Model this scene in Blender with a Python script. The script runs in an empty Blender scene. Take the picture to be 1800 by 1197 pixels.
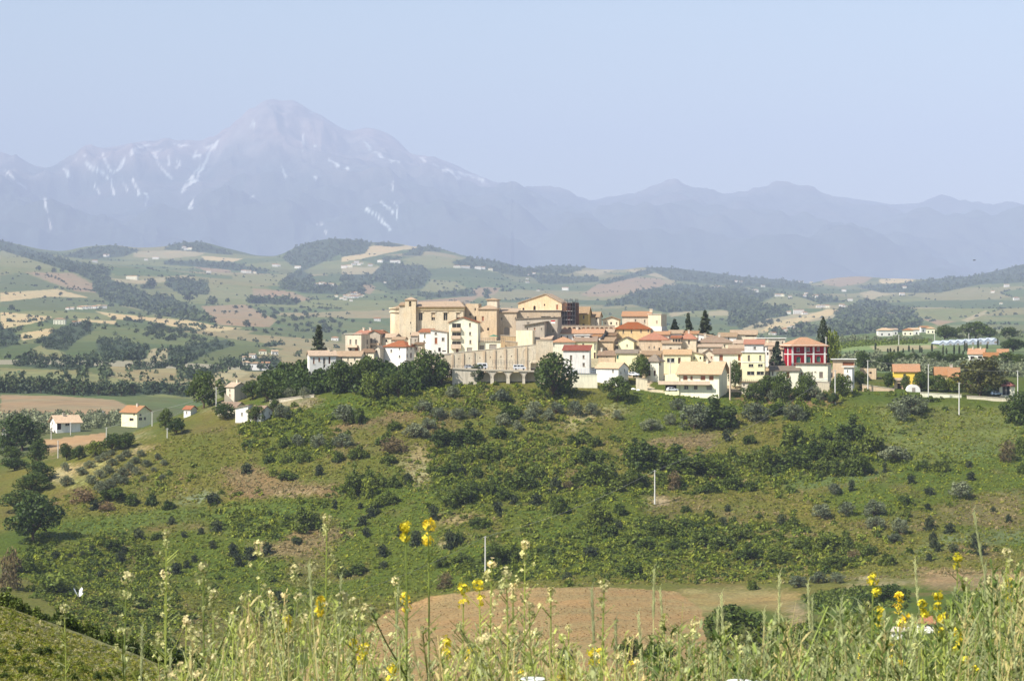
import bpy, math, random
import numpy as np
from mathutils import Vector, Matrix

S = bpy.context.scene
COL = S.collection
R = math.radians
# ------------------------------------------------------------------ camera, sky, sun, exposure
F = 4500.0            # focal length in photograph pixels (1800 wide)
HY = 560.0            # row of the horizon in the photograph
CZ = 120.0            # camera height above the datum
cam_d = bpy.data.cameras.new('camera')
cam = bpy.data.objects.new('camera', cam_d); COL.objects.link(cam)
cam.location = (0, 0, CZ); cam.rotation_euler = (R(90), 0, 0)
cam_d.sensor_width = 36.0; cam_d.lens = 36.0 * F / 1800.0
cam_d.shift_y = -(598.5 - HY) / 1800.0
cam_d.clip_start = 0.1; cam_d.clip_end = 150000.0
cam_d.dof.use_dof = True; cam_d.dof.focus_distance = 300.0; cam_d.dof.aperture_fstop = 40.0
S.camera = cam

SUN_EL, SUN_AZ = 46.0, -124.0      # azimuth measured from +Y (view direction) towards +X: behind and to the left
w = bpy.data.worlds.new('World'); S.world = w; w.use_nodes = True
nt = w.node_tree
sky = nt.nodes.new('ShaderNodeTexSky'); sky.sky_type = 'NISHITA'; sky.sun_disc = False
sky.sun_elevation = R(SUN_EL); sky.sun_rotation = R(SUN_AZ); sky.altitude = 300
sky.air_density = 1.2; sky.dust_density = 0.8; sky.ozone_density = 1.0
nt.links.new(sky.outputs[0], nt.nodes['Background'].inputs[0])
nt.nodes['Background'].inputs[1].default_value = 0.095
sd = bpy.data.lights.new('sun', 'SUN'); sd.energy = 5.0; sd.angle = R(0.53); sd.color = (1.0, 0.955, 0.89)
sun = bpy.data.objects.new('sun', sd); COL.objects.link(sun)
tosun = Vector((math.sin(R(SUN_AZ)) * math.cos(R(SUN_EL)), math.cos(R(SUN_AZ)) * math.cos(R(SUN_EL)), math.sin(R(SUN_EL))))
sun.rotation_euler = tosun.to_track_quat('Z', 'Y').to_euler()
sun.location = (0, 0, 400)
S.view_settings.view_transform = 'Standard'; S.view_settings.look = 'None'
S.view_settings.exposure = 0.76; S.view_settings.gamma = 1.0; S.view_settings.use_curve_mapping = False
S.render.engine = 'CYCLES'
S.cycles.use_denoising = True
S.cycles.max_bounces = 6; S.cycles.diffuse_bounces = 2; S.cycles.glossy_bounces = 2
S.cycles.transmission_bounces = 2; S.cycles.volume_bounces = 0; S.cycles.transparent_max_bounces = 8

# ------------------------------------------------------------------ helpers
rng = np.random.default_rng(7)
def lin(c):
    return tuple(((v / 255) / 12.92 if v / 255 <= 0.04045 else ((v / 255 + 0.055) / 1.055) ** 2.4) for v in c)
def P(x, y, Y):                       # a point at distance Y that the photograph shows at (x, y)
    return Vector((Y * (x - 900.0) / F, Y, CZ - (y - HY) / F * Y))

def tag(o, label=None, cat=None, group=None, kind=None):
    if label: o['label'] = label
    if cat: o['category'] = cat
    if group: o['group'] = group
    if kind: o['kind'] = kind
    return o
def empty(name, loc=(0, 0, 0), rz=0.0):
    o = bpy.data.objects.new(name, None); COL.objects.link(o)
    o.empty_display_size = 0.5; o.location = loc; o.rotation_euler = (0, 0, rz)
    return o
def link(name, me, parent=None, loc=None, rz=None, scale=None):
    o = bpy.data.objects.new(name, me); COL.objects.link(o)
    if parent is not None: o.parent = parent
    if loc is not None: o.location = loc
    if rz is not None: o.rotation_euler = (0, 0, rz)
    if scale is not None: o.scale = scale
    return o
def np_mesh(name, verts, faces, mats, col=None, smooth=False, mat_idx=None):
    """verts (n,3), faces (m,k) arrays -> mesh"""
    me = bpy.data.meshes.new(name)
    n, m, k = len(verts), len(faces), faces.shape[1]
    me.vertices.add(n); me.vertices.foreach_set('co', np.ascontiguousarray(verts, np.float32).ravel())
    me.loops.add(m * k); me.loops.foreach_set('vertex_index', np.ascontiguousarray(faces, np.int32).ravel())
    me.polygons.add(m)
    me.polygons.foreach_set('loop_start', np.arange(0, m * k, k, dtype=np.int32))
    if smooth: me.polygons.foreach_set('use_smooth', np.ones(m, bool))
    for mt in mats: me.materials.append(mt)
    if mat_idx is not None: me.polygons.foreach_set('material_index', np.ascontiguousarray(mat_idx, np.int32))
    if col is not None:
        a = me.color_attributes.new('Col', 'FLOAT_COLOR', 'POINT')
        c4 = np.ones((n, 4), np.float32); c4[:, :3] = col
        a.data.foreach_set('color', c4.ravel())
    me.update(calc_edges=True)
    return me

class MB:                             # collects polygons for one mesh
    def __init__(s): s.v = []; s.f = []; s.m = []
    def poly(s, pts, m=0):
        b = len(s.v); s.v += [tuple(p) for p in pts]; s.f.append(tuple(range(b, b + len(pts)))); s.m.append(m)
    def box(s, a, b, m=0):
        x0, y0, z0 = a; x1, y1, z1 = b
        k = len(s.v)
        s.v += [(x0, y0, z0), (x1, y0, z0), (x1, y1, z0), (x0, y1, z0), (x0, y0, z1), (x1, y0, z1), (x1, y1, z1), (x0, y1, z1)]
        for q in ((0, 3, 2, 1), (4, 5, 6, 7), (0, 1, 5, 4), (1, 2, 6, 5), (2, 3, 7, 6), (3, 0, 4, 7)):
            s.f.append(tuple(k + i for i in q)); s.m.append(m)
    def slab(s, pts, t, m=0):         # planar polygon (counter-clockwise from above) with thickness t downwards
        n = len(pts); k = len(s.v)
        s.v += [tuple(p) for p in pts] + [(p[0], p[1], p[2] - t) for p in pts]
        s.f.append(tuple(range(k, k + n))); s.f.append(tuple(range(k + 2 * n - 1, k + n - 1, -1))); s.m += [m, m]
        for i in range(n):
            j = (i + 1) % n
            s.f.append((k + j, k + i, k + n + i, k + n + j)); s.m.append(m)
    def tube(s, pts, r0, r1, n=5, m=0, cap=False):
        k = len(s.v); L = len(pts)
        for i, p in enumerate(pts):
            p = Vector(p)
            d = (Vector(pts[min(i + 1, L - 1)]) - Vector(pts[max(i - 1, 0)])).normalized()
            a = d.cross(Vector((0.31, 0.95, 0.05)) if abs(d.y) < 0.9 else Vector((1, 0, 0))).normalized(); b = d.cross(a)
            r = r0 + (r1 - r0) * i / max(L - 1, 1)
            for j in range(n):
                t = 2 * math.pi * j / n
                s.v.append(tuple(p + a * (r * math.cos(t)) + b * (r * math.sin(t))))
        for i in range(L - 1):
            for j in range(n):
                j2 = (j + 1) % n
                s.f.append((k + i * n + j, k + i * n + j2, k + (i + 1) * n + j2, k + (i + 1) * n + j)); s.m.append(m)
        if cap:
            s.f.append(tuple(k + (L - 1) * n + j for j in range(n))); s.m.append(m)
            s.f.append(tuple(k + n - 1 - j for j in range(n))); s.m.append(m)
    def lathe(s, prof, n=10, m=0, c=(0, 0, 0)):
        k = len(s.v)
        for r, z in prof:
            for j in range(n):
                t = 2 * math.pi * j / n
                s.v.append((c[0] + r * math.cos(t), c[1] + r * math.sin(t), c[2] + z))
        for i in range(len(prof) - 1):
            for j in range(n):
                j2 = (j + 1) % n
                s.f.append((k + i * n + j, k + i * n + j2, k + (i + 1) * n + j2, k + (i + 1) * n + j)); s.m.append(m)
    def mesh(s, name, *mats, smooth=False):
        me = bpy.data.meshes.new(name); me.from_pydata(s.v, [], s.f)
        for mt in mats: me.materials.append(mt)
        if len(mats) > 1: me.polygons.foreach_set('material_index', np.array(s.m, np.int32))
        if smooth: me.polygons.foreach_set('use_smooth', np.ones(len(s.f), bool))
        me.update(); return me
    def build(s, name, *mats, parent=None, loc=None, rz=None, smooth=False):
        return link(name, s.mesh(name, *mats, smooth=smooth), parent, loc, rz)

# value noise on the plane, vectorised
_perm = np.random.default_rng(11).permutation(4096)
_val = np.random.default_rng(12).random(4096).astype(np.float64)
def vnoise(x, y, seed=0):
    xi = np.floor(x).astype(np.int64); yi = np.floor(y).astype(np.int64)
    fx = x - xi; fy = y - yi
    fx = fx * fx * fx * (fx * (fx * 6 - 15) + 10); fy = fy * fy * fy * (fy * (fy * 6 - 15) + 10)
    def h(a, b): return _val[_perm[(_perm[(a + seed * 57) & 4095] + b) & 4095]]
    return ((h(xi, yi) * (1 - fx) + h(xi + 1, yi) * fx) * (1 - fy) + (h(xi, yi + 1) * (1 - fx) + h(xi + 1, yi + 1) * fx) * fy) * 2 - 1
def fbm(x, y, oct=4, seed=0, gain=0.5):
    a = 1.0; t = 0; s = 0
    for i in range(oct):
        t = t + a * vnoise(x * 2 ** i + 13.7 * i, y * 2 ** i - 7.3 * i, seed + i); s += a; a *= gain
    return t / s
def ridged(x, y, oct=4, seed=0):
    a = 1.0; t = 0; s = 0
    for i in range(oct):
        t = t + a * (1 - np.abs(vnoise(x * 2 ** i + 3.1 * i, y * 2 ** i + 9.7 * i, seed + i))); s += a; a *= 0.5
    return t / s
def inpoly(x, y, poly):
    r = np.zeros(np.shape(x), bool); n = len(poly); j = n - 1
    xs = [p[0] for p in poly]; ys = [p[1] for p in poly]
    bb = (x >= min(xs)) & (x <= max(xs)) & (y >= min(ys)) & (y <= max(ys))
    if not bb.any(): return r
    xx = x[bb]; yy = y[bb]; q = np.zeros(xx.shape, bool)
    for i in range(n):
        xi, yi = poly[i]; xj, yj = poly[j]
        if yi != yj:
            q ^= ((yi > yy) != (yj > yy)) & (xx < (xj - xi) * (yy - yi) / (yj - yi) + xi)
        j = i
    r[bb] = q
    return r
def ss(a, b, x):
    t = np.clip((x - a) / (b - a), 0, 1); return t * t * (3 - 2 * t)

# ------------------------------------------------------------------ materials
def new_mat(name):
    m = bpy.data.materials.new(name); m.use_nodes = True
    return m, m.node_tree, m.node_tree.nodes['Principled BSDF']
def N(nt, t, **kw):
    n = nt.nodes.new(t)
    for k, v in kw.items(): setattr(n, k, v)
    return n
def ramp_mix(nt, fac, a, b, blend='MIX'):
    m = N(nt, 'ShaderNodeMix', data_type='RGBA', blend_type=blend)
    if isinstance(fac, (int, float)): m.inputs[0].default_value = fac
    else: nt.links.new(fac, m.inputs[0])
    for i, v in ((6, a), (7, b)):
        if isinstance(v, tuple): m.inputs[i].default_value = v + ((1,) if len(v) == 3 else ())
        else: nt.links.new(v, m.inputs[i])
    return m.outputs[2]
def maprange(nt, v, a, b, c, d):
    n = N(nt, 'ShaderNodeMapRange'); nt.links.new(v, n.inputs[0])
    for i, x in enumerate((a, b, c, d)): n.inputs[i + 1].default_value = x
    return n.outputs[0]
def noise(nt, co, scale, detail=4, rough=0.55):
    n = N(nt, 'ShaderNodeTexNoise'); n.inputs['Scale'].default_value = scale; n.inputs['Detail'].default_value = detail
    n.inputs['Roughness'].default_value = rough; nt.links.new(co, n.inputs['Vector']); return n.outputs['Fac']
def wall_mat(name, rgb, stain=0.35, rough=0.9, brick=False, rand=True):
    """plaster or masonry: base colour with blotches, vertical streaks and fine bump"""
    m, nt, b = new_mat(name)
    tc = N(nt, 'ShaderNodeTexCoord'); geo = N(nt, 'ShaderNodeNewGeometry')
    c0 = lin(rgb); dark = tuple(v * 0.62 for v in c0); light = tuple(min(v * 1.12, 0.86) for v in c0)
    n1 = noise(nt, geo.outputs['Position'], 0.55, 5, 0.6)
    c = ramp_mix(nt, maprange(nt, n1, 0.35, 0.7, 0, 1), light, c0)
    mp = N(nt, 'ShaderNodeMapping'); mp.inputs['Scale'].default_value = (1.6, 1.6, 0.18)
    nt.links.new(geo.outputs['Position'], mp.inputs[0])
    n2 = noise(nt, mp.outputs[0], 1.0, 4, 0.65)
    c = ramp_mix(nt, maprange(nt, n2, 0.48, 0.72, 0, min(stain * 1.5, .85)), c, dark)
    if brick:
        n3 = noise(nt, geo.outputs['Position'], 2.6, 3, 0.7)
        c = ramp_mix(nt, maprange(nt, n3, 0.45, 0.7, 0, 0.6), c, tuple(v * 0.55 for v in c0))
        n4 = noise(nt, geo.outputs['Position'], 0.2, 2, 0.5)
        c = ramp_mix(nt, maprange(nt, n4, 0.4, 0.7, 0, 0.4), c, (c0[0] * 0.95, c0[1] * 0.8, c0[2] * 0.62))
    oi = N(nt, 'ShaderNodeObjectInfo'); hs = N(nt, 'ShaderNodeHueSaturation'); nt.links.new(c, hs.inputs['Color'])
    nt.links.new(maprange(nt, oi.outputs['Random'], 0, 1, 0.88, 1.06), hs.inputs['Value']); nt.links.new(maprange(nt, oi.outputs['Random'], 0, 1, 0.92, 1.15), hs.inputs['Saturation'])
    nt.links.new(hs.outputs[0], b.inputs['Base Color'])
    b.inputs['Roughness'].default_value = rough; b.inputs['Specular IOR Level'].default_value = 0.2
    bp = N(nt, 'ShaderNodeBump'); bp.inputs['Strength'].default_value = 0.35; bp.inputs['Distance'].default_value = 0.06
    nt.links.new(noise(nt, geo.outputs['Position'], 3.5, 3), bp.inputs['Height']); nt.links.new(bp.outputs[0], b.inputs['Normal'])
    return m
def roof_mat(name, rgb, old=0.5):
    m, nt, b = new_mat(name)
    tc = N(nt, 'ShaderNodeTexCoord'); geo = N(nt, 'ShaderNodeNewGeometry')
    c0 = lin(rgb); lich = lin((150, 135, 105)); dk = tuple(v * 0.5 for v in c0)
    n1 = noise(nt, geo.outputs['Position'], 0.8, 4, 0.65)
    c = ramp_mix(nt, maprange(nt, n1, 0.4, 0.72, 0, old), c0, lich)
    n2 = noise(nt, geo.outputs['Position'], 3.2, 3, 0.7)
    c = ramp_mix(nt, maprange(nt, n2, 0.42, 0.7, 0, 0.7), c, dk)
    n3 = noise(nt, geo.outputs['Position'], 1.3, 4, 0.75); c = ramp_mix(nt, maprange(nt, n3, 0.55, 0.75, 0, 0.75), c, tuple(min(v * 1.5, .6) for v in c0))
    oi = N(nt, 'ShaderNodeObjectInfo'); hs = N(nt, 'ShaderNodeHueSaturation'); nt.links.new(c, hs.inputs['Color']); nt.links.new(maprange(nt, oi.outputs['Random'], 0, 1, 0.72, 1.1), hs.inputs['Value']); nt.links.new(maprange(nt, oi.outputs['Random'], 0, 1, 1.1, 0.85), hs.inputs['Saturation'])
    nt.links.new(hs.outputs[0], b.inputs['Base Color']); b.inputs['Roughness'].default_value = 0.85; b.inputs['Specular IOR Level'].default_value = 0.2
    wv = N(nt, 'ShaderNodeTexWave'); wv.inputs['Scale'].default_value = 1.1; wv.inputs['Distortion'].default_value = 1.0
    wv.inputs['Detail'].default_value = 2
    nt.links.new(tc.outputs['Object'], wv.inputs[0])
    bp = N(nt, 'ShaderNodeBump'); bp.inputs['Strength'].default_value = 0.5; bp.inputs['Distance'].default_value = 0.08
    nt.links.new(wv.outputs['Fac'], bp.inputs['Height']); nt.links.new(bp.outputs[0], b.inputs['Normal'])
    return m
def plain_mat(name, rgb, rough=0.7, spec=0.3, var=0.15, scale=2.0, metal=0.0):
    m, nt, b = new_mat(name)
    geo = N(nt, 'ShaderNodeNewGeometry'); c0 = lin(rgb)
    c = ramp_mix(nt, noise(nt, geo.outputs['Position'], scale, 4), tuple(v * (1 + var) for v in c0), tuple(v * (1 - 1.6 * var) for v in c0))
    nt.links.new(c, b.inputs['Base Color']); b.inputs['Roughness'].default_value = rough
    b.inputs['Specular IOR Level'].default_value = spec; b.inputs['Metallic'].default_value = metal
    return m
def leaf_mat(name, rgb, var=0.35, trans=0.25, hue=(1.25, 1.05, 0.7), isl=(0.55, 1.5)):
    """leaves: per-plant and per-clump colour, a little light through the blade"""
    m, nt, b = new_mat(name)
    geo = N(nt, 'ShaderNodeNewGeometry'); oi = N(nt, 'ShaderNodeObjectInfo'); c0 = lin(rgb)
    n1 = noise(nt, geo.outputs['Position'], 0.45, 3, 0.6)
    c = ramp_mix(nt, maprange(nt, n1, 0.3, 0.7, 0, 1), tuple(v * (1 - var) for v in c0), tuple(min(c0[i] * hue[i] * (1 + var * 0.5), 1) for i in range(3)))
    hs = N(nt, 'ShaderNodeHueSaturation'); nt.links.new(c, hs.inputs['Color'])
    nt.links.new(maprange(nt, oi.outputs['Random'], 0, 1, 0.7, 1.3), hs.inputs['Value'])
    nt.links.new(maprange(nt, oi.outputs['Random'], 0, 1, 0.515, 0.485), hs.inputs['Hue'])
    r2 = N(nt, 'ShaderNodeHueSaturation'); nt.links.new(hs.outputs[0], r2.inputs['Color'])
    nt.links.new(maprange(nt, geo.outputs['Random Per Island'], 0, 1, *isl), r2.inputs['Value'])
    out = nt.nodes['Material Output']
    nt.links.new(r2.outputs[0], b.inputs['Base Color']); b.inputs['Roughness'].default_value = 0.6; b.inputs['Specular IOR Level'].default_value = 0.25
    tr = N(nt, 'ShaderNodeBsdfTranslucent'); nt.links.new(r2.outputs[0], tr.inputs[0])
    mx = N(nt, 'ShaderNodeMixShader'); mx.inputs[0].default_value = trans
    nt.links.new(b.outputs[0], mx.inputs[1]); nt.links.new(tr.outputs[0], mx.inputs[2]); nt.links.new(mx.outputs[0], out.inputs[0])
    return m
def land_mat(name, fine, mid, bump, strength=0.6, contrast=0.35):
    """land: parcel colour from the 'Col' attribute, broken up by two sizes of noise"""
    m, nt, b = new_mat(name)
    at = N(nt, 'ShaderNodeAttribute'); at.attribute_name = 'Col'
    geo = N(nt, 'ShaderNodeNewGeometry')
    n1 = noise(nt, geo.outputs['Position'], fine, 4, 0.7); n2 = noise(nt, geo.outputs['Position'], mid, 3, 0.6)
    k = ramp_mix(nt, maprange(nt, n1, 0.3, 0.7, 0, 1), (1 - contrast,) * 3, (1 + contrast,) * 3)
    c = ramp_mix(nt, 1.0, at.outputs['Color'], k, 'MULTIPLY')
    k2 = ramp_mix(nt, maprange(nt, n2, 0.35, 0.65, 0, 1), (1.10, 1.0, 0.86), (0.92, 1.0, 0.90))
    c = ramp_mix(nt, 1.0, c, k2, 'MULTIPLY')
    nt.links.new(c, b.inputs['Base Color']); b.inputs['Roughness'].default_value = 0.95; b.inputs['Specular IOR Level'].default_value = 0.1
    bp = N(nt, 'ShaderNodeBump'); bp.inputs['Strength'].default_value = strength; bp.inputs['Distance'].default_value = bump
    nt.links.new(n1, bp.inputs['Height']); nt.links.new(bp.outputs[0], b.inputs['Normal'])
    return m
HAZE_D, HAZE_C, HAZE_G = 4.7e-5, (0.67, 0.765, 1.0), -0.18
# ------------------------------------------------------------------ the lie of the land
KX = np.array([-2500, -700, 0, 200, 340, 500, 650, 800, 950, 1100, 1300, 1480, 1600, 1800, 2500, 4300], float)
def K(a): return [a[0] + 10, a[0]] + a + [a[-1], a[-1] + 10]
# distance -> the row at which the ground there appears, at the knots 0..1800
RY = {
 300: K([1350] * 12),
 430: K([1205] * 12),
 560: K([1130, 1150, 1160, 1160, 1150, 1130, 1115, 1112, 1112, 1105, 1100, 1092]),
 700: K([1060, 1080, 1100, 1105, 1085, 1058, 1033, 1030, 1035, 1022, 1010, 1000]),
 795: K([930, 930, 925, 905, 880, 870, 862, 858, 862, 852, 846, 842]),
 890: K([845, 778, 748, 716, 694, 692, 690, 694, 700, 702, 700, 703]),
 962: K([825, 772, 715, 652, 620, 605, 592, 592, 615, 655, 662, 668]),
 1050: K([797, 785, 765, 760, 700, 660, 650, 650, 650, 650, 655, 657]),
 1120: K([757, 755, 757, 765, 740, 720, 700, 700, 690, 643, 648, 650]),
 1250: K([738, 737, 737, 740, 740, 730, 720, 720, 700, 634, 638, 636]),
 1400: K([722, 722, 726, 730, 730, 720, 715, 712, 690, 618, 618, 620]),
 1700: K([692, 695, 702, 705, 705, 700, 700, 690, 665, 603, 601, 600]),
 2200: K([650, 652, 655, 655, 660, 660, 660, 650, 628, 588, 584, 586]),
 2700: K([598, 598, 600, 612, 620, 625, 625, 625, 622, 625, 625, 625]),
 3400: K([548, 552, 556, 562, 575, 585, 590, 590, 588, 586, 582, 578]),
 4200: K([498, 515, 520, 528, 535, 540, 545, 548, 548, 548, 548, 542]),
 5200: K([452, 474, 484, 492, 492, 498, 505, 508, 515, 520, 518, 508]),
 6200: K([440, 458, 455, 460, 448, 454, 484, 488, 492, 502, 502, 486]),
}
for _Y in (908, 926, 945):      # straight rise through the village, a fuller shoulder on either side of it
    _t = (_Y - 890) / 72.0; RY[_Y] = [(1 - _t) * a_ + _t * b_ + 3 if 6 <= i_ <= 10 else (1 - _t) ** 2 * a_ + (1 - (1 - _t) ** 2) * b_ for i_, (a_, b_) in enumerate(zip(RY[890], RY[962]))]
RY = dict(sorted(RY.items()))
SKY = [(-2500, 440), (-900, 470), (-300, 405), (0, 426), (40, 436), (75, 446), (110, 450), (150, 438), (200, 434), (240, 440), (290, 438), (315, 430), (355, 427),
       (385, 437), (420, 446), (450, 455), (490, 456), (520, 436), (560, 424), (590, 421), (625, 424), (650, 429), (690, 428), (735, 437), (755, 432), (785, 441),
       (830, 455), (880, 460), (930, 474), (960, 466), (1010, 467), (1050, 473), (1095, 474), (1130, 468), (1190, 470), (1250, 479), (1310, 488), (1380, 492),
       (1420, 500), (1460, 489), (1510, 485), (1560, 490), (1640, 492), (1700, 486), (1750, 476), (1800, 464), (1900, 450), (2400, 470), (4300, 440)]
MTN = [(-2500, 330), (-1400, 300), (-700, 340), (-300, 300), (-120, 262), (0, 268), (30, 280), (60, 292), (95, 303), (120, 285), (150, 265), (190, 258), (230, 252), (270, 250), (300, 248), (330, 256),
       (360, 262), (385, 248), (410, 228), (430, 210), (450, 195), (465, 182), (480, 176), (500, 178), (515, 175), (530, 184), (548, 195), (565, 200), (590, 215),
       (615, 228), (640, 222), (660, 222), (680, 230), (700, 245), (720, 268), (745, 277), (770, 278), (800, 287), (830, 303), (860, 318), (900, 325), (940, 330),
       (1000, 345), (1040, 354), (1090, 348), (1130, 341), (1160, 347), (1200, 359), (1220, 350), (1260, 342), (1310, 337), (1370, 333), (1410, 342), (1440, 341),
       (1500, 346), (1560, 360), (1600, 364), (1650, 366), (1700, 370), (1750, 378), (1800, 381), (2100, 395), (2800, 360), (4300, 400)]
GX = np.arange(-2500, 4301, 5.0)
def gsm(a, s):
    k = np.exp(-0.5 * (np.arange(-4 * s, 4 * s + 1) / s) ** 2); k /= k.sum()
    return np.convolve(np.pad(a, 4 * s, mode='edge'), k, mode='valid')
rings = []
GA, GB = [0, 2200, 7000, 8600, 13000, 17500, 22000, 26000, 31000], [0, 2200, 14500, 18500, 26000, 33000, 39500, 45500, 53000]
def gd(Y): return np.interp(Y, GA, GB)       # survey distance -> distance on the ground
def gi_(Y): return np.interp(Y, GB, GA)
def ring(Y, rows, s):
    Y = float(gd(Y)); rings.append((float(Y), CZ - (gsm(rows, s) - HY) / F * Y))
def ringz(Y, zs, s, kx): rings.append((float(Y), CZ + gsm(np.interp(GX, kx, zs), s)))
ringz(-60, [-1.0] * 2, 1, [0, 1800]); ringz(0, [-1.62] * 2, 1, [0, 1800]); ringz(4, [-1.62] * 2, 1, [0, 1800]); ringz(9, [-2.15] * 2, 1, [0, 1800])
ringz(30, [-5.6] * 2, 1, [0, 1800]); ringz(75, [-11.4, -11.4, -12.6, -14.0, -14.0], 16, [-400, 0, 300, 500, 1800])
ringz(112, [-15.3, -15.4, -16.4, -17.3, -19.6, -19.6], 10, [-500, 0, 200, 330, 480, 1800])
ringz(150, [-15.0, -16.9, -19.4, -20.9, -25.6, -25.6], 8, [-400, 0, 200, 335, 500, 1800])
ringz(185, [-20.5, -22.5, -25, -27, -31, -31], 16, [-400, 0, 200, 340, 500, 1800])
for Y in RY: ring(Y, np.interp(GX, KX, RY[Y]), 8 if Y > 800 else 14)
ring(7000, np.interp(GX, *np.array(SKY, float).T), 2)
ring(8600, np.full(len(GX), 590.0), 2)
ring(13000, np.full(len(GX), 530.0), 2)
mt = np.interp(GX, *np.array(MTN, float).T)
ring(17500, 415 + 0.16 * (gsm(mt, 40) - 300) + 12 * np.sin(GX / 130.0), 6)
ring(22000, 0.5 * mt + 0.5 * 405, 14)
ring(26000, mt, 1)
ring(31000, np.full(len(GX), 520.0), 2)
RYs = np.array([r[0] for r in rings]); RZ = np.array([r[1] for r in rings])
NR = len(RYs)

def base_h(x, Y):
    """smooth height from the rings; x = photograph column of the bearing"""
    x = np.clip(x, GX[0], GX[-1] - 0.01); Y = np.clip(Y, RYs[0], RYs[-1] - 0.01)
    gi = (x - GX[0]) / 5.0; g0 = gi.astype(int); gf = gi - g0
    k = np.clip(np.searchsorted(RYs, Y, side='right') - 1, 0, NR - 2)
    def z(i):
        i = np.clip(i, 0, NR - 1); return RZ[i, g0] * (1 - gf) + RZ[i, g0 + 1] * gf
    zm, z0, z1, z2 = z(k - 1), z(k), z(k + 1), z(k + 2)
    hm = RYs[k] - RYs[np.clip(k - 1, 0, NR - 1)]; h0 = RYs[k + 1] - RYs[k]; h1 = RYs[np.clip(k + 2, 0, NR - 1)] - RYs[k + 1]
    dm = np.where(hm > 0, (z0 - zm) / np.maximum(hm, 1e-6), 0); d0 = (z1 - z0) / h0; d1 = np.where(h1 > 0, (z2 - z1) / np.maximum(h1, 1e-6), 0)
    def slope(a, b): return np.where(a * b > 0, 2 * a * b / np.where(a + b == 0, 1, a + b), 0)
    m0 = slope(dm, d0); m1 = slope(d0, d1)
    t = (Y - RYs[k]) / h0; t2 = t * t; t3 = t2 * t
    return (2 * t3 - 3 * t2 + 1) * z0 + (t3 - 2 * t2 + t) * h0 * m0 + (-2 * t3 + 3 * t2) * z1 + (t3 - t2) * h0 * m1
FIELD = [(470, 1240), (545, 1165), (640, 1108), (680, 1075), (760, 1046), (900, 1033), (1060, 1031), (1190, 1040), (1235, 1072), (1240, 1110), (1250, 1240)]
def H(X, Y):
    X = np.asarray(X, float); Y = np.asarray(Y, float)
    x = 900 + F * X / np.maximum(Y, 1.0)
    z = base_h(x, Y)
    Y0 = Y; Y = np.where(Y > 2200, gi_(Y), Y); q_ = np.where(Y0 > 2200, Y / np.maximum(Y0, 1), 1.0); X = X * q_; q_ = 1 / q_
    hill = ss(560, 720, Y) * (1 - ss(880, 930, Y))
    left = (1 - ss(420, 540, x)) * ss(880, 930, Y) * (1 - ss(1040, 1100, Y))
    a = np.maximum(hill, left)
    z = z + a * (2.2 * fbm(X / 55, Y / 55, 3, 1) + 0.45 * fbm(X / 9, Y / 9, 3, 4))
    z = z + ss(9, 20, Y) * (1 - ss(140, 300, Y)) * 0.25 * fbm(X / 6, Y / 6, 3, 8)
    fh = ss(1300, 2600, Y) * (1 - ss(6400, 7000, Y) * 0.75) * (1 - ss(7600, 8600, Y))
    fl = np.where(x > 1430, ss(2250, 2900, Y), ss(1500, 2600, Y))
    z = z + q_ * fh * fl * (15 * fbm(X / 620, Y / 620, 3, 21) + 9 * (ridged(X / 420, Y / 640, 3, 25) - 0.6))
    z = z + ss(1000, 1300, Y) * (1 - ss(1800, 2600, Y)) * 1.2 * fbm(X / 120, Y / 120, 3, 31)
    mo = ss(12000, 17000, Y) * (1 - ss(23800, 26000, Y) * 0.86)
    z = z + q_ * mo * (520 * (ridged(X / 1500 + Y / 9000, Y / 4200, 4, 41) - 0.62) + 130 * fbm(X / 420, Y / 900, 3, 47) + 150 * (ridged(X / 420 + Y / 3000, Y / 1500, 3, 49) - 0.62))
    return z
def proj(X, Y, Z): return 900 + F * X / Y, HY - (Z - CZ) * F / Y
def hit(x, y, Y0=440.0, Y1=1060.0, n=420):
    Y0, Y1 = float(gd(Y0)), float(gd(Y1))
    """distance at which the ray through (x, y) meets the ground"""
    Ys = np.linspace(Y0, Y1, n); X = Ys * (x - 900) / F
    yy = HY - (H(X, Ys) - CZ) * F / Ys
    i = np.argmax(yy <= y) if (yy <= y).any() else n - 1
    return float(Ys[i])
def ground(X, Y): return float(H(np.array([X]), np.array([Y]))[0])

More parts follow.
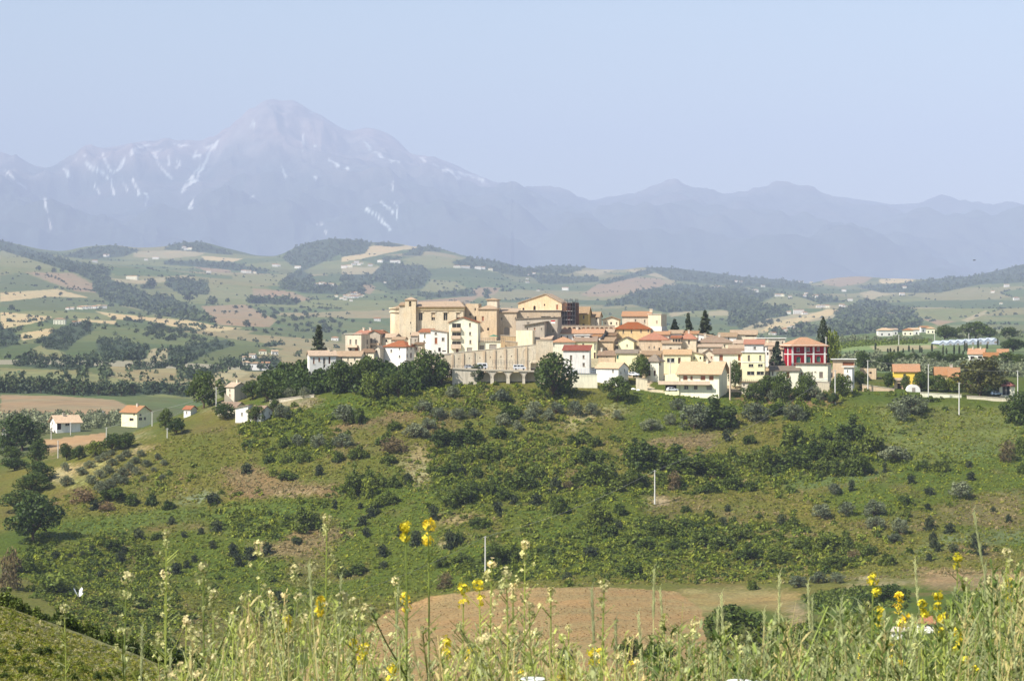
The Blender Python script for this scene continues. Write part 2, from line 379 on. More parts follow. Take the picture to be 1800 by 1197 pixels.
# ------------------------------------------------------------------ land use: real colours of the parcels
WOODC, WHEAT, BROWN, GREEN, LIGHT, PALE = (0.045, 0.062, 0.030), (0.44, 0.335, 0.18), (0.26, 0.185, 0.11), (0.098, 0.115, 0.042), (0.185, 0.18, 0.078), (0.30, 0.25, 0.145)
def zc(x0, y0, s, pts): return [(x0 + a / s, y0 + b / s) for a, b in pts]
A = lambda *p: zc(0, 400, 3, p)
B = lambda *p: zc(900, 300, 2, p)
Cc = lambda *p: zc(600, 400, 4.5, p)
E = lambda *p: zc(1240, 480, 4.5, p)
FIELDS = [
 (WHEAT, A((0, 345), (300, 325), (470, 370), (250, 365), (0, 392))), (WHEAT, A((0, 445), (280, 470), (240, 490), (100, 520), (0, 535))),
 (WHEAT, A((105, 560), (280, 530), (290, 565), (120, 595))), (WHEAT, A((500, 440), (800, 475), (1000, 490), (1150, 520), (1280, 530), (1150, 550), (900, 520), (780, 490), (600, 480))),
 (WHEAT, A((400, 480), (620, 492), (600, 508), (420, 495))), (BROWN, A((130, 235), (380, 240), (510, 310), (510, 345), (400, 335), (300, 300))),
 (BROWN, A((1060, 415), (1290, 405), (1460, 490), (1420, 525), (1150, 515))), (PALE, A((800, 640), (920, 635), (880, 710), (760, 705))),
 (PALE, A((1030, 655), (1120, 640), (1060, 680))), (PALE, A((1020, 800), (1270, 735), (1310, 770), (1190, 830), (1030, 830))),
 (WHEAT, A((1060, 150), (1280, 165), (1230, 182), (1080, 172))), (PALE, A((710, 130), (900, 120), (1090, 130), (1050, 150), (880, 165), (700, 155))),
 (PALE, A((590, 270), (740, 275), (990, 250), (1010, 270), (740, 300), (620, 290))), (BROWN, A((1330, 320), (1540, 340), (1640, 380), (1580, 390), (1340, 365))),
 (BROWN, A((1000, 200), (1200, 205), (1220, 240), (1100, 235))), (BROWN, A((0, 880), (300, 885), (600, 908), (700, 945), (690, 1000), (0, 1010))),
 (GREEN, A((0, 392), (280, 367), (470, 375), (820, 455), (780, 470), (500, 430), (200, 440), (0, 420))), (GREEN, A((0, 250), (130, 240), (310, 310), (220, 330), (0, 335))),
 (LIGHT, A((0, 118), (200, 180), (310, 215), (200, 215), (0, 205))), (LIGHT, A((0, 740), (200, 750), (400, 750), (700, 810), (860, 840), (700, 845), (300, 820), (130, 800), (0, 820))),
 (LIGHT, A((90, 690), (220, 615), (340, 660), (350, 720), (150, 710))), (GREEN, A((560, 890), (850, 895), (1000, 950), (720, 945))),
 (GREEN, A((1000, 620), (1300, 620), (1500, 640), (1200, 720), (920, 790))), (LIGHT, A((1100, 300), (1330, 320), (1340, 380), (1090, 370))), (LIGHT, A((1220, 250), (1530, 245), (1480, 300), (1230, 280))),
 (GREEN, A((1420, 525), (1800, 520), (1800, 600), (1300, 560))),
 (BROWN, B((240, 440), (300, 400), (400, 375), (520, 380), (550, 400), (440, 430), (330, 445))), (PALE, B((390, 345), (470, 350), (590, 385), (540, 380), (430, 360))),
 (PALE, B((540, 485), (620, 470), (660, 490), (560, 515))), (PALE, B((690, 495), (790, 490), (780, 510), (690, 510))),
 (PALE, B((800, 555), (900, 525), (1000, 502), (1190, 490), (1180, 508), (1000, 540), (880, 572))), (LIGHT, B((860, 470), (960, 447), (1080, 452), (1040, 475), (880, 490))),
 (WHEAT, B((1290, 382), (1420, 376), (1410, 390), (1300, 395))), (PALE, B((1220, 430), (1300, 415), (1360, 430), (1250, 450))), (PALE, B((1580, 525), (1670, 490), (1660, 505), (1600, 532))),
 (BROWN, B((1440, 520), (1560, 530), (1500, 545))), (BROWN, B((1080, 385), (1280, 365), (1240, 385), (1120, 405))), (PALE, B((200, 355), (380, 345), (300, 370))),
 (WHEAT, Cc((0, 235), (245, 145), (600, 140), (610, 165), (470, 180), (200, 240), (0, 275))), (PALE, Cc((0, 315), (310, 310), (240, 370), (0, 375))),
 (LIGHT, Cc((470, 250), (700, 215), (880, 240), (880, 315), (600, 295))), (BROWN, Cc((80, 500), (200, 440), (270, 470), (230, 530))),
 (LIGHT, Cc((620, 500), (720, 410), (900, 430), (1000, 480), (700, 520))), (BROWN, Cc((1040, 490), (1140, 470), (1260, 480), (1220, 530), (1080, 550), (960, 640), (590, 640), (590, 580), (1040, 545))),
 (WHEAT, E((440, 460), (540, 385), (740, 350), (820, 330), (960, 285), (1150, 295), (1160, 310), (900, 350), (640, 430), (560, 470))), (PALE, E((280, 430), (400, 340), (560, 360), (470, 420))),
 (LIGHT, E((400, 260), (520, 205), (720, 195), (880, 230), (800, 280), (520, 290))), (WHEAT, E((1370, 60), (1500, 38), (1660, 45), (1600, 75), (1390, 85))), (PALE, E((1240, 190), (1380, 130), (1440, 130), (1330, 210))),
 (BROWN, E((920, 75), (1060, 30), (1330, 35), (1250, 80), (1060, 110))),
]
WOODS = [
 A((0, 70), (100, 95), (200, 130), (350, 170), (500, 195), (590, 225), (580, 260), (490, 285), (400, 240), (310, 215), (200, 180), (0, 118)),
 A((490, 270), (560, 265), (640, 300), (800, 360), (900, 370), (1000, 430), (1100, 470), (1130, 505), (1000, 490), (850, 465), (700, 420), (560, 390), (490, 330)),
 A((875, 270), (1000, 275), (1100, 290), (1090, 355), (950, 350), (880, 310)), A((330, 155), (450, 110), (600, 95), (740, 120), (650, 155), (500, 165)),
 A((860, 118), (920, 85), (1050, 75), (1150, 110), (1230, 145), (1080, 133), (960, 122)),
 A((1490, 165), (1560, 100), (1700, 62), (1930, 60), (1965, 85), (1800, 140), (1740, 165), (1600, 230), (1640, 250), (1660, 300), (1920, 310), (1920, 360), (1600, 345), (1470, 320), (1480, 290), (1570, 220)),
 A((870, 175), (1100, 180), (1250, 190), (1410, 230), (1400, 245), (1230, 225), (1000, 205), (860, 195)), A((215, 590), (330, 520), (480, 500), (500, 540), (400, 600), (350, 650), (240, 640)),
 A((0, 530), (60, 535), (110, 590), (50, 630), (0, 640)), A((60, 705), (350, 690), (580, 700), (570, 730), (350, 755), (80, 730)),
 A((510, 600), (640, 590), (780, 640), (760, 700), (560, 700), (510, 650)), A((890, 650), (1030, 610), (1200, 590), (1220, 625), (1080, 670), (960, 740), (700, 750), (700, 720), (880, 715)),
 A((940, 785), (1250, 690), (1300, 720), (1000, 805)), A((1270, 680), (1480, 700), (1440, 760), (1290, 755)), A((0, 845), (250, 830), (700, 850), (900, 845), (1010, 870), (1000, 895), (850, 880), (600, 888), (0, 872)),
 A((420, 470), (780, 470), (850, 490), (600, 505)), A((560, 535), (800, 525), (820, 640), (900, 640), (1000, 560), (1020, 600), (880, 650), (800, 640)), A((200, 430), (500, 440), (480, 470), (230, 470)),
 A((740, 300), (820, 300), (800, 325), (745, 320)), A((1300, 375), (1400, 365), (1590, 385), (1560, 410), (1310, 400)),
 B((0, 340), (100, 325), (260, 340), (200, 365), (100, 360), (0, 365)), B((60, 372), (300, 372), (310, 390), (130, 402)),
 B((430, 330), (600, 335), (780, 365), (960, 375), (1050, 400), (1060, 430), (900, 410), (700, 400), (560, 385), (480, 345)),
 B((310, 480), (450, 420), (600, 400), (800, 420), (900, 445), (850, 480), (700, 490), (540, 500), (420, 470)), B((780, 530), (900, 480), (980, 500), (900, 520), (800, 560)),
 B((1130, 500), (1250, 460), (1400, 490), (1450, 540), (1300, 570), (1150, 560)), B((1200, 405), (1350, 400), (1600, 370), (1800, 330), (1900, 320), (1900, 390), (1650, 400), (1500, 430), (1300, 430)),
 Cc((0, 90), (100, 95), (240, 125), (190, 205), (0, 235)), Cc((265, 110), (350, 110), (500, 145), (400, 155), (265, 142)), Cc((470, 225), (560, 175), (640, 135), (720, 130), (795, 170), (780, 195), (660, 190), (640, 225)),
 Cc((885, 270), (1050, 230), (1200, 245), (1400, 310), (1600, 390), (1400, 390), (1180, 340), (890, 310)), Cc((330, 290), (620, 300), (720, 370), (640, 480), (400, 500), (300, 430), (80, 480), (0, 480), (0, 370), (240, 370)),
 Cc((330, 240), (465, 235), (465, 270), (340, 275)), Cc((560, 530), (1000, 500), (1080, 540), (700, 560)), Cc((1130, 490), (1170, 490), (1170, 560), (1130, 560)), Cc((1520, 390), (1700, 370), (1800, 400), (1800, 450), (1560, 440)),
 E((0, 130), (250, 105), (380, 160), (540, 150), (540, 190), (340, 260), (200, 310), (0, 250)), E((170, 420), (200, 330), (380, 260), (660, 260), (640, 340), (500, 360), (280, 420)),
 E((960, 420), (1080, 340), (1300, 320), (1500, 340), (1740, 400), (1560, 470), (1360, 480), (1040, 500)), E((1210, 205), (1420, 250), (1400, 275), (1210, 250)), E((690, 170), (960, 180), (1100, 230), (900, 240)),
 E((1540, 260), (1660, 290), (1640, 340), (1540, 300)), B((300, 395), (480, 345), (500, 360), (330, 400)), E((500, 480), (560, 465), (640, 490), (760, 440), (880, 440), (880, 500), (660, 510)),
]
HILL_PATCH = [   # (colour, polygon) on the village hill, photograph pixels
 ((0.20, 0.135, 0.07), zc(400, 640, 2.571, [(0, 470), (120, 450), (250, 520), (520, 560), (510, 600), (300, 590), (0, 590)])),
 ((0.20, 0.13, 0.075), zc(400, 640, 2.571, [(0, 575), (150, 572), (160, 595), (0, 602)])), ((0.36, 0.30, 0.19), zc(400, 640, 2.571, [(180, 572), (420, 570), (420, 582), (180, 586)])),
 ((0.19, 0.14, 0.07), zc(400, 640, 2.571, [(120, 820), (300, 770), (480, 730), (560, 740), (440, 860), (250, 880), (120, 860)])),
 ((0.17, 0.115, 0.06), zc(400, 640, 2.571, [(470, 290), (600, 250), (840, 220), (850, 250), (640, 290), (520, 320)])),
 ((0.30, 0.25, 0.13), zc(400, 640, 2.571, [(780, 420), (900, 370), (930, 420), (960, 520), (870, 570), (800, 500)])), ((0.27, 0.22, 0.11), zc(400, 640, 2.571, [(960, 700), (1080, 670), (1140, 690), (1080, 730), (980, 730)])),
 ((0.30, 0.27, 0.13), zc(400, 640, 2.571, [(1480, 280), (1560, 230), (1700, 200), (1800, 190), (1800, 215), (1680, 250), (1560, 310)])), ((0.28, 0.23, 0.13), zc(400, 640, 2.571, [(960, 790), (1100, 770), (1080, 810), (970, 830)])),
 ((0.085, 0.12, 0.024), zc(400, 640, 2.571, [(0, 650), (120, 640), (300, 680), (280, 760), (100, 800), (0, 790)])), ((0.085, 0.12, 0.026), zc(0, 850, 3, [(300, 200), (700, 150), (1100, 120), (1560, 110), (1600, 160), (1100, 200), (700, 250), (320, 290)])),
 ((0.19, 0.13, 0.075), zc(1100, 640, 2.571, [(100, 360), (250, 310), (420, 320), (380, 370), (150, 390)])), ((0.33, 0.27, 0.18), zc(1100, 640, 2.571, [(70, 650), (130, 615), (220, 612), (220, 632), (140, 640)])),
 ((0.13, 0.15, 0.045), zc(1100, 640, 2.571, [(1100, 180), (1800, 200), (1800, 420), (1300, 440), (1150, 330)])), ((0.10, 0.145, 0.045), zc(1100, 640, 2.571, [(700, 500), (1250, 490), (1680, 380), (1690, 395), (1300, 480), (1100, 530), (720, 590)])),
 ((0.15, 0.125, 0.055), zc(1100, 640, 2.571, [(1380, 640), (1800, 560), (1800, 760), (1600, 740)])), ((0.13, 0.155, 0.07), zc(1100, 640, 2.571, [(1480, 760), (1800, 740), (1800, 800), (1500, 820), (1280, 890), (1260, 870)])),
 ((0.26, 0.16, 0.085), zc(1100, 640, 2.571, [(500, 130), (600, 145), (750, 155), (900, 100), (940, 190), (870, 190), (700, 180), (540, 185)])),
 ((0.38, 0.31, 0.17), zc(0, 700, 5.987, [(560, 740), (700, 720), (900, 700), (760, 860), (540, 910)])), ((0.36, 0.36, 0.14), zc(0, 700, 5.987, [(700, 950), (960, 800), (1100, 650), (1200, 680), (900, 870), (740, 970)])),
 ((0.34, 0.26, 0.15), zc(0, 700, 5.987, [(1320, 660), (1400, 540), (1540, 470), (1590, 530), (1450, 590)])), ((0.45, 0.38, 0.24), zc(0, 700, 5.987, [(1390, 400), (1520, 350), (1580, 370), (1420, 415)])),
 ((0.30, 0.20, 0.11), zc(0, 700, 5.987, [(385, 450), (700, 400), (1115, 355), (1115, 460), (900, 510), (700, 520), (500, 620), (420, 560)])), ((0.13, 0.055, 0.035), zc(0, 700, 5.987, [(1620, 500), (1720, 470), (1700, 500), (1630, 525)])),
 ((0.34, 0.27, 0.16), zc(1200, 850, 3, [(820, 560), (960, 510), (1220, 505), (1215, 530), (960, 540), (850, 580)])), ((0.30, 0.20, 0.11), zc(1200, 850, 3, [(1240, 460), (1800, 455), (1800, 560), (1260, 540)])),
 ((0.29, 0.22, 0.095), zc(1200, 850, 3, [(0, 560), (500, 560), (640, 570), (540, 680), (300, 640), (100, 700), (0, 700)])), ((0.36, 0.27, 0.17), zc(1200, 850, 3, [(600, 760), (560, 680), (600, 620), (640, 620), (640, 740)])),
 ((0.065, 0.12, 0.03), zc(1200, 850, 3, [(620, 600), (900, 550), (1200, 560), (1180, 660), (700, 680)])), ((0.34, 0.27, 0.17), zc(500, 850, 3, [(400, 770), (520, 745), (540, 790), (430, 800)])), ((0.36, 0.27, 0.17), [(1135, 882), (1190, 878), (1185, 886), (1140, 890)]),
 ((0.33, 0.26, 0.17), zc(320, 570, 5.987, [(930, 790), (1390, 735), (1400, 840), (1100, 890), (960, 880)])), ((0.33, 0.26, 0.17), zc(320, 570, 5.987, [(200, 920), (380, 860), (370, 900), (240, 925)])),
 ((0.20, 0.23, 0.15), zc(0, 850, 3, [(950, 60), (1080, 35), (1150, 60), (1080, 95), (960, 100)])),
]
def cells(Xf, Yf, q=210.0):
    Xw = Xf + 60 * fbm(Xf / 300, Yf / 300, 2, 81); Yw = Yf * 0.8 + 60 * fbm(Xf / 300, Yf / 300, 2, 83)
    ix = np.floor(Xw / q).astype(int); iy = np.floor(Yw / q).astype(int); best = np.full(len(Xf), 1e9); sec = np.full(len(Xf), 1e9); cid = np.zeros(len(Xf), int); c2 = np.zeros(len(Xf), int)
    for dx in (-1, 0, 1):
        for dy in (-1, 0, 1):
            a, b = ix + dx, iy + dy; hsh = _perm[(_perm[a & 4095] + b) & 4095]
            d = np.sqrt((Xw - (a + _val[hsh]) * q) ** 2 + (Yw - (b + _val[(hsh + 999) & 4095]) * q) ** 2)
            up = d < best; up2 = (d < sec) & ~up
            sec = np.where(up, best, np.where(up2, d, sec)); c2 = np.where(up, cid, np.where(up2, hsh, c2)); best = np.where(up, d, best); cid = np.where(up, hsh, cid)
    return cid, sec - best, c2
JIT = [np.random.default_rng(100 + i).random(700000) * 2 - 1 for i in range(5)]
def land_colour(X, Y, Z):
    x, y = proj(X, np.maximum(Y, 1), Z)
    n1 = fbm(X / 26, Y / 26, 4, 61); n2 = fbm(X / 8, Y / 8, 3, 67); n3 = fbm(X / 70, Y / 70, 3, 71)
    n = len(X); c = np.empty((n, 3))
    # near hill: rough grass, from fresh green to dry
    g1 = np.array((0.066, 0.090, 0.012)); g2 = np.array((0.108, 0.104, 0.022)); g3 = np.array((0.125, 0.092, 0.044))
    t = ss(-0.25, 0.35, n3 + 0.5 * n1)[:, None]; c[:] = g1 * (1 - t) + g2 * t
    t = ss(0.15, 0.55, n1 + 0.35 * n2 - 0.2 * n3)[:, None]; c = c * (1 - 0.5 * t) + g3 * 0.5 * t
    jx = x + 9 * n1 + 5 * n2; jy = y + 4 * n2 + 4 * n1
    # far parcels: irregular cells
    far = Y > 1010
    if far.any():
        Yf = gi_(Y[far]); Xf = X[far] * Yf / Y[far]; cid = cells(Xf, Yf)[0]
        pal = np.array([(0.095, 0.11, 0.040), (0.08, 0.10, 0.036), (0.13, 0.135, 0.05), (0.11, 0.115, 0.045), (0.065, 0.085, 0.03), (0.16, 0.145, 0.065), (0.20, 0.165, 0.085), (0.075, 0.10, 0.034)])
        c[far] = 1.2 * pal[cid % 8] * (1 + 0.12 * n1[far])[:, None]
        jf = np.clip(900.0 / Y[far], 0.1, 1) * 6
        xf, yf = x[far] + jf * n2[far], y[far] + 0.6 * jf * n1[far]
        cf = c[far]
        for col, poly in FIELDS: cf[inpoly(xf, yf, poly)] = col
        for i_, poly in enumerate(WOODS):
            if i_ in (15, 16, 17): continue
            cf[inpoly(xf, yf, poly)] = WOODC
        pl = (xf > 1440) & (Yf < 2300); cf[pl] = np.array((0.105, 0.135, 0.06)) * (1 + 0.3 * n1[far][pl])[:, None]
        cf[inpoly(xf, yf, [(1450, 605), (1660, 601), (1660, 611), (1450, 618)])] = (0.17, 0.21, 0.08)
        cf[inpoly(xf, yf, [(1530, 609), (1640, 607), (1650, 613), (1540, 618)])] = (0.30, 0.25, 0.15)
        cf[(yf > 700) & (xf < 540) & (Yf < 1500) & ~inpoly(xf, yf, FIELDS[15][1])] = (0.09, 0.10, 0.04)
        cf[inpoly(xf, yf, zc(0, 700, 5.987, [(385, 450), (700, 400), (1115, 355), (1115, 460), (900, 510), (700, 520), (500, 620), (420, 560)]))] = (0.30, 0.20, 0.11)
        c[far] = cf
    near = ~far
    if not near.any(): return np.clip(c, 0.004, 0.9)
    cn = c[near]; xn, yn = jx[near], jy[near]; Yn = Y[near]; xr, yr = x[near], y[near]
    for col, poly in HILL_PATCH:
        mk = np.zeros(len(xn))
        for q_ in range(6): mk += inpoly(xn + 16 * JIT[q_ % 5][:len(xn)] + 8 * n2[near], yn + 7 * JIT[(q_ + 2) % 5][-len(xn):] + 3 * n2[near], poly) & (Yn > 400)
        mk = (mk / 6 * 0.85)[:, None]; cn = cn * (1 - mk) + np.array(col) * 0.85 * (1 + 0.3 * n2[near])[:, None] * mk
    mk = inpoly(xr + 3 * n1[near], yr + 2 * n1[near], FIELD) & (Yn > 380) & (Yn < 720)
    cn[mk] = np.array((0.26, 0.178, 0.082)) * (1 + 0.12 * n2[near][mk])[:, None]
    vil = (Yn > 886) & (xr > 540) & (xr < 1475) & (yr < np.interp(xr, [540, 790, 800, 950, 1000, 1100, 1200, 1290, 1475], [648, 650, 662, 668, 668, 664, 676, 690, 676]) + 4 * n1[near])
    cn[vil] = np.array((0.38, 0.31, 0.21)) * (1 + 0.15 * n2[near][vil])[:, None]
    vy = (Yn > 80) & (Yn < 175) & (xr < 520)
    cn[vy] = np.array((0.16, 0.15, 0.062)) * (1 + 0.3 * n2[near][vy])[:, None]
    fg = Yn < 40; cn[fg] = (0.14, 0.13, 0.06)
    rd = inpoly(xr, yr, zc(1040, 600, 11.19, [(850, 860), (1180, 720), (1300, 720), (1130, 860), (1240, 940), (1450, 980), (1450, 1010), (1180, 1000), (1060, 960), (930, 880)]))
    cn[rd] = (0.50, 0.42, 0.30)
    c[near] = cn
    return np.clip(c, 0.004, 0.9)

def sheet(name, rowsY, colsX, mat, kind='structure', fn=None, smooth=True):
    YY, xx = np.meshgrid(np.array(rowsY, float), np.array(colsX, float), indexing='ij')
    X = YY * (xx - 900) / F; Z = H(X.ravel(), YY.ravel()); X = X.ravel(); Y = YY.ravel()
    c = (fn or land_colour)(X, Y, Z)
    nr, nc = YY.shape; i = np.arange(nr * nc).reshape(nr, nc)
    f = np.stack([i[:-1, :-1], i[:-1, 1:], i[1:, 1:], i[1:, :-1]], -1).reshape(-1, 4)
    me = np_mesh(name, np.stack([X, Y, Z], 1), f, [mat], c, smooth)
    o = link(name, me); o['kind'] = kind
    return o
def cols(step, lo=-160, hi=1960): return np.concatenate([np.linspace(-2490, lo, 26)[:-1], np.arange(lo, hi, step), np.linspace(hi, 4290, 26)])
m_ground = land_mat('rough_grass', 1.1, 0.05, 0.5, 0.9, 0.45)
m_hills = land_mat('farmland', 0.06, 0.012, 2.0, 0.5, 0.22)
m_bank = land_mat('bank_earth', 14.0, 1.2, 0.03, 0.6, 0.4)

# the bank under the camera: a plain grid
gx, gy = np.meshgrid(np.linspace(-24, 24, 97), np.linspace(-20, 13, 67))
Xb, Yb = gx.ravel(), gy.ravel(); Zb = H(Xb, Yb) + 0.05 * fbm(Xb / 0.8, Yb / 0.8, 3, 5)
ib = np.arange(gx.size).reshape(gx.shape)
fb = np.stack([ib[:-1, :-1], ib[:-1, 1:], ib[1:, 1:], ib[1:, :-1]], -1).reshape(-1, 4)
link('bank_ground', np_mesh('bank_ground', np.stack([Xb, Yb, Zb], 1), fb, [m_bank], np.tile((0.14, 0.12, 0.06), (gx.size, 1)), True))['kind'] = 'structure'
sheet('slope_ground', np.concatenate([np.geomspace(11, 80, 30)[:-1], np.arange(80, 180, 1.1), np.geomspace(180, 440, 30)]), cols(8), m_ground)
sheet('hill_ground', np.concatenate([np.arange(438, 620, 2.6), np.arange(620, 1012, 1.2)]), cols(4.0), m_ground)
sheet('plain_ground', np.concatenate([np.arange(1010, 1300, 4), np.arange(1300, 2300, 9)]), cols(4), m_hills)
sheet('hills', gd(np.concatenate([np.arange(2290, 4200, 13), np.arange(4200, 7300, 20), np.arange(7300, 9500, 100)])), cols(3.0), m_hills)

# mountains: bare limestone above dark lower slopes, old snow in the gullies
SNOW = [zc(0, 150, 2, p) for p in (
 [(360, 240), (375, 280), (400, 320)], [(435, 255), (420, 290), (398, 310)], [(300, 275), (340, 300), (385, 330)], [(455, 240), (490, 215), (540, 235), (560, 280), (605, 330)], [(545, 235), (570, 225)], [(590, 250), (595, 280)], [(630, 260), (640, 275), (620, 290)],
 [(610, 205), (660, 215), (700, 225), (750, 210)], [(690, 230), (680, 250), (700, 245)], [(770, 195), (740, 230), (715, 280), (690, 330), (650, 365)], [(700, 290), (660, 340), (640, 380)], [(670, 425), (685, 395)], [(870, 160), (885, 130), (895, 140)], [(868, 158), (893, 132)],
 [(1075, 105), (1105, 95), (1128, 98)], [(1070, 165), (1090, 148)], [(1065, 170), (1070, 210)], [(1035, 243), (1060, 235)], [(1110, 215), (1120, 222)], [(1160, 260), (1185, 282)], [(1215, 290), (1225, 298)], [(1280, 195), (1300, 215), (1340, 250), (1375, 270)], [(1320, 235), (1360, 262), (1405, 270)],
 [(1300, 222), (1345, 258)], [(1478, 255), (1500, 270)], [(1510, 270), (1570, 300), (1620, 325)], [(1570, 290), (1640, 315), (1700, 330)], [(1385, 345), (1380, 390), (1395, 430), (1392, 468)], [(1340, 410), (1380, 450)], [(1288, 432), (1330, 470), (1368, 505)], [(1110, 492), (1130, 495), (1150, 520)],
 [(270, 262), (300, 248)], [(395, 330), (405, 390)], [(430, 330), (450, 370)], [(470, 330), (490, 380)], [(155, 400), (165, 440), (180, 510)], [(20, 300), (50, 335), (85, 360)], [(880, 400), (900, 385)], [(990, 290), (1005, 320)], [(1095, 315), (1110, 325)], [(225, 295), (260, 330)], [(510, 380), (520, 420)], [(330, 350), (350, 375)], [(480, 235), (500, 245)], [(465, 225), (520, 210)])]
def near_line(x, y, pl):
    d = np.full(len(x), 1e9)
    for (ax, ay), (bx, by) in zip(pl[:-1], pl[1:]):
        t = np.clip(((x - ax) * (bx - ax) + (y - ay) * (by - ay)) / ((bx - ax) ** 2 + (by - ay) ** 2), 0, 1); d = np.minimum(d, np.hypot(x - ax - t * (bx - ax), y - ay - t * (by - ay)))
    return d
def mtn_colour(X, Y, Z):
    x, y = proj(X, Y, Z)
    q_ = gi_(Y) / Y; X = X * q_; a = (Z - CZ) * q_; Y = Y * q_; n = fbm(X / 900, Y / 900, 4, 91); n2 = fbm(X / 160, Y / 300, 3, 95)
    c = np.tile(np.array((0.055, 0.070, 0.055)), (len(X), 1))
    t = ss(1000, 1750, a + 350 * n)[:, None]; c = c * (1 - t) + np.array((0.31, 0.25, 0.235)) * t
    t = (ss(0.1, 0.5, n2) * ss(500, 1200, a))[:, None]; c = c * (1 - 0.6 * t) + np.array((0.12, 0.11, 0.10)) * 0.6 * t
    gul = ridged(X / 700 + Y / 5000, Y / 3000, 3, 97)
    fine = fbm(X / 60, Y / 400, 3, 99); sn = 0.45 * ss(0.86, 0.93, gul + 0.1 * n2) * ss(1450, 2000, a + 250 * n) * (x < 900) * (fine > 0.05)
    for p in SNOW: sn = np.maximum(sn, ss(2.5, 0.6, near_line(x + 5 * n2, y + 4 * fine, p) + 3.4 * fine + 1.2 * n2) * 0.75)
    return c * (1 - sn[:, None]) + np.array((0.86, 0.86, 0.86)) * sn[:, None]
m_mtn = land_mat('mountain_rock', 0.004, 0.0008, 30.0, 0.6, 0.25)
sheet('mountains', gd(np.concatenate([np.arange(9400, 17000, 250), np.arange(17000, 26400, 58), np.arange(26400, 31000, 400)])), np.concatenate([np.linspace(-2490, -20, 26)[:-1], np.arange(-20, 900, 2.3), np.arange(900, 1960, 4.5), np.linspace(1962, 4290, 26)]), m_mtn, fn=mtn_colour)
# ------------------------------------------------------------------ foliage
def quads(cen, nor, size, rg, aspect=1.3):
    """leaf-clump faces: centres, rough normals, sizes -> verts, faces"""
    n = len(cen)
    nor = nor / np.maximum(np.linalg.norm(nor, axis=1, keepdims=True), 1e-6)
    up = rg.normal(size=(n, 3)); a = np.cross(nor, up); a /= np.maximum(np.linalg.norm(a, axis=1, keepdims=True), 1e-6); b = np.cross(nor, a)
    s = np.asarray(size).reshape(-1, 1) * (0.6 + 0.8 * rg.random((n, 1)))
    a = a * s * 0.5 * aspect; b = b * s * 0.5 / aspect * (0.8 + 0.6 * rg.random((n, 1)))
    j = lambda: 1 + 0.35 * (rg.random((n, 1)) - 0.5)
    v = np.stack([cen - a * j() , cen - b * j(), cen + a * j(), cen + b * j()], 1).reshape(-1, 3)
    return v, np.arange(n * 4).reshape(n, 4)
def lobes_cloud(lobes, n, rg, size, fill=0.35, tilt=0.9):
    """lobes: (cx,cy,cz,rx,ry,rz). points on the lobes' skins and some inside"""
    L = np.array(lobes); w = (L[:, 3] * L[:, 4] * L[:, 5]) ** (2 / 3); k = rg.choice(len(L), n, p=w / w.sum())
    d = rg.normal(size=(n, 3)); d /= np.linalg.norm(d, axis=1, keepdims=True)
    r = np.where(rg.random(n) < fill, rg.random(n) ** 0.4, 0.88 + 0.24 * rg.random(n))[:, None]
    c = L[k, :3] + d * L[k, 3:] * r
    return quads(c, d + tilt * rg.normal(size=(n, 3)), size, rg)
def trunk_mesh(name, pts_list, mat):
    mb = MB()
    for pts, r0, r1 in pts_list: mb.tube(pts, r0, r1, 6)
    return mb.mesh(name, mat, smooth=True)
m_bark = plain_mat('bark', (92, 76, 60), 0.95, 0.1, 0.3, 3.0)
m_leaf = leaf_mat('scrub_leaves', (80, 98, 36)); m_leaf_l = leaf_mat('fresh_leaves', (112, 128, 50)); m_olive = leaf_mat('olive_leaves', (106, 112, 82), 0.25, 0.15, (1.05, 1.05, 1.0))
m_fir = leaf_mat('conifer_needles', (54, 66, 42), 0.3, 0.08); m_tree = leaf_mat('tree_leaves', (70, 90, 36)); m_brownleaf = leaf_mat('dry_leaves', (112, 98, 66), 0.3, 0.2, (1.1, 1, 0.9))
m_oak = leaf_mat('oak_leaves', (84, 88, 44)); m_far = leaf_mat('far_leaves', (62, 76, 42), 0.2, 0.05, (1.1, 1.05, .9), (0.8, 1.2))

def bush_proto(seed, n, size, mat, wide=1.0, spiky=0.0):
    rg = np.random.default_rng(seed); lobes = []
    for i in range(rg.integers(13, 19)):
        a = rg.random() * 6.283; r = 0.40 * math.sqrt(rg.random()) * wide; q = 0.075 + 0.085 * rg.random()
        top = (1.02 - 1.1 * (r / (0.40 * wide)) ** 2 * 0.62) * (0.7 + 0.35 * rg.random())
        lobes.append((r * math.cos(a), r * math.sin(a), max(q * 0.8, top - q - 0.35 * rg.random() * top), q, q, q * 1.25))
    for i in range(6):
        a = rg.random() * 6.283; lobes.append((0.40 * math.cos(a), 0.40 * math.sin(a), 0.09, 0.12, 0.12, 0.13))
    lobes.append((0, 0, 0.30, 0.27, 0.27, 0.30))
    v, f = lobes_cloud(lobes, n, rg, size)
    if spiky:
        k = int(n * spiky); a = rg.random(k) * 6.283; r = 0.42 * np.sqrt(rg.random(k)); z = 0.75 + 0.3 * rg.random(k) - r * 0.8
        v2, f2 = quads(np.stack([r * np.cos(a), r * np.sin(a), z], 1), rg.normal(size=(k, 3)) * (1, 1, 0.2), size * 1.2, rg, 1.8)
        f = np.concatenate([f, f2 + len(v)]); v = np.concatenate([v, v2])
    v[:, 2] = np.maximum(v[:, 2], -0.06)
    return np_mesh('bush_foliage', v, f, [mat])
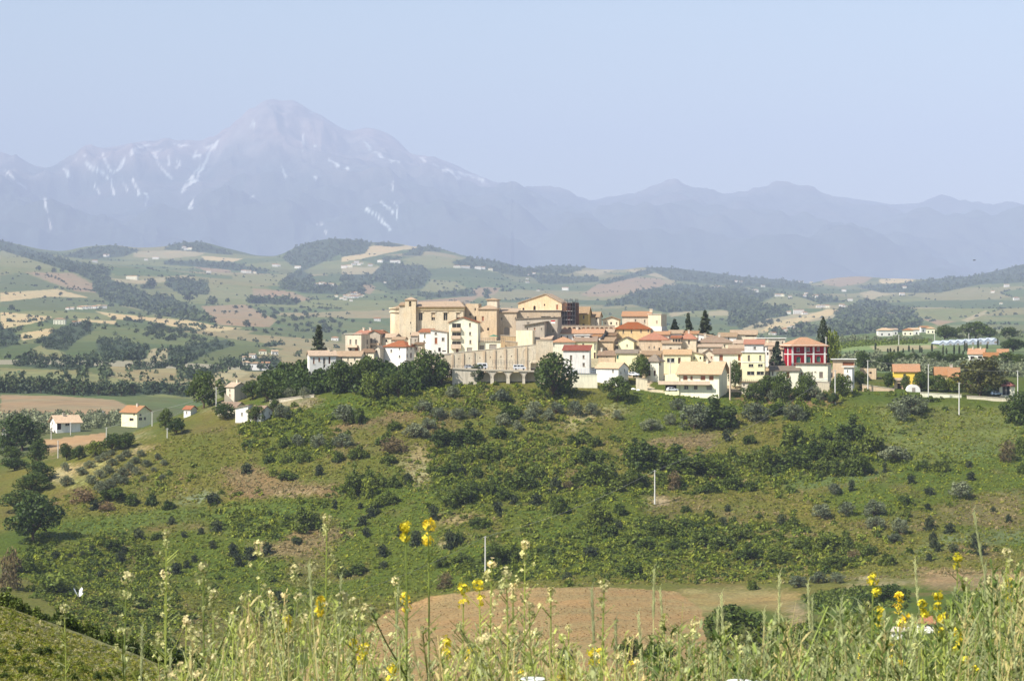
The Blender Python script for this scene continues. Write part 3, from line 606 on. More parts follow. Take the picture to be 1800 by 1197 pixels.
def tree_proto(seed, n, size, mat, trunk_h=0.25, broad=1.0, fill=0.3):
    rg = np.random.default_rng(seed); lobes = []; limbs = [([(0, 0, -0.08), (0.01, 0, trunk_h * 0.6), (0.0, 0.01, trunk_h + 0.2)], 0.035, 0.02)]
    for i in range(13):
        a = i * 2.4 + rg.random(); t = (i + 0.5) / 13; h = trunk_h + 0.06 + (1 - trunk_h - 0.16) * t
        r = 0.34 * broad * math.sin(math.pi * (0.22 + 0.70 * t)) * (0.75 + 0.5 * rg.random()); q = 0.13 + 0.09 * rg.random()
        lobes.append((r * math.cos(a), r * math.sin(a), h, q, q, q * 0.85))
        limbs.append(([(0, 0, trunk_h * 0.8 + 0.1 * t), (0.5 * r * math.cos(a), 0.5 * r * math.sin(a), h * 0.8 + 0.04), (r * math.cos(a), r * math.sin(a), h)], 0.016, 0.005))
    lobes.append((0, 0, 0.6, 0.26, 0.26, 0.3))
    v, f = lobes_cloud(lobes, n, rg, size, fill)
    return np_mesh('crown', v, f, [mat]), trunk_mesh('trunk', limbs, m_bark)
def fir_proto(seed, n, size, mat, rad=0.22, start=0.1):
    rg = np.random.default_rng(seed); cs, ns = [], []
    lv = 17
    for l in range(lv):
        z0 = start + (1 - start) * l / lv; rr = rad * (1 - (z0 - start) / (1 - start)) ** 0.85 + 0.012
        for b in range(7 if l < 13 else 5):
            a = rg.random() * 6.283; L = rr * (0.65 + 0.6 * rg.random()); m = max(3, int(n / (lv * 6.5)))
            t = np.sqrt(rg.random(m)); dr = -0.06 * t + 0.05 * t * t
            w = (rg.random(m) - 0.5) * 0.32 * L * (1.2 - t)
            cs.append(np.stack([t * L * math.cos(a) - w * math.sin(a), t * L * math.sin(a) + w * math.cos(a), z0 + dr + 0.015 * rg.normal(size=m)], 1))
            ns.append(np.array([0.5 * math.cos(a), 0.5 * math.sin(a), 0.8]) + 0.5 * rg.normal(size=(m, 3)))
    v, f = quads(np.concatenate(cs), np.concatenate(ns), size, rg, 1.7)
    return np_mesh('crown', v, f, [mat]), trunk_mesh('trunk', [([(0, 0, -0.06), (0, 0, 0.5), (0, 0, 0.97)], 0.022, 0.004)], m_bark)
def cypress_proto(seed, n, size, mat, rad=0.1):
    rg = np.random.default_rng(seed); t = rg.random(n); a = rg.random(n) * 6.283
    r = rad * np.sin(np.pi * np.clip(0.12 + 0.88 * t, 0, 1)) ** 0.7 * (0.85 + 0.25 * np.sin(5 * a + 9 * t)) * (0.8 + 0.3 * rg.random(n))
    c = np.stack([r * np.cos(a), r * np.sin(a), 0.05 + 0.95 * t], 1)
    v, f = quads(c, np.stack([np.cos(a), np.sin(a), 0.4 + 0 * a], 1) + 0.5 * rg.normal(size=(n, 3)), size, rg, 1.6)
    return np_mesh('crown', v, f, [mat]), trunk_mesh('trunk', [([(0, 0, -0.05), (0, 0, 0.3)], 0.02, 0.012)], m_bark)

PB = {'d': [bush_proto(s, 1500, 0.078, m_leaf) for s in range(6)], 'l': [bush_proto(20 + s, 1400, 0.075, m_leaf_l, 1.1, 0.1) for s in range(3)],
      'b': [bush_proto(30 + s, 900, 0.06, m_brownleaf, 1.0, 0.2) for s in range(2)], 's': [bush_proto(40 + s, 600, 0.10, m_fir, 0.75, 0.2) for s in range(4)],
      'm': [bush_proto(50 + s, 2800, 0.056, m_leaf, 1.1) for s in range(3)]}
PT = {'o': [tree_proto(60 + s, 1500, 0.062, m_olive, 0.12, 1.25, 0.35) for s in range(4)], 't': [tree_proto(70 + s, 2600, 0.052, m_tree, 0.18, 1.15) for s in range(4)],
      'q': [tree_proto(80 + s, 4200, 0.042, m_oak, 0.1, 1.3) for s in range(1)], 'f': [fir_proto(90 + s, 2600, 0.045, m_fir, 0.21) for s in range(3)],
      'p': [fir_proto(95, 2800, 0.06, m_fir, 0.42, 0.04)], 'c': [cypress_proto(100 + s, 900, 0.05, m_fir, 0.10) for s in range(2)], 'C': [cypress_proto(105, 1600, 0.045, m_fir, 0.2)],
      'F': [tree_proto(110 + s, 260, 0.13, m_far, 0.14, 1.2, 0.4) for s in range(3)], 'l': [tree_proto(120 + s, 2200, 0.055, m_leaf_l, 0.18, 1.15) for s in range(2)]}
_cnt = [0]
def plant(name, kind, x, y, wpx, hpx, label, cat, group=None, Y=None, Yr=(440.0, 1060.0), sink=0.04):
    """a plant whose foot the photograph shows at (x, y), wpx by hpx pixels big; it stands on the ground there"""
    _cnt[0] += 1; i = _cnt[0]
    fixed = Y is not None
    if Y is None: Y = hit(x, y, *Yr)
    X = Y * (x - 900) / F; z = ground(X, Y); s = Y / F; wd, h = wpx * s, hpx * s
    if fixed: h = max(CZ - (y - hpx - HY) / F * Y - z, h * 0.7)      # known distance: keep the top where it is, grow from the ground
    loc = (X, Y, z - sink * h); rz = (i * 2.399) % 6.283
    if kind in PB and kind not in ('l2',) and name in ('shrub', 'hedge_bush', 'young_tree', 'vine'):
        o = link(name, PB[kind][i % len(PB[kind])], None, loc, rz, (wd, wd, h))
        return tag(o, label, cat, group)
    cr, tr = PT[kind][i % len(PT[kind])]
    e = empty(name, loc, rz); k = {'f': 0.42, 'p': 0.84, 'c': 0.2, 'C': 0.4}.get(kind, 1.0)
    e.scale = (wd / k, wd / k, h)
    link('crown', cr, e); link('trunk', tr, e)
    return tag(e, label, cat, group)

LB = {'d': ('shrub', 'dark green leafy bush growing on the open grassy hillside below the village', 'bush', 'scrub bushes on the hillside'),
      'm': ('shrub', 'broad dark thicket bush of several leafy lobes on the hillside', 'bush', 'large thicket bushes on the hillside'),
      'l': ('shrub', 'light fresh green bush among darker scrub on the hillside', 'bush', 'light green bushes on the hillside'),
      'b': ('shrub', 'brownish half bare bush among green scrub on the hillside', 'bush', 'brownish bushes on the hillside'),
      's': ('young_tree', 'small dark young tree standing alone in hillside grass', 'tree', 'young trees dotted over the hillside'),
      'o': ('olive_tree', 'rounded grey green olive tree on the upper hillside', 'tree', 'olive trees on the hillside')}
MARKS = [((853, 1007), 'the pole by the ploughed field'), ((1151, 888), 'the mid hillside pole'), ((1468, 710), 'the tall brow pole'), ((1686, 729), 'the pole below the road'), ((1235, 690), 'the villa'), ((1070, 700), 'the white cottage tree'),
 ((880, 672), 'the arched bridge'), ((972, 690), 'the bridge end tree'), ((1380, 706), 'the bare earth bank'), ((1723, 705), 'the huge oak'), ((900, 1035), 'the ploughed field'), ((1110, 1035), 'the right end of the ploughed field'), ((680, 1080), 'the left end of the ploughed field'), ((445, 745), 'the white farmhouse'),
 ((600, 690), 'the wooded slope'), ((740, 690), 'the wood beneath the church'), ((200, 840), 'the olive rows'), ((58, 952), 'the round lone tree'), ((400, 868), 'the reddish dry strip'), ((330, 870), 'the pale grey patch'), ((540, 925), 'the big lone bush'), ((1600, 1113), 'the valley cottage'), ((1300, 1100), 'the valley bottom tree'), ((870, 830), 'the pale bare patch'), ((150, 1110), 'the dry vineyard bank'), ((1600, 800), 'the grass track'), ((1400, 840), 'the left end of the grass track')]
MW = []
for (mx, my), ml in MARKS:
    mY = hit(mx, my, 440, 930); MW.append((mY * (mx - 900) / F, mY, ml))
SEEN = {}
def where(x, y):
    Y = hit(x, y); X = Y * (x - 900) / F
    dl = sorted((math.hypot(X - a, (Y - b_) * 1.0), a, b_, t) for a, b_, t in MW)[0]
    if dl[0] < 9: return 'beside ' + dl[3]
    if abs(Y - dl[2]) < 0.45 * abs(X - dl[1]): return ('a little along from ' if dl[0] < 25 else 'level with ') + dl[3]
    return ('just ' if dl[0] < 22 else '') + ('uphill of ' if Y > dl[2] else 'downhill of ') + dl[3]
def bushes(x0, y0, s, lst):
    for X, Yb, W, Hh, k in lst:
        x, y = x0 + X / s, y0 + Yb / s
        if k == 'd' and W / s > 44: k = 'm'
        n_, l_, c_, g_ = LB[k]; r_ = Hh / W
        sz = {'d': ('small', 'medium sized', 'large'), 'm': ('broad', 'broad', 'very broad'), 'l': ('small', 'leafy', 'wide'), 'b': ('small', 'ragged', 'tall'), 's': ('tiny', 'little', 'sturdy'), 'o': ('small', 'rounded', 'large')}[k][0 if W / s < 20 else 1 if W / s < 32 else 2]
        look = {'d': 'dark green bush', 'm': 'dark thicket bush', 'l': 'light green bush', 'b': 'brownish half bare bush', 's': 'dark young tree', 'o': 'grey green olive tree'}[k]
        sh_ = 'upright ' if r_ > 1.12 else 'low ' if r_ < .68 else ''
        plant(n_, k, x, y, W / s * 1.22, Hh / s * 1.12, (sz + ' ' + sh_ + look + ' ' + where(x, y)), c_, g_)
d, o, l, b, s_ = 'd', 'o', 'l', 'b', 's'
bushes(400, 640, 2.571, [(755,130,90,110,d),(620,145,60,60,d),(1020,155,55,50,o),(1235,180,70,60,o),(885,220,60,50,o),(955,250,70,45,o),(1040,250,60,45,o),(1115,240,50,40,o),(1285,240,100,70,d),(1385,225,60,50,o),(1370,268,60,55,o),(1450,258,50,50,o),(1482,225,60,50,o),(1572,235,60,65,o),(1645,232,60,50,o),(1310,305,40,50,o),(1250,275,60,50,o),(525,260,90,70,o),(590,270,70,90,d),(840,330,70,60,o),(905,300,60,50,o),(880,335,60,40,o),(975,365,130,100,d),(1085,355,120,90,d),(1225,330,80,60,d),(715,370,80,80,d),(755,300,60,50,d),(745,400,110,70,b),(730,450,70,50,d),(590,430,80,70,d),(500,440,50,60,d),(320,375,50,50,o),(415,385,60,60,o),(520,380,70,60,o),(460,380,50,50,d),(255,380,50,60,d),(85,495,50,45,s_),(275,515,80,45,d),(205,510,40,40,l),(415,505,35,50,s_),(190,445,50,45,d),(265,445,50,40,d),(350,440,60,50,l),(575,590,120,140,d),(635,560,70,110,d),(635,600,60,90,l),(700,555,60,70,d),(755,560,60,60,d),(815,545,40,45,s_),(690,640,70,60,d),(740,630,70,60,d),(1050,630,150,90,d),(1000,500,90,60,d),(930,495,50,40,d),(1080,440,60,60,d),(1025,450,50,60,d),(1180,430,110,80,d),(1130,510,60,50,d),(1060,505,40,40,s_),(1110,590,90,70,d),(1190,590,60,90,d),(1250,610,80,60,d),(1320,560,140,110,d),(1400,510,80,60,d),(1485,575,55,65,s_),(1395,635,50,50,s_),(1540,570,50,40,b),(1220,665,45,50,s_),(1295,635,40,40,s_),(1490,670,90,90,d),(1600,540,90,80,d),(1690,540,140,150,d),(1620,440,120,70,d),(1610,350,80,70,d),(1560,360,50,50,d),(1660,370,60,60,d),(1760,570,90,70,d),(1760,250,40,40,o),(370,745,115,125,d),(485,660,25,45,s_),(600,655,25,25,s_),(648,695,45,45,s_),(610,735,45,45,s_),(625,780,40,40,s_),(680,675,25,25,s_),(930,710,45,70,s_),(1125,735,60,50,d),(1165,735,50,40,d),(1230,695,25,20,s_),(180,750,100,30,d),(265,705,50,35,d),(310,815,40,30,s_),(25,865,45,55,s_),(48,920,50,60,s_),(100,888,55,55,s_),(180,860,45,55,s_),(700,865,45,50,s_),(785,785,40,55,s_),(850,830,50,70,s_),(1045,805,50,55,d),(1005,840,50,80,s_),(1060,895,80,50,d),(970,920,60,60,d),(520,960,80,60,d),(590,950,80,60,d),(705,925,40,30,s_),(1210,900,130,120,d),(1300,880,80,80,d),(1430,850,80,40,d),(1640,880,70,50,s_),(1680,720,110,100,d),(1770,680,60,60,d),(1720,775,90,60,d),(1765,750,40,40,s_),(1535,975,40,35,s_),(1600,740,50,40,d),(985,1010,70,70,b)])
bushes(1100, 640, 2.571, [(235,210,50,50,o),(310,300,110,110,o),(400,275,180,130,d),(460,280,70,70,d),(585,260,85,75,o),(685,230,80,70,d),(760,255,70,70,o),(810,240,60,60,d),(115,305,70,50,o),(200,280,45,50,o),(1285,230,130,80,o),(1250,260,60,70,o),(750,365,110,110,d),(905,350,70,70,d),(1030,340,140,110,d),(1110,390,110,100,d),(860,420,140,100,d),(960,420,120,110,d),(630,470,130,120,d),(740,470,110,100,d),(1040,490,130,120,d),(920,500,120,90,d),(1210,440,105,65,o),(790,470,100,80,d),(480,430,50,70,d),(540,460,80,60,d),(455,345,40,50,s_),(560,360,60,50,d),(330,490,200,110,d),(220,470,160,110,d),(60,470,150,150,d),(40,550,120,100,d),(200,540,120,80,d),(220,570,60,80,b),(375,580,80,60,d),(480,560,90,80,d),(555,570,60,50,d),(660,500,70,50,d),(1340,480,60,60,d),(1425,480,70,60,d),(1170,490,20,50,s_),(1725,440,75,90,b),(1790,400,60,90,d),(1770,265,90,100,d),(1790,490,40,60,d),(1515,605,90,70,o),(1550,470,30,30,s_),(1560,525,40,35,s_),(1290,540,40,40,s_),(1020,575,30,50,s_),(945,590,50,50,o),(1260,635,60,50,d),(1265,695,50,40,d),(885,695,80,60,o),(995,690,60,60,o),(1120,690,80,70,o),(1130,740,70,50,o),(705,725,45,45,s_),(755,735,65,55,d),(375,695,50,40,d),(270,670,40,40,d),(440,730,40,40,s_),(100,725,60,50,d),(160,770,120,60,d),(280,740,80,50,d),(90,835,90,60,d),(340,820,100,70,d),(430,830,110,90,d),(230,830,90,50,d),(520,790,90,60,d),(600,700,40,30,d),(460,670,30,30,s_),(910,840,100,90,d),(1000,840,60,90,d),(1030,885,60,50,b),(1100,870,70,70,d),(960,910,150,60,d),(1185,905,75,65,d),(790,840,90,60,d),(700,890,120,60,d),(560,870,120,60,d),(1240,770,60,70,o),(1215,810,50,40,o),(1375,755,50,55,s_),(1465,770,50,45,s_),(1390,835,40,75,s_),(1410,850,30,40,s_),(1370,890,30,35,s_),(1480,850,45,35,s_),(1580,830,40,70,s_),(1600,865,50,50,s_),(1730,720,30,35,s_),(1660,670,25,25,s_),(1365,665,30,30,s_),(1370,590,50,30,s_),(30,960,90,90,d),(570,1020,50,60,d),(780,1010,70,50,o),(870,990,60,50,o),(950,990,60,45,o)])
bushes(0, 850, 3, [(505,140,60,50,s_),(890,130,70,50,d),(1120,105,75,55,s_),(905,220,40,40,s_),(730,295,55,60,s_),(590,350,90,70,d),(760,375,70,70,d),(830,295,70,45,d),(1145,250,60,55,s_),(1060,270,35,35,s_),(970,290,35,35,s_),(635,420,50,60,s_),(655,370,40,40,s_),(485,365,35,40,s_),(435,385,30,30,s_),(370,400,30,30,s_),(295,395,45,40,s_),(530,505,40,45,s_),(195,455,80,50,d),(235,500,50,35,d),(1120,340,40,40,s_),(860,490,45,40,s_),(985,450,35,40,s_),(1565,315,50,35,d),(1025,415,35,35,s_),(930,480,60,60,s_),
  (700,110,70,70,d),(800,115,60,80,d),(440,100,120,80,b),(600,90,130,80,d),(560,150,80,50,b),(300,590,180,120,l),(520,640,120,60,d),(700,640,140,70,l),(820,720,90,70,l),(60,560,110,210,b),(130,470,110,120,d),(30,660,90,120,d),(900,900,120,120,d),(990,960,110,110,d),(1400,740,100,110,d),(1470,640,40,70,s_)])
# olive rows on the left spur, and the trees round them
OR = 'olive trees in rows on the left spur'
for X, Yb, W, Hh in [(690,780,100,110),(860,800,140,90),(940,740,130,90),(1030,690,110,80),(1100,650,120,90),(1170,610,110,70),(700,920,150,120),(960,920,140,120),(1050,850,130,110),(1130,790,140,100),(1180,720,120,90),(1260,670,120,80),(1330,620,120,90),(1060,1010,170,140),(1150,950,140,110),(1230,900,140,120),(1290,830,130,110),(1360,760,120,100),(1420,700,110,80),(1480,630,100,80),(1310,910,110,100),(1430,820,110,100),(1540,730,120,80),(1620,790,80,60),(1660,660,80,80),(1720,720,90,70),(1710,870,90,60),(1510,890,80,70)]:
    plant('olive_tree', 'o', X / 5.987, 700 + Yb / 5.987, W / 5.987 * 0.82, Hh / 5.987 * 0.95, 'silvery olive tree planted in a sloping row on the pale spur', 'tree', OR)
for i, (X, Yb, W, Hh, k, lab) in enumerate([(230,500,420,330,'t','wide dark tree standing beside the ploughed patch on the spur'),(400,700,180,240,'t','tall narrow dark tree in front of the ploughed patch'),(70,560,200,150,'t','dark low tree beside the white gable at the valley edge'),(700,660,130,160,'t','dark bushy tree at the foot of the olive rows'),(830,650,130,130,'t','dark tree next above the foot of the olive rows'),(1000,610,170,150,'l','lighter green tree midway along the hedge of the ploughed patch'),(1180,560,190,170,'t','large dark tree at the upper end of the ploughed patch'),(1320,540,180,150,'t','rounded dark tree beside the pale track on the spur'),(420,900,260,200,'t','brownish dark tree on the lower left spur'),(330,1000,300,180,'t','spreading dark tree low on the left spur'),(120,650,220,140,'t','grey green tree on the left valley edge'),(150,760,250,120,'t','low spreading tree under the left valley edge'),(1740,330,140,190,'t','brown green tree above the pale track end'),(280,1190,420,200,'t','big dark rounded tree on the left slope below the spur')]):
    plant('broadleaf_tree', k, X / 5.987, 700 + Yb / 5.987, W / 5.987 * 1.15, Hh / 5.987 * 1.15, lab, 'tree')
plant('broadleaf_tree', 't', 58, 952, 92, 86, 'large round dark tree alone on the lower left hillside', 'tree')
# trees in and round the village (foot x, y, width, height, kind, label)
VT = [(560, 630, 34, 60, 'f', 'tall dark fir rising over the long white house at the village end'), (496, 644, 14, 37, 'f', 'slim dark conifer standing alone beyond the wooded slope'),
 (1186, 594, 22, 34, 'f', 'shortest dark fir behind the orange roofs'), (1210, 592, 20, 43, 'f', 'slender dark fir between two other firs behind the roofs'), (1240, 594, 30, 50, 'f', 'tallest dark fir of three behind the village roofs'),
 (953, 549, 14, 24, 'f', 'small dark conifer against the gabled stone hall'), (1366, 650, 38, 52, 'p', 'broad dark conifer beside the crimson house'), (1447, 604, 20, 46, 'C', 'dark columnar cypress behind the crimson house'),
 (1460, 604, 30, 28, 'l', 'bright round tree beside the dark cypress'), (1516, 640, 28, 32, 't', 'round green tree right of the crimson house on the flat land'), (1554, 640, 28, 26, 't', 'green bushy tree beyond the yellow house'),
 (1512, 682, 26, 30, 't', 'round street tree beside the ruined brick wall'), (1563, 683, 20, 27, 't', 'small clipped tree beside the yellow house porch'), (1592, 685, 18, 24, 't', 'dark small tree in front of the yellow house'),
 (1619, 688, 28, 32, 't', 'leafy street tree behind the white tunnel cover'), (1648, 689, 28, 30, 't', 'leafy street tree in front of the long red roof'), (1668, 689, 24, 24, 'l', 'low light green street tree by the roadside wall'),
 (1723, 697, 88, 64, 'q', 'huge spreading oak with browning crown beside the road'), (1127, 661, 32, 36, 't', 'round green tree by the curving village track'), (882, 631, 20, 20, 't', 'small round tree on the terrace below the arcade wall'),
 (972, 638, 14, 18, 't', 'little dark tree on the stepped terrace'), (838, 668, 28, 26, 't', 'dark rounded bush tree against the bridge ramp'), (972, 690, 66, 66, 't', 'large dark tree hiding the end of the arched bridge'),
 (1085, 705, 46, 44, 't', 'dense dark tree below the white cottage'), (358, 718, 54, 62, 't', 'big round tree beside the old farmhouse on the spur'), (392, 700, 18, 22, 't', 'dark tree behind the old farmhouse'),
 (1293, 665, 22, 30, 't', 'dark tree behind the villa beside the tall cream house'), (1350, 700, 40, 40, 't', 'dark tree at the foot of the tall cream house'), (1322, 705, 36, 30, 't', 'rounded shrubby tree above the bare earth bank'),
 (1375, 690, 36, 34, 't', 'bushy tree under the grey roofed annexe'), (1417, 690, 34, 34, 't', 'bushy tree before the cream house terrace'), (1362, 705, 22, 20, 'o', 'small grey tree on the bare earth bank'), (1408, 703, 26, 22, 't', 'low dark tree on the edge of the earth bank'),
 (1432, 704, 24, 26, 'o', 'grey green tree at the right end of the earth bank'), (1480, 695, 36, 36, 't', 'dark tree beside the tall pale pole on the brow'), (1465, 712, 16, 22, 't', 'small dark tree at the foot of the pale pole'),
 (1196, 666, 14, 18, 't', 'dark garden tree behind the villa'), (508, 700, 17, 18, 'o', 'clipped round tree in front of the terrace wall'), (535, 700, 16, 19, 'o', 'second clipped round tree in front of the terrace wall'),
 (444, 703, 32, 34, 't', 'dark tree beside the old farmhouse wall'), (470, 706, 42, 42, 't', 'spreading dark tree over the terrace edge'), (700, 698, 40, 44, 't', 'dark cone shaped tree in the wooded slope below the church'),
 (755, 672, 62, 54, 't', 'tall bushy tree at the top of the wooded slope under the village'), (776, 668, 36, 34, 't', 'dark tree next to the bridge ramp'), (640, 668, 48, 40, 't', 'leafy tree below the white house with red hip roof'),
 (600, 672, 50, 36, 't', 'leafy tree below the long tan house'), (655, 690, 40, 36, 'l', 'light green tree within the wooded slope'), (484, 728, 20, 26, 't', 'dark tree beside the white farmhouse gable'), (497, 738, 26, 26, 'o', 'grey olive below the white farmhouse'),
 (450, 742, 30, 28, 't', 'dark bush tree in front of the white farmhouse'), (395, 735, 36, 26, 't', 'brown green tree left of the white farmhouse'), (310, 765, 30, 30, 't', 'dark conifer like tree on the spur crest'), (1790, 742, 50, 50, 't', 'dark tree at the right end of the roadside bank')]
for x, y, wd, h, k, lab in VT:
    nm = {'f': 'fir_tree', 'p': 'conifer', 'C': 'cypress_tree', 'q': 'oak_tree', 'o': 'olive_tree'}.get(k, 'broadleaf_tree')
    D = 890 + max(0, 690 - y) * 0.8 - 2 if 540 < x < 1480 and y < 692 else None
    plant(nm, k, x, y, wd * 1.12, h * 1.06, lab, 'tree', None, Y=D)

def stuff_cloud(name, pts, sizes, nq, qsize, mat, label, cat, hfac=1.0, seed=5):
    """many small plants joined: pts (n,3) feet, sizes (n,) metres, nq faces each"""
    rg = np.random.default_rng(seed); n = len(pts)
    c = np.repeat(pts, nq, 0); s = np.repeat(sizes, nq)[:, None]
    dd = rg.normal(size=(n * nq, 3)); dd /= np.linalg.norm(dd, axis=1, keepdims=True); dd[:, 2] = np.abs(dd[:, 2]) * 0.9 + 0.05
    r = (0.55 + 0.5 * rg.random((n * nq, 1)))
    off = dd * s * r * np.array((0.5, 0.5, hfac)); nor = dd + 0.8 * rg.normal(size=dd.shape)
    v, f = quads(c + off, nor, s[:, 0] * qsize, rg)
    o = link(name, np_mesh(name, v, f, [mat])); return tag(o, label, cat, kind='stuff')
def scatter(polys, n, Yr, seed, nsearch=260):
    """random spots that the photograph shows inside the polygons, dropped on the ground"""
    rg = np.random.default_rng(seed); out = []
    areas = [0.5 * abs(sum(p[i][0] * p[i - 1][1] - p[i - 1][0] * p[i][1] for i in range(len(p)))) for p in polys]; tot = sum(areas)
    Ys = gd(np.linspace(Yr[0], Yr[1], nsearch))
    for p, a in zip(polys, areas):
        k = int(n * a / tot * 2.6) + 6; q = np.array(p)
        xs = rg.uniform(q[:, 0].min(), q[:, 0].max(), k * 3); ys = rg.uniform(q[:, 1].min(), q[:, 1].max(), k * 3)
        m = inpoly(xs, ys, p); xs, ys = xs[m], ys[m]; want = int(n * a / tot) + 1; xs, ys = xs[:want], ys[:want]
        if not len(xs): continue
        X = Ys[None] * (xs[:, None] - 900) / F; Yg = np.broadcast_to(Ys, X.shape); Z = H(X.ravel(), Yg.ravel()).reshape(X.shape)
        yy = HY - (Z - CZ) * F / Yg; i = np.argmax(yy <= ys[:, None], 1); ok = (yy <= ys[:, None]).any(1); r = np.arange(len(xs))
        i0 = np.maximum(i - 1, 0); ya, yb_ = yy[r, i0], yy[r, i]; t = np.clip((ya - ys) / np.where(ya - yb_ == 0, 1, ya - yb_), 0, 1)
        Yp = Ys[i0] + (Ys[i] - Ys[i0]) * t; Xp = Yp * (xs - 900) / F
        out.append(np.stack([Xp, Yp, H(Xp, Yp)], 1)[ok])
    return np.concatenate(out)
# the wooded slope under the village
WS = [zc(320, 570, 5.987, [(800, 480), (900, 455), (1200, 450), (1330, 470), (1796, 410), (2300, 520), (2600, 500), (2780, 600), (2600, 690), (2200, 720), (1700, 720), (1400, 745), (1000, 720), (820, 640)])]
pts = scatter(WS, 300, (860, 1010), 3)
stuff_cloud('wood', pts, 3.2 + 2.6 * np.random.default_rng(4).random(len(pts)), 170, 0.17, m_tree, 'dense dark wood covering the slope under the village', 'wood', 0.85)
# hillside undergrowth
HP = [[(60, 900), (300, 770), (420, 745), (560, 700), (790, 672), (1000, 690), (1180, 695), (1480, 712), (1800, 720), (1800, 1005), (1420, 1025), (1060, 1028), (760, 1042), (640, 1100), (400, 1180), (120, 1090), (20, 1000)]]
SC = [zc(400, 640, 2.571, p) for p in ([(60, 280), (330, 200), (560, 330), (480, 440), (200, 430), (60, 400)], [(560, 130), (1000, 70), (1400, 110), (1360, 200), (900, 230), (600, 190)], [(1420, 90), (1600, 120), (1560, 200), (1350, 200)], [(900, 380), (1500, 330), (1780, 430), (1750, 620), (1300, 640), (920, 600)], [(1240, 840), (1800, 700), (1800, 985), (1100, 980), (1000, 930)], [(0, 660), (320, 690), (300, 800), (0, 780)])] + \
     [zc(1100, 640, 2.571, p) for p in ([(0, 700), (250, 680), (760, 740), (1050, 800), (1120, 900), (850, 960), (400, 985), (0, 985)], [(0, 330), (430, 420), (1100, 300), (1150, 470), (900, 520), (560, 580), (0, 600)], [(480, 110), (940, 110), (1450, 150), (1420, 180), (1050, 130), (900, 210), (520, 200)])] + [zc(0, 850, 3, [(150, 300), (700, 260), (900, 480), (1000, 700), (850, 850), (500, 760), (150, 600)])]
# tufts and clumps set out over the hillside: one object per kind, its plants placed by geometry nodes
def tuft_mesh(seed, n, mat, hf=1.0, sz=0.42, asp=1.5):
    rg = np.random.default_rng(seed); dd = rg.normal(size=(n, 3)); dd /= np.linalg.norm(dd, axis=1, keepdims=True); dd[:, 2] = np.abs(dd[:, 2])
    v, f = quads(dd * (0.5 + 0.5 * rg.random((n, 1))) * (0.5, 0.5, 0.55 * hf), dd + 0.9 * rg.normal(size=(n, 3)), np.full(n, sz), rg, asp)
    return np_mesh('tuft', v, f, [mat])
def gn_stuff(name, pts, scales, protos, label, cat, seed=1):
    cl = bpy.data.collections.new(name + '_plants')
    for i, me in enumerate(protos):
        cl.objects.link(bpy.data.objects.new('plant_%d' % i, me))
    rg = np.random.default_rng(seed); n = len(pts)
    me = bpy.data.meshes.new(name); me.vertices.add(n); me.vertices.foreach_set('co', np.ascontiguousarray(pts, np.float32).ravel())
    at = me.attributes.new('size', 'FLOAT_VECTOR', 'POINT'); sv = np.stack([scales * (0.8 + 0.5 * rg.random(n)), scales * (0.8 + 0.5 * rg.random(n)), scales * (0.7 + 0.6 * rg.random(n))], 1); at.data.foreach_set('vector', sv.astype(np.float32).ravel())
    at = me.attributes.new('turn', 'FLOAT_VECTOR', 'POINT'); rv = np.zeros((n, 3), np.float32); rv[:, 2] = rg.random(n) * 6.283; at.data.foreach_set('vector', rv.ravel())
    o = link(name, me); g = bpy.data.node_groups.new(name, 'GeometryNodeTree')
    g.interface.new_socket('Geometry', in_out='INPUT', socket_type='NodeSocketGeometry'); g.interface.new_socket('Geometry', in_out='OUTPUT', socket_type='NodeSocketGeometry')
    gi = g.nodes.new('NodeGroupInput'); go = g.nodes.new('NodeGroupOutput'); ci = g.nodes.new('GeometryNodeCollectionInfo'); ip = g.nodes.new('GeometryNodeInstanceOnPoints')
    ci.inputs['Collection'].default_value = cl; ci.inputs['Separate Children'].default_value = True; ci.inputs['Reset Children'].default_value = True
    na = g.nodes.new('GeometryNodeInputNamedAttribute'); na.data_type = 'FLOAT_VECTOR'; na.inputs['Name'].default_value = 'size'
    nr = g.nodes.new('GeometryNodeInputNamedAttribute'); nr.data_type = 'FLOAT_VECTOR'; nr.inputs['Name'].default_value = 'turn'
    L = g.links.new; L(gi.outputs[0], ip.inputs['Points']); L(ci.outputs[0], ip.inputs['Instance']); ip.inputs['Pick Instance'].default_value = True
    L(na.outputs['Attribute'], ip.inputs['Scale']); L(nr.outputs['Attribute'], ip.inputs['Rotation']); L(ip.outputs[0], go.inputs[0])
    m = o.modifiers.new('scatter', 'NODES'); m.node_group = g
    return tag(o, label, cat, kind='stuff')
m_tg = leaf_mat('tuft_green', (114, 128, 40), 0.35, 0.3, (1.2, 1.05, .75), (.6, 1.4)); m_td = leaf_mat('tuft_dry', (150, 136, 92), 0.3, 0.3, (1.06, 1.03, .92), (.7, 1.3)); m_tb = leaf_mat('tuft_olive', (128, 128, 52), 0.3, 0.3, (1.08, 1.04, .85), (.65, 1.35)); m_tp = leaf_mat('tuft_pale', (168, 162, 112), 0.2, 0.3, (1.02, 1.02, .95), (.75, 1.25)); m_br = leaf_mat('bramble_leaves', (96, 114, 36), 0.35, 0.3)
pts = scatter(HP, 50000, (560, 905), 13, 56); lc = land_colour(pts[:, 0], pts[:, 1], pts[:, 2]); ratio = lc[:, 0] / lc[:, 1] + 0.10 * np.random.default_rng(3).normal(size=len(pts)); _k = lc.mean(1) < 0.19; pts, ratio, lc = pts[_k], ratio[_k], lc[_k]; sz_ = 0.45 + 0.85 * np.random.default_rng(14).random(len(pts)) ** 2.2
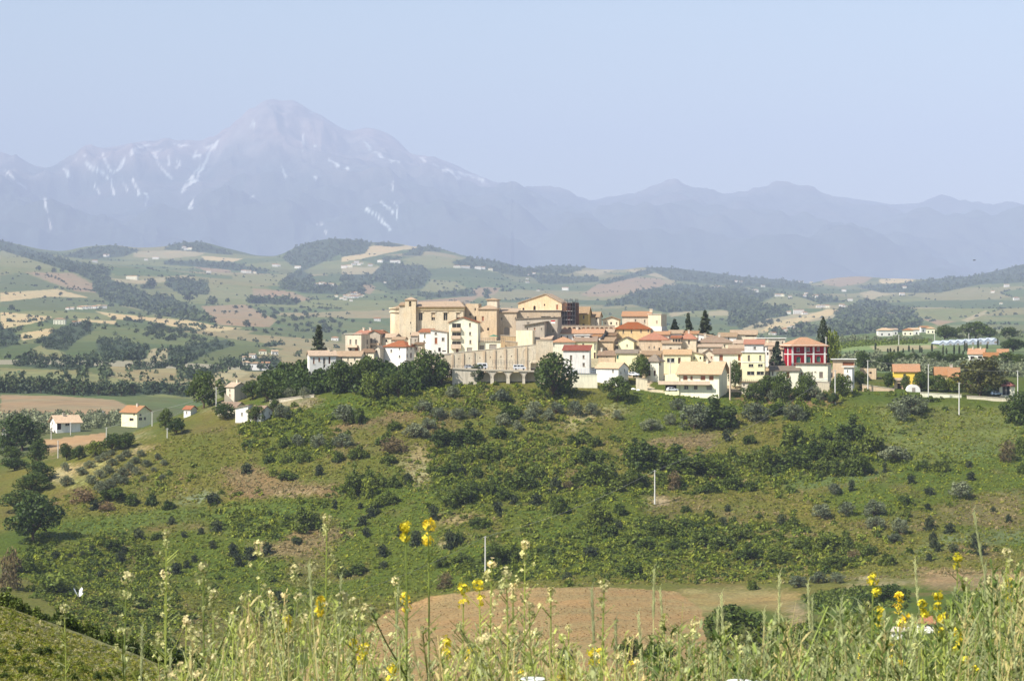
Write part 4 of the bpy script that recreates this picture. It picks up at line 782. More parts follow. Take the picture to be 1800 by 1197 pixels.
for nm_, mk, mt_, lab in (('grass', ratio < .88, m_tg, 'fresh green grass tufts over the hillside'), ('grass', (ratio >= .88) & (ratio < 1.16), m_tb, 'olive coloured rough grass over the hillside'), ('grass', ratio >= 1.16, m_td, 'dry straw coloured grass on the bare hillside patches')):
    gn_stuff(nm_, pts[mk], sz_[mk], [tuft_mesh(700 + i, 12, mt_, 0.9, 0.4, 1.7) for i in range(4)], lab, 'grass', 15)
pts = scatter(SC, 6800, (560, 905), 23, 56); p2_ = scatter(HP, 5000, (560, 905), 29, 56); p2_ = p2_[fbm(p2_[:, 0] / 22, p2_[:, 1] / 22, 3, 33) > 0.12]; pts = np.concatenate([pts, p2_])
gn_stuff('undergrowth', pts, 0.9 + 2.1 * np.random.default_rng(24).random(len(pts)) ** 2, [tuft_mesh(720 + i, 46, mt_, 1.1, 0.24, 1.3) for i, mt_ in enumerate((m_br, m_leaf, m_br, m_tg, m_tg, m_leaf_l))], 'low tangled bramble and scrub covering parts of the hillside', 'undergrowth', 25)
# ------------------------------------------------------------------ buildings
WM = {n: wall_mat('plaster_' + n, c, st) for n, c, st in [('white', (224, 219, 208), .3), ('cream', (230, 222, 196), .3), ('yellow', (222, 190, 112), .3), ('pale_yellow', (230, 220, 178), .25), ('tan', (210, 195, 170), .5),
      ('grey', (176, 164, 146), .5), ('buff', (224, 210, 180), .4), ('dirty_white', (206, 194, 172), .6), ('crimson', (142, 26, 36), .2), ('pinkish', (206, 182, 154), .3), ('bright_yellow', (226, 194, 100), .25), ('orange', (224, 190, 130), .3)]}
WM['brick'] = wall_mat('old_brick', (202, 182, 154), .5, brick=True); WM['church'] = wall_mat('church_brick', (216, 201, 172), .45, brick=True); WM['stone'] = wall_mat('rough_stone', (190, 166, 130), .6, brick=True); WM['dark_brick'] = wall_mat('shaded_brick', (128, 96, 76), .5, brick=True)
RM = {n: roof_mat('tiles_' + n, c, o_) for n, c, o_ in [('red', (164, 98, 64), .45), ('orange', (176, 124, 80), .5), ('tan', (178, 150, 120), .6), ('brown', (136, 108, 84), .7), ('grey', (130, 116, 100), .8), ('dark_red', (146, 76, 60), .3), ('sand', (200, 164, 122), .3)]}
RM['slab'] = plain_mat('concrete_slab', (196, 184, 164), .9, .1); RM['white'] = plain_mat('white_slab', (226, 222, 212), .8, .2, .06)
m_pane, _nt, _b = new_mat('window_glass'); _b.inputs['Base Color'].default_value = (0.02, 0.022, 0.025, 1); _b.inputs['Roughness'].default_value = 0.12
m_frame = plain_mat('window_frame', (206, 194, 174), .6, .3, .08); m_dark = plain_mat('dark_opening', (46, 38, 32), .9, .1); m_trim = plain_mat('white_trim', (230, 226, 216), .7, .2, .06)
m_shut = plain_mat('brown_shutter', (150, 92, 60), .7, .2, .12); m_shutg = plain_mat('grey_shutter', (112, 100, 88), .7, .2, .12); m_door = plain_mat('wood_door', (92, 62, 44), .7, .2, .15)
m_gar = plain_mat('garage_metal', (150, 140, 128), .6, .3, .08); m_rail = plain_mat('railing_metal', (120, 116, 110), .5, .5, .1, 2, .5); m_glassgreen = plain_mat('shutter_green', (70, 112, 96), .7, .2, .1)
WK = {'w': (m_pane, m_frame), 'd': (m_door, m_frame), 'k': (m_dark, m_frame), 's': (m_shut, m_frame), 'g': (m_gar, m_frame), 'h': (m_shutg, m_frame), 'a': (m_pane, m_trim), 'v': (m_glassgreen, m_frame)}

def wall_face(mb, O, U, W, Hh, IN, holes, depth=0.22):
    """a wall in the plane O + u*U + v*Z with rectangular openings (u0, v0, u1, v1) and their reveals"""
    us = sorted({0.0, W} | {h[0] for h in holes} | {h[2] for h in holes}); vs = sorted({0.0, Hh} | {h[1] for h in holes} | {h[3] for h in holes})
    pt = lambda u, v, q=0: (O[0] + U[0] * u + IN[0] * q, O[1] + U[1] * u + IN[1] * q, O[2] + v)
    for i in range(len(us) - 1):
        for j in range(len(vs) - 1):
            cu, cv = (us[i] + us[i + 1]) / 2, (vs[j] + vs[j + 1]) / 2
            if any(h[0] < cu < h[2] and h[1] < cv < h[3] for h in holes): continue
            mb.poly([pt(us[i], vs[j]), pt(us[i + 1], vs[j]), pt(us[i + 1], vs[j + 1]), pt(us[i], vs[j + 1])])
    for u0, v0, u1, v1 in holes:
        for a, c in (((u0, v0), (u1, v0)), ((u1, v0), (u1, v1)), ((u1, v1), (u0, v1)), ((u0, v1), (u0, v0))):
            mb.poly([pt(*a), pt(*c), pt(*c, depth), pt(*a, depth)])
def window_piece(par, O, U, IN, hole, k, arch=False):
    u0, v0, u1, v1 = hole; mb = MB()
    pt = lambda u, v, q: (O[0] + U[0] * u + IN[0] * q, O[1] + U[1] * u + IN[1] * q, O[2] + v)
    def bar(a0, b0, a1, b1, q0, q1, m):
        p = [pt(a0, b0, q0), pt(a1, b0, q0), pt(a1, b1, q0), pt(a0, b1, q0)]; r = [pt(a0, b0, q1), pt(a1, b0, q1), pt(a1, b1, q1), pt(a0, b1, q1)]
        mb.poly(p, m); mb.poly(r[::-1], m)
        for i in range(4): mb.poly([p[i], r[i], r[(i + 1) % 4], p[(i + 1) % 4]], m)
    bar(u0, v0, u1, v1, 0.21, 0.26, 0)
    f = min(0.09, (u1 - u0) * 0.12); big = (u1 - u0) > 0.5
    if k not in ('k',):
        bar(u0, v0, u0 + f, v1, 0.16, 0.205, 1); bar(u1 - f, v0, u1, v1, 0.16, 0.205, 1); bar(u0 + f, v1 - f, u1 - f, v1, 0.16, 0.205, 1)
        if big and k in ('w', 'a'): bar((u0 + u1) / 2 - f / 2, v0, (u0 + u1) / 2 + f / 2, v1 - f, 0.165, 0.2, 1)
    if k in ('w', 'a', 's', 'h') : bar(u0 - 0.1, v0 - 0.12, u1 + 0.1, v0 - 0.01, -0.12, 0.1, 1)
    if arch:                           # fills the corners above a round head
        n = 6; c, r = (u0 + u1) / 2, (u1 - u0) / 2
        for sg in (-1, 1):
            prev = None
            for i in range(n + 1):
                t = math.pi / 2 * i / n; p = (c + sg * r * math.cos(t), v1 - r + r * math.sin(t))
                if prev: mb.poly([pt(c + sg * r, v1, -0.01), pt(*prev, -0.01), pt(*p, -0.01)][::sg], 2); mb.poly([pt(*prev, -0.01), pt(*p, -0.01), pt(*p, 0.2), pt(*prev, 0.2)], 2)
                prev = p
    nm = {'d': 'door', 'g': 'garage_door', 'k': 'opening'}.get(k, 'window')
    mats = list(WK[k]) + ([arch] if arch else [])
    return mb.build(nm, *mats, parent=par)

def roof_polys(kind, L1, L2, Hh, rise, o, frac=0.5):
    if kind == 'gx':
        c = L2 * frac; e1 = rise * o / c; e2 = rise * o / (L2 - c); R0 = Hh + rise
        return [[(-o, -o, Hh - e1), (L1 + o, -o, Hh - e1), (L1 + o, c, R0), (-o, c, R0)], [(-o, c, R0), (L1 + o, c, R0), (L1 + o, L2 + o, Hh - e2), (-o, L2 + o, Hh - e2)]]
    if kind == 'gy':
        c = L1 * frac; e1 = rise * o / c; e2 = rise * o / (L1 - c); R0 = Hh + rise
        return [[(-o, -o, Hh - e1), (c, -o, R0), (c, L2 + o, R0), (-o, L2 + o, Hh - e1)], [(c, -o, R0), (L1 + o, -o, Hh - e2), (L1 + o, L2 + o, Hh - e2), (c, L2 + o, R0)]]
    if kind == 'hip':
        k = min(L1, L2) / 2; e = rise * o / k; R0 = Hh + rise
        if L1 >= L2: a, b = (k, L2 / 2, R0), (L1 - k, L2 / 2, R0)
        else: a, b = (L1 / 2, k, R0), (L1 / 2, L2 - k, R0)
        c = [(-o, -o, Hh - e), (L1 + o, -o, Hh - e), (L1 + o, L2 + o, Hh - e), (-o, L2 + o, Hh - e)]
        if abs(L1 - L2) < 0.3:
            p = (L1 / 2, L2 / 2, R0); return [[c[i], c[(i + 1) % 4], p] for i in range(4)]
        if L1 >= L2: return [[c[0], c[1], b, a], [c[1], c[2], b], [c[2], c[3], a, b], [c[3], c[0], a]]
        return [[c[0], c[1], a], [c[1], c[2], b, a], [c[2], c[3], b], [c[3], c[0], a, b]]
    if kind == 'sy': e = rise * o / L2; return [[(-o, -o, Hh - e), (L1 + o, -o, Hh - e), (L1 + o, L2 + o, Hh + rise + e), (-o, L2 + o, Hh + rise + e)]]
    if kind == 'sl': e = rise * o / L1; return [[(-o, -o, Hh - e), (L1 + o, -o, Hh + rise + e), (L1 + o, L2 + o, Hh + rise + e), (-o, L2 + o, Hh - e)]]
    if kind == 'sr': e = rise * o / L1; return [[(-o, -o, Hh + rise + e), (L1 + o, -o, Hh - e), (L1 + o, L2 + o, Hh - e), (-o, L2 + o, Hh + rise + e)]]
    return [[(-o, -o, Hh + 0.2), (L1 + o, -o, Hh + 0.2), (L1 + o, L2 + o, Hh + 0.2), (-o, L2 + o, Hh + 0.2)]]

HOUSES = []
def house(name, label, xl, xc, xr, yt, yb, a=0, roof='gx', rise=0, wm='cream', rm='orange', wins=(), D=None, dep=9.0, frac=0.5, o=0.45, chim=(), cat='house', balc=(), t=0.2, base=4.0, group=None, bands=(), Dadd=0.0):
    """xl, xc, xr: columns of the left end, the near corner and the right end; yt, yb: rows of the eaves and the foot; rise in rows"""
    if D is None: D = 890 + (690 - yb) * 0.8
    D += Dadd; s = D / F; ar = R(a)
    if a > 0: L1 = (xc - xl) * s / math.cos(ar); L2 = (xr - xc) * s / math.sin(ar); fx = (xl, xc)
    elif a < 0: L1 = (xr - xc) * s / math.cos(ar); L2 = (xc - xl) * s / math.sin(-ar); fx = (xc, xr)
    else: L1 = (xr - xl) * s; L2 = dep; fx = (xl, xr)
    Hh = (yb - yt) * s; rs = rise * s
    org = P(fx[0], yb, D)
    if a > 0: org = P(xc, yb, D) - Vector((math.cos(ar), -math.sin(ar), 0)) * L1
    e = empty(name, org, -ar); tag(e, label, cat, group)
    if not wins and name in ('house', 'farmhouse', 'barn', 'cottage') and D < 1000:      # plain rows of small windows where none are listed
        nx = max(1, int((fx[1] - fx[0]) / 9)); wins = [(fx[0] + (fx[1] - fx[0]) * (i + .5) / nx - 1.2 + (i * 37 % 5 - 2) * .4, yt + 4.2 + 8.5 * j, 2.4 + (i % 2) * .5, 4.2, 'wshk'[(i * 3 + j + int(xl)) % 4]) for i in range(nx) for j in range(max(1, int((yb - yt) / 13)))]
    # openings from photograph rows and columns
    fr, sd = [], []
    for wn in wins:
        x, y, ww, hh, k = wn[:5]; arch = len(wn) > 5 and wn[5]
        v0 = max((yb - (y + hh)) * s, -base + 0.1) + base; v1 = (yb - y) * s + base
        v1 = min(v1, Hh + base - 0.12); 
        if v1 - v0 < 0.25: continue
        if a == 0 or fx[0] - 0.5 <= x + ww / 2 <= fx[1] + 0.5:
            u0 = (x - fx[0]) / (fx[1] - fx[0]) * L1; u1 = (x + ww - fx[0]) / (fx[1] - fx[0]) * L1; dst = fr; LL = L1
        elif a > 0: u0 = (x - xc) / (xr - xc) * L2; u1 = (x + ww - xc) / (xr - xc) * L2; dst = sd; LL = L2
        else: u0 = (x - xl) / (xc - xl) * L2; u1 = (x + ww - xl) / (xc - xl) * L2; dst = sd; LL = L2
        u0, u1 = max(u0, 0.12), min(u1, LL - 0.12)
        if u1 - u0 > 0.2: dst.append(((u0, v0, u1, v1), k, arch))
    mb = MB(); Z0 = -base; HT = Hh + base
    faces = [((0, 0, Z0), (1, 0), L1, (0, 1), fr), ((L1, 0, Z0), (0, 1), L2, (-1, 0), sd if a > 0 else []), ((L1, L2, Z0), (-1, 0), L1, (0, -1), []), ((0, L2, Z0), (0, -1), L2, (1, 0), sd if a < 0 else [])]
    for O, U, W, IN, hs in faces: wall_face(mb, O, U, W, HT, IN, [h[0] for h in hs])
    g = 0.04
    if roof == 'gx':
        c = L2 * frac; mb.poly([(L1, 0, Hh), (L1, L2, Hh), (L1, c, Hh + rs - g)]); mb.poly([(0, L2, Hh), (0, 0, Hh), (0, c, Hh + rs - g)])
    elif roof == 'gy':
        c = L1 * frac; mb.poly([(0, 0, Hh), (L1, 0, Hh), (c, 0, Hh + rs - g)]); mb.poly([(L1, L2, Hh), (0, L2, Hh), (c, L2, Hh + rs - g)])
    elif roof == 'sy': mb.poly([(L1, 0, Hh), (L1, L2, Hh), (L1, L2, Hh + rs - g)]); mb.poly([(0, L2, Hh), (0, 0, Hh), (0, L2, Hh + rs - g)]); mb.poly([(L1, L2, Hh), (0, L2, Hh), (0, L2, Hh + rs - g), (L1, L2, Hh + rs - g)])
    elif roof == 'sl': mb.poly([(0, 0, Hh), (L1, 0, Hh), (L1, 0, Hh + rs - g)]); mb.poly([(L1, L2, Hh), (0, L2, Hh), (L1, L2, Hh + rs - g)]); mb.poly([(L1, 0, Hh), (L1, L2, Hh), (L1, L2, Hh + rs - g), (L1, 0, Hh + rs - g)])
    elif roof == 'sr': mb.poly([(0, 0, Hh), (L1, 0, Hh), (0, 0, Hh + rs - g)]); mb.poly([(L1, L2, Hh), (0, L2, Hh), (0, L2, Hh + rs - g)]); mb.poly([(0, L2, Hh), (0, 0, Hh), (0, 0, Hh + rs - g), (0, L2, Hh + rs - g)])
    mb.build('wall', WM[wm], parent=e)
    for O, U, W, IN, hs in faces:
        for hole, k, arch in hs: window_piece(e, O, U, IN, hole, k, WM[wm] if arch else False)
    if roof != 'none':
        rb = MB()
        for poly in roof_polys(roof, L1, L2, Hh, rs, o, frac): rb.slab([(p[0], p[1], p[2] + t) for p in poly], t)
        if roof in ('gx', 'gy', 'hip', 'sy', 'sl', 'sr') and L1 > 3:      # eaves gutter lip keeps the edge from reading as a knife
            pass
        ro = rb.build('roof', RM[rm], parent=e)
        for cx, w_ in chim:                # chimney at a column, width in rows
            u = (cx - fx[0]) / (fx[1] - fx[0]) * L1; cb = MB(); hw = w_ * s / 2; zt = Hh + rs + 0.9
            cb.box((u - hw, L2 * 0.42 - hw, Hh), (u + hw, L2 * 0.42 + hw, zt)); cb.box((u - hw - .12, L2 * 0.42 - hw - .12, zt + 0.002), (u + hw + .12, L2 * 0.42 + hw + .12, zt + 0.18))
            cb.build('chimney', WM['dirty_white'], parent=ro)
    for x, y, ww, hh in balc:              # balcony: slab and parapet standing proud of the front
        u0 = (x - fx[0]) / (fx[1] - fx[0]) * L1; u1 = (x + ww - fx[0]) / (fx[1] - fx[0]) * L1; v0 = (yb - y - hh) * s; v1 = (yb - y) * s; bb = MB()
        bb.box((u0, -1.1, v0 - 0.18), (u1, -0.005, v0)); bb.box((u0, -1.1, v0 + .002), (u1, -1.0, v1)); bb.box((u0, -1.0, v0 + .002), (u0 + .1, -0.005, v1)); bb.box((u1 - .1, -1.0, v0 + .002), (u1, -0.005, v1))
        bb.build('balcony', WM['pinkish'], parent=e)
    for v_, th, m_, pr in bands:           # string courses and cornices round the visible faces
        z = (yb - v_) * s; bb = MB(); h2 = th * s
        bb.box((-pr, -pr, z - h2), (L1 + pr, -0.004, z)); bb.box((L1 + .004, -0.004, z - h2), (L1 + pr, L2, z)); bb.box((-pr, -0.004, z - h2), (-0.004, L2, z))
        bb.build('cornice', m_, parent=e)
    HOUSES.append((e, L1, L2, Hh, s, fx))
    return e
def W1(x0, y0, *ws):                      # windows given in a 6x enlargement with origin (x0, y0): (left, top, right, bottom, kind)
    return [(x0 + q[0] / 5.987, y0 + q[1] / 5.987, max((q[2] - q[0]) / 5.987, 2.0), (q[3] - q[1]) / 5.987) + tuple(q[4:]) for q in ws]
z1 = lambda *w_: W1(500, 490, *w_)
z2 = lambda *w_: W1(660, 500, *w_)
z3 = lambda *w_: W1(880, 500, *w_)
z4 = lambda *w_: W1(1060, 520, *w_)
z5 = lambda *w_: W1(1240, 530, *w_)
z6 = lambda *w_: W1(1500, 540, *w_)

# --- left end of the village
house('house', 'long low white house under the tall fir at the village end', 538, 544, 590, 625, 649, -12, 'gx', 8, 'white', 'tan', z1((300, 830, 318, 895, 's'), (355, 830, 375, 870, 's'), (405, 830, 430, 900, 'w'), (460, 820, 482, 895, 'd'), (408, 905, 425, 935, 'k')), dep=9, chim=((580, 3),), base=9)
house('house', 'low tan house with three small dark windows beside the white one', 590, 634, 640, 626, 641, 10, 'gx', 8, 'buff', 'tan', z1((590, 825, 605, 860, 'w'), (660, 830, 675, 865, 'w'), (730, 830, 748, 860, 'w')))
house('house', 'tan three storey house with flat top and balcony rail', 606, 635, 649, 588, 621, 30, 'flat', 0, 'tan', 'slab', z1((680, 640, 700, 690, 'w'), (742, 640, 762, 690, 'w'), (680, 730, 702, 780, 'd'), (735, 728, 775, 780, 's'), (860, 640, 875, 690, 'h'), (862, 710, 875, 740, 'h')), balc=((610, 607, 20, 3),))
house('house', 'grey house with twin small gables and long balconies', 647, 668, 676, 586, 613, 16, 'gy', 5, 'grey', 'red', z1((905, 625, 920, 680, 'w'), (945, 625, 960, 680, 'w'), (905, 695, 920, 730, 'w'), (945, 695, 960, 735, 'w')), balc=((648, 603, 19, 3),))
house('house', 'red roofed house tucked behind the tan flat topped one', 622, 660, 682, 588, 604, 20, 'gx', 7, 'buff', 'red', (), Dadd=4, chim=((628, 3), (640, 3)))
house('house', 'pale blank walled house under a weathered brown gable roof', 664, 693, 704, 593, 613, 25, 'gx', 6, 'dirty_white', 'tan', ())
house('house', 'small tan cottage with grey roof among the wood tops', 634, 657, 668, 619, 634, 25, 'gx', 5, 'buff', 'brown', z1((862, 790, 878, 830, 'w')))
house('house', 'little pale gabled cottage beside the red hip roof', 658, 668, 676, 612, 633, 20, 'gy', 4, 'dirty_white', 'grey', ())
house('house', 'white house with bright red hip roof above the wood', 674, 714, 733, 609, 635, 32, 'hip', 9, 'white', 'red', z1((1110, 745, 1130, 775, 'w'), (1200, 725, 1216, 750, 'w'), (1200, 805, 1218, 832, 'w'), (1285, 720, 1297, 750, 'w'), (1325, 715, 1337, 747, 'w'), (1362, 715, 1375, 745, 'w'), (1322, 780, 1338, 835, 'd'), (1285, 790, 1297, 830, 'w')), chim=((712, 4),))
house('house', 'narrow grey house between the red hip roof and the white house', 722, 734, 740, 590, 612, 20, 'sy', 5, 'grey', 'tan', z1((1370, 635, 1385, 665, 'w')))
house('house', 'tall white house with low red roof and small windows', 737, 757, 762, 584, 618, 10, 'sy', 5, 'white', 'red', z1((1468, 580, 1485, 620, 'w'), (1462, 650, 1478, 700, 'w'), (1440, 725, 1480, 768, 'k')), Dadd=1)
house('house', 'broad white house with slanting roofline and brown shuttered door', 757, 786, 790, 584, 619, 8, 'sr', 4, 'white', 'tan', z1((1580, 565, 1605, 590, 'w'), (1580, 620, 1610, 685, 's'), (1655, 620, 1685, 655, 'w'), (1618, 725, 1645, 768, 'k'), (1660, 755, 1700, 768, 'k')))
# --- the church
def church():
    D = 962.0; s = D / F
    e = empty('church', P(684, 592, D), R(-4)); tag(e, 'big tan brick church with square bell tower and long nave', 'church')
    zz = lambda y: (592 - y) * s
    ux = lambda x: (x - 684) * s
    mb = MB(); n = 10; c, r = ux(696), ux(696)                # rounded apse
    ring_ = [(c - r * math.cos(math.pi * 0.5 * i / n), 4 - 4 * math.sin(math.pi * 0.5 * i / n)) for i in range(n + 1)]
    ring_ = [(0, 12)] + ring_ + [(ux(702), 0.0), (ux(702), 12)]
    for i in range(len(ring_) - 1):
        (x0, y0), (x1, y1) = ring_[i], ring_[i + 1]; mb.poly([(x0, y0, -5), (x1, y1, -5), (x1, y1, zz(541)), (x0, y0, zz(541))])
    mb.build('apse', WM['church'], parent=e)
    cb = MB()
    for i in range(1, len(ring_) - 2):
        (x0, y0), (x1, y1) = ring_[i], ring_[i + 1]
        cb.slab([(x0 - .35, y0 - .35, zz(547)), (x1 - .1, y1 - .35, zz(547)), (x1, y1 + 1, zz(547)), (x0 + .4, y0 + 1, zz(547))], 0.5)
        cb.slab([(x0 - .45, y0 - .45, zz(540.8)), (x1 - .1, y1 - .45, zz(540.8)), (x1, y1 + 1, zz(540.8)), (x0 + .5, y0 + 1, zz(540.8))], 0.4)
    cb.build('cornice', WM['church'], parent=e)
    rb = MB(); rb.slab([(-.5, 12, zz(541)), (c - r * .75, 1, zz(541)), (c, -.5, zz(541)), (ux(702), -.5, zz(541)), (ux(714), 6, zz(532)), (ux(714), 12, zz(532))], 0.25); rb.build('apse_roof', RM['tan'], parent=e)
    mb = MB(); mb.box((ux(702) + .02, -0.6, -5), (ux(713), 14, zz(537))); mb.build('chapel_wall', WM['church'], parent=e)
    rb = MB(); rb.slab([(ux(701), -1.1, zz(537) + .2), (ux(713), -1.1, zz(537) + .2), (ux(713), 7, zz(531)), (ux(701), 7, zz(531))], .25); rb.build('chapel_roof', RM['tan'], parent=e)
    # tower with a bell opening
    x0, x1 = ux(713) + .02, ux(732); mb = MB(); hole = [((ux(720), zz(538) + 5, ux(724), zz(530) + 5))]
    hole = [(ux(720) - x0, zz(538.5) + 5, ux(724) - x0, zz(530) + 5), (ux(722) - x0, zz(569) + 5, ux(723.6) - x0, zz(566) + 5), (ux(722) - x0, zz(588) + 5, ux(723.6) - x0, zz(585) + 5)]
    wall_face(mb, (x0, -1.6, -5), (1, 0), x1 - x0, zz(528) + 5, (0, 1), hole, .6)
    wall_face(mb, (x1, -1.6, -5), (0, 1), x1 - x0, zz(528) + 5, (-1, 0), [(1.4, zz(538.5) + 5, 2.4, zz(530) + 5)], .6); wall_face(mb, (x1, -1.6 + x1 - x0, -5), (-1, 0), x1 - x0, zz(528) + 5, (0, -1), []); wall_face(mb, (x0, -1.6 + x1 - x0, -5), (0, -1), x1 - x0, zz(528) + 5, (1, 0), [])
    tw = mb.build('tower', WM['church'], parent=e)
    mb = MB(); mb.box((x0 - .3, -1.9, zz(528) + .002), (x1 + .3, -1.3 + x1 - x0, zz(527))); mb.build('tower_cornice', WM['church'], parent=tw)
    mb = MB(); mb.box((hole[0][0] + x0 - .1, -0.95, zz(538.5)), (hole[0][2] + x0 + .1, -.9, zz(529.5)), 0); mb.build('bell_opening', m_dark, parent=tw)
    mb = MB(); mb.lathe([(0.02, 1.0), (.2, .95), (.28, .5), (.45, .05), (.5, 0)], 10, 0, (ux(722), -1.25, zz(536.5))); mb.build('bell', plain_mat('bronze', (96, 84, 56), .4, .5, .1, 3, .8), parent=tw)
    for hq in hole[1:]: mb = MB(); mb.box((hq[0] + x0, -1.2, hq[1] - 5), (hq[2] + x0, -1.15, hq[3] - 5)); mb.build('opening', m_dark, parent=tw)
    mb = MB(); q = (x1 + x0) / 2; cy = -1.6 + (x1 - x0) / 2; cc = [(x0 - .4, -2.0, zz(527)), (x1 + .4, -2.0, zz(527)), (x1 + .4, -1.2 + x1 - x0, zz(527)), (x0 - .4, -1.2 + x1 - x0, zz(527))]
    for i in range(4): mb.poly([cc[i], cc[(i + 1) % 4], (q, cy, zz(522))])
    mb.build('tower_roof', RM['tan'], parent=tw)
    mb = MB(); mb.box((q - .06, cy - .06, zz(522.3)), (q + .06, cy + .06, zz(515))); mb.box((q - .5, cy - .05, zz(518.6)), (q + .5, cy + .05, zz(518))); mb.build('cross', m_rail, parent=tw)
    # nave
    x0, x1 = ux(732) + .02, ux(815); mb = MB(); hs = []
    for a_, b_ in ((736, 743), (758.5, 765), (780, 787), (802.5, 808.6)): hs.append((ux(a_) - x0, zz(563) + 5, ux(b_) - x0, zz(549.5) + 5))
    wall_face(mb, (x0, 0, -5), (1, 0), x1 - x0, zz(545.5) + 5, (0, 1), hs, .5); wall_face(mb, (x1, 0, -5), (0, 1), 16, zz(539) + 5, (-1, 0), []); wall_face(mb, (x1, 16, -5), (-1, 0), x1 - x0, zz(539) + 5, (0, -1), [])
    mb.poly([(x1, 0, zz(539)), (x1, 16, zz(539)), (x1 - 1, 8, zz(529))])
    nv = mb.build('nave_wall', WM['church'], parent=e)
    for i, hq in enumerate(hs):
        window_piece(e, (x0, 0.28, -5), (1, 0), (0, 1), hq, 'w', WM['church'])
        bw = MB(); bw.box((hq[0] + x0 - .3, -.22, hq[3] - 5 + .05), (hq[2] + x0 + .3, -.003, hq[3] - 5 + .4)); bw.build('window_hood', WM['church'], parent=nv)
        if i in (1, 3): bw = MB(); bw.box((hq[0] + x0 + .02, .28, hq[1] - 5 + 1.1), (hq[2] + x0 - .02, .45, hq[3] - 5)); bw.build('brick_infill', WM['brick'], parent=nv)
    mb = MB(); mb.box((x0 + .02, -.35, zz(545.5) + .002), (x1 + .35, -.002, zz(544.6))); mb.build('cornice', WM['church'], parent=e)
    mb = MB(); mb.box((x0 + .02, -.12, zz(544.6) + .002), (x1 + .1, 15.9, zz(540))); mb.build('frieze', wall_mat('frieze_plaster', (226, 202, 150), .3), parent=e)
    mb = MB(); mb.box((x0 + .02, -.7, zz(540) + .002), (x1 + .6, -.13, zz(539.2))); mb.build('eaves_cornice', WM['tan'], parent=e)
    mb = MB(); mb.slab([(x0 + .02, -.9, zz(539) + .02), (x1 + .6, -.9, zz(539) + .02), (x1 - 2.2, 8, zz(528.6)), (x0 + .02, 8, zz(530.5))], .25); mb.slab([(x0 + .02, 8, zz(530.5)), (x1 - 2.2, 8, zz(528.6)), (x1 + .6, 16.8, zz(539)), (x0 + .02, 16.8, zz(539))], .25); mb.slab([(x1 + .6, -.9, zz(539) + .02), (x1 + .6, 16.8, zz(539)), (x1 - 2.2, 8, zz(528.6))], .25)
    mb.build('nave_roof', RM['tan'], parent=e)
church()
house('ruined_tower', 'roofless ruined brick tower wall beside the church nave', 818, 841, 846, 534, 592, 12, 'none', 0, 'brick', 'tan', z2((1043, 250, 1056, 275, 'k'), (1043, 335, 1062, 375, 'k'), (985, 300, 1010, 330, 'h')), D=966, cat='ruin')
house('palace', 'pale brick tower building with small roof turret', 841, 873, 878, 543, 594, 12, 'hip', 5, 'brick', 'tan', z2((1118, 335, 1142, 385, 's'), (1175, 455, 1195, 485, 'k', True)), D=963, cat='building')
house('turret', 'small square turret rising above the pale brick tower building', 856, 874, 878, 527, 541, 15, 'hip', 2, 'tan', 'tan', (), D=967, cat='turret', base=1)
house('old_wall_house', 'long rough brick building with gated arch under tan roof', 877, 908, 914, 549, 592, 8, 'sy', 6, 'brick', 'tan', z2((1350, 445, 1410, 525, 'g', True), (1320, 345, 1335, 375, 'h'), (1470, 345, 1485, 375, 'h')), D=966, cat='building')
house('brick_hall', 'rough brick lower hall wall below the gabled stone hall', 900, 986, 990, 547, 592, 5, 'flat', 0, 'brick', 'slab', z3((150, 345, 168, 375, 'h'), (278, 340, 300, 352, 'w'), (425, 335, 530, 348, 'w'), (555, 335, 575, 350, 'w')), D=968, cat='building')
house('stone_hall', 'great gabled brick hall with arched openings above the village', 911, 988, 1000, 533, 558, 20, 'gy', 16, 'brick', 'tan', z3((230, 245, 250, 278, 'k', True), (345, 225, 370, 272, 'k', True), (585, 212, 606, 265, 's'), (455, 205, 470, 225, 'k', True), (657, 215, 668, 250, 'k', True)), D=974, frac=0.62, cat='building')
house('apartment_house', 'tall cream house with three pink balconies and garage', 789, 840, 844, 567, 622, 6, 'gy', 9, 'cream', 'red', z2((805, 410, 900, 455, 'w'), (805, 505, 900, 545, 'w'), (805, 600, 900, 635, 'w'), (985, 405, 1005, 445, 'h'), (985, 500, 1008, 535, 'h'), (988, 585, 1010, 625, 'h'), (845, 675, 875, 735, 'd'), (960, 665, 1020, 720, 'g')), frac=0.46, balc=((793, 576, 17, 5), (793, 590, 17, 5), (793, 605, 18, 7)))
house('garage_block', 'low cream block with two grey garage doors under a terrace', 842, 886, 890, 601, 618, 6, 'flat', 0, 'cream', 'slab', z2((1080, 640, 1145, 700, 'g'), (1197, 628, 1277, 686, 'g')), Dadd=-2, cat='garage')
house('house', 'grey house with two slanting rooflines and a red white banner', 907, 980, 988, 561, 595, 14, 'sl', 3, 'grey', 'grey', z3((282, 395, 305, 420, 'w'), (540, 465, 562, 505, 'w'), (465, 425, 480, 520, 'k'), (150, 430, 160, 470, 'w')), D=948)  # the tall narrow dark opening stands in for a strip of shade on the wall
house('house', 'lower grey lean to wing in front of the slanting grey house', 922, 957, 962, 572, 596, 10, 'sl', 6, 'grey', 'grey', (), D=943, o=.7)
house('terrace_block', 'bare buff coloured block without roof above the retaining wall', 907, 936, 940, 581, 606, 12, 'none', 0, 'buff', 'slab', (), D=938, cat='building', dep=6)
house('house', 'deep yellow tower like house with tan roof beside the scaffold', 1014, 1034, 1039, 550, 575, 18, 'gx', 10, 'yellow', 'tan', z3((865, 325, 882, 360, 'h'), (860, 415, 885, 435, 'k')), D=976)
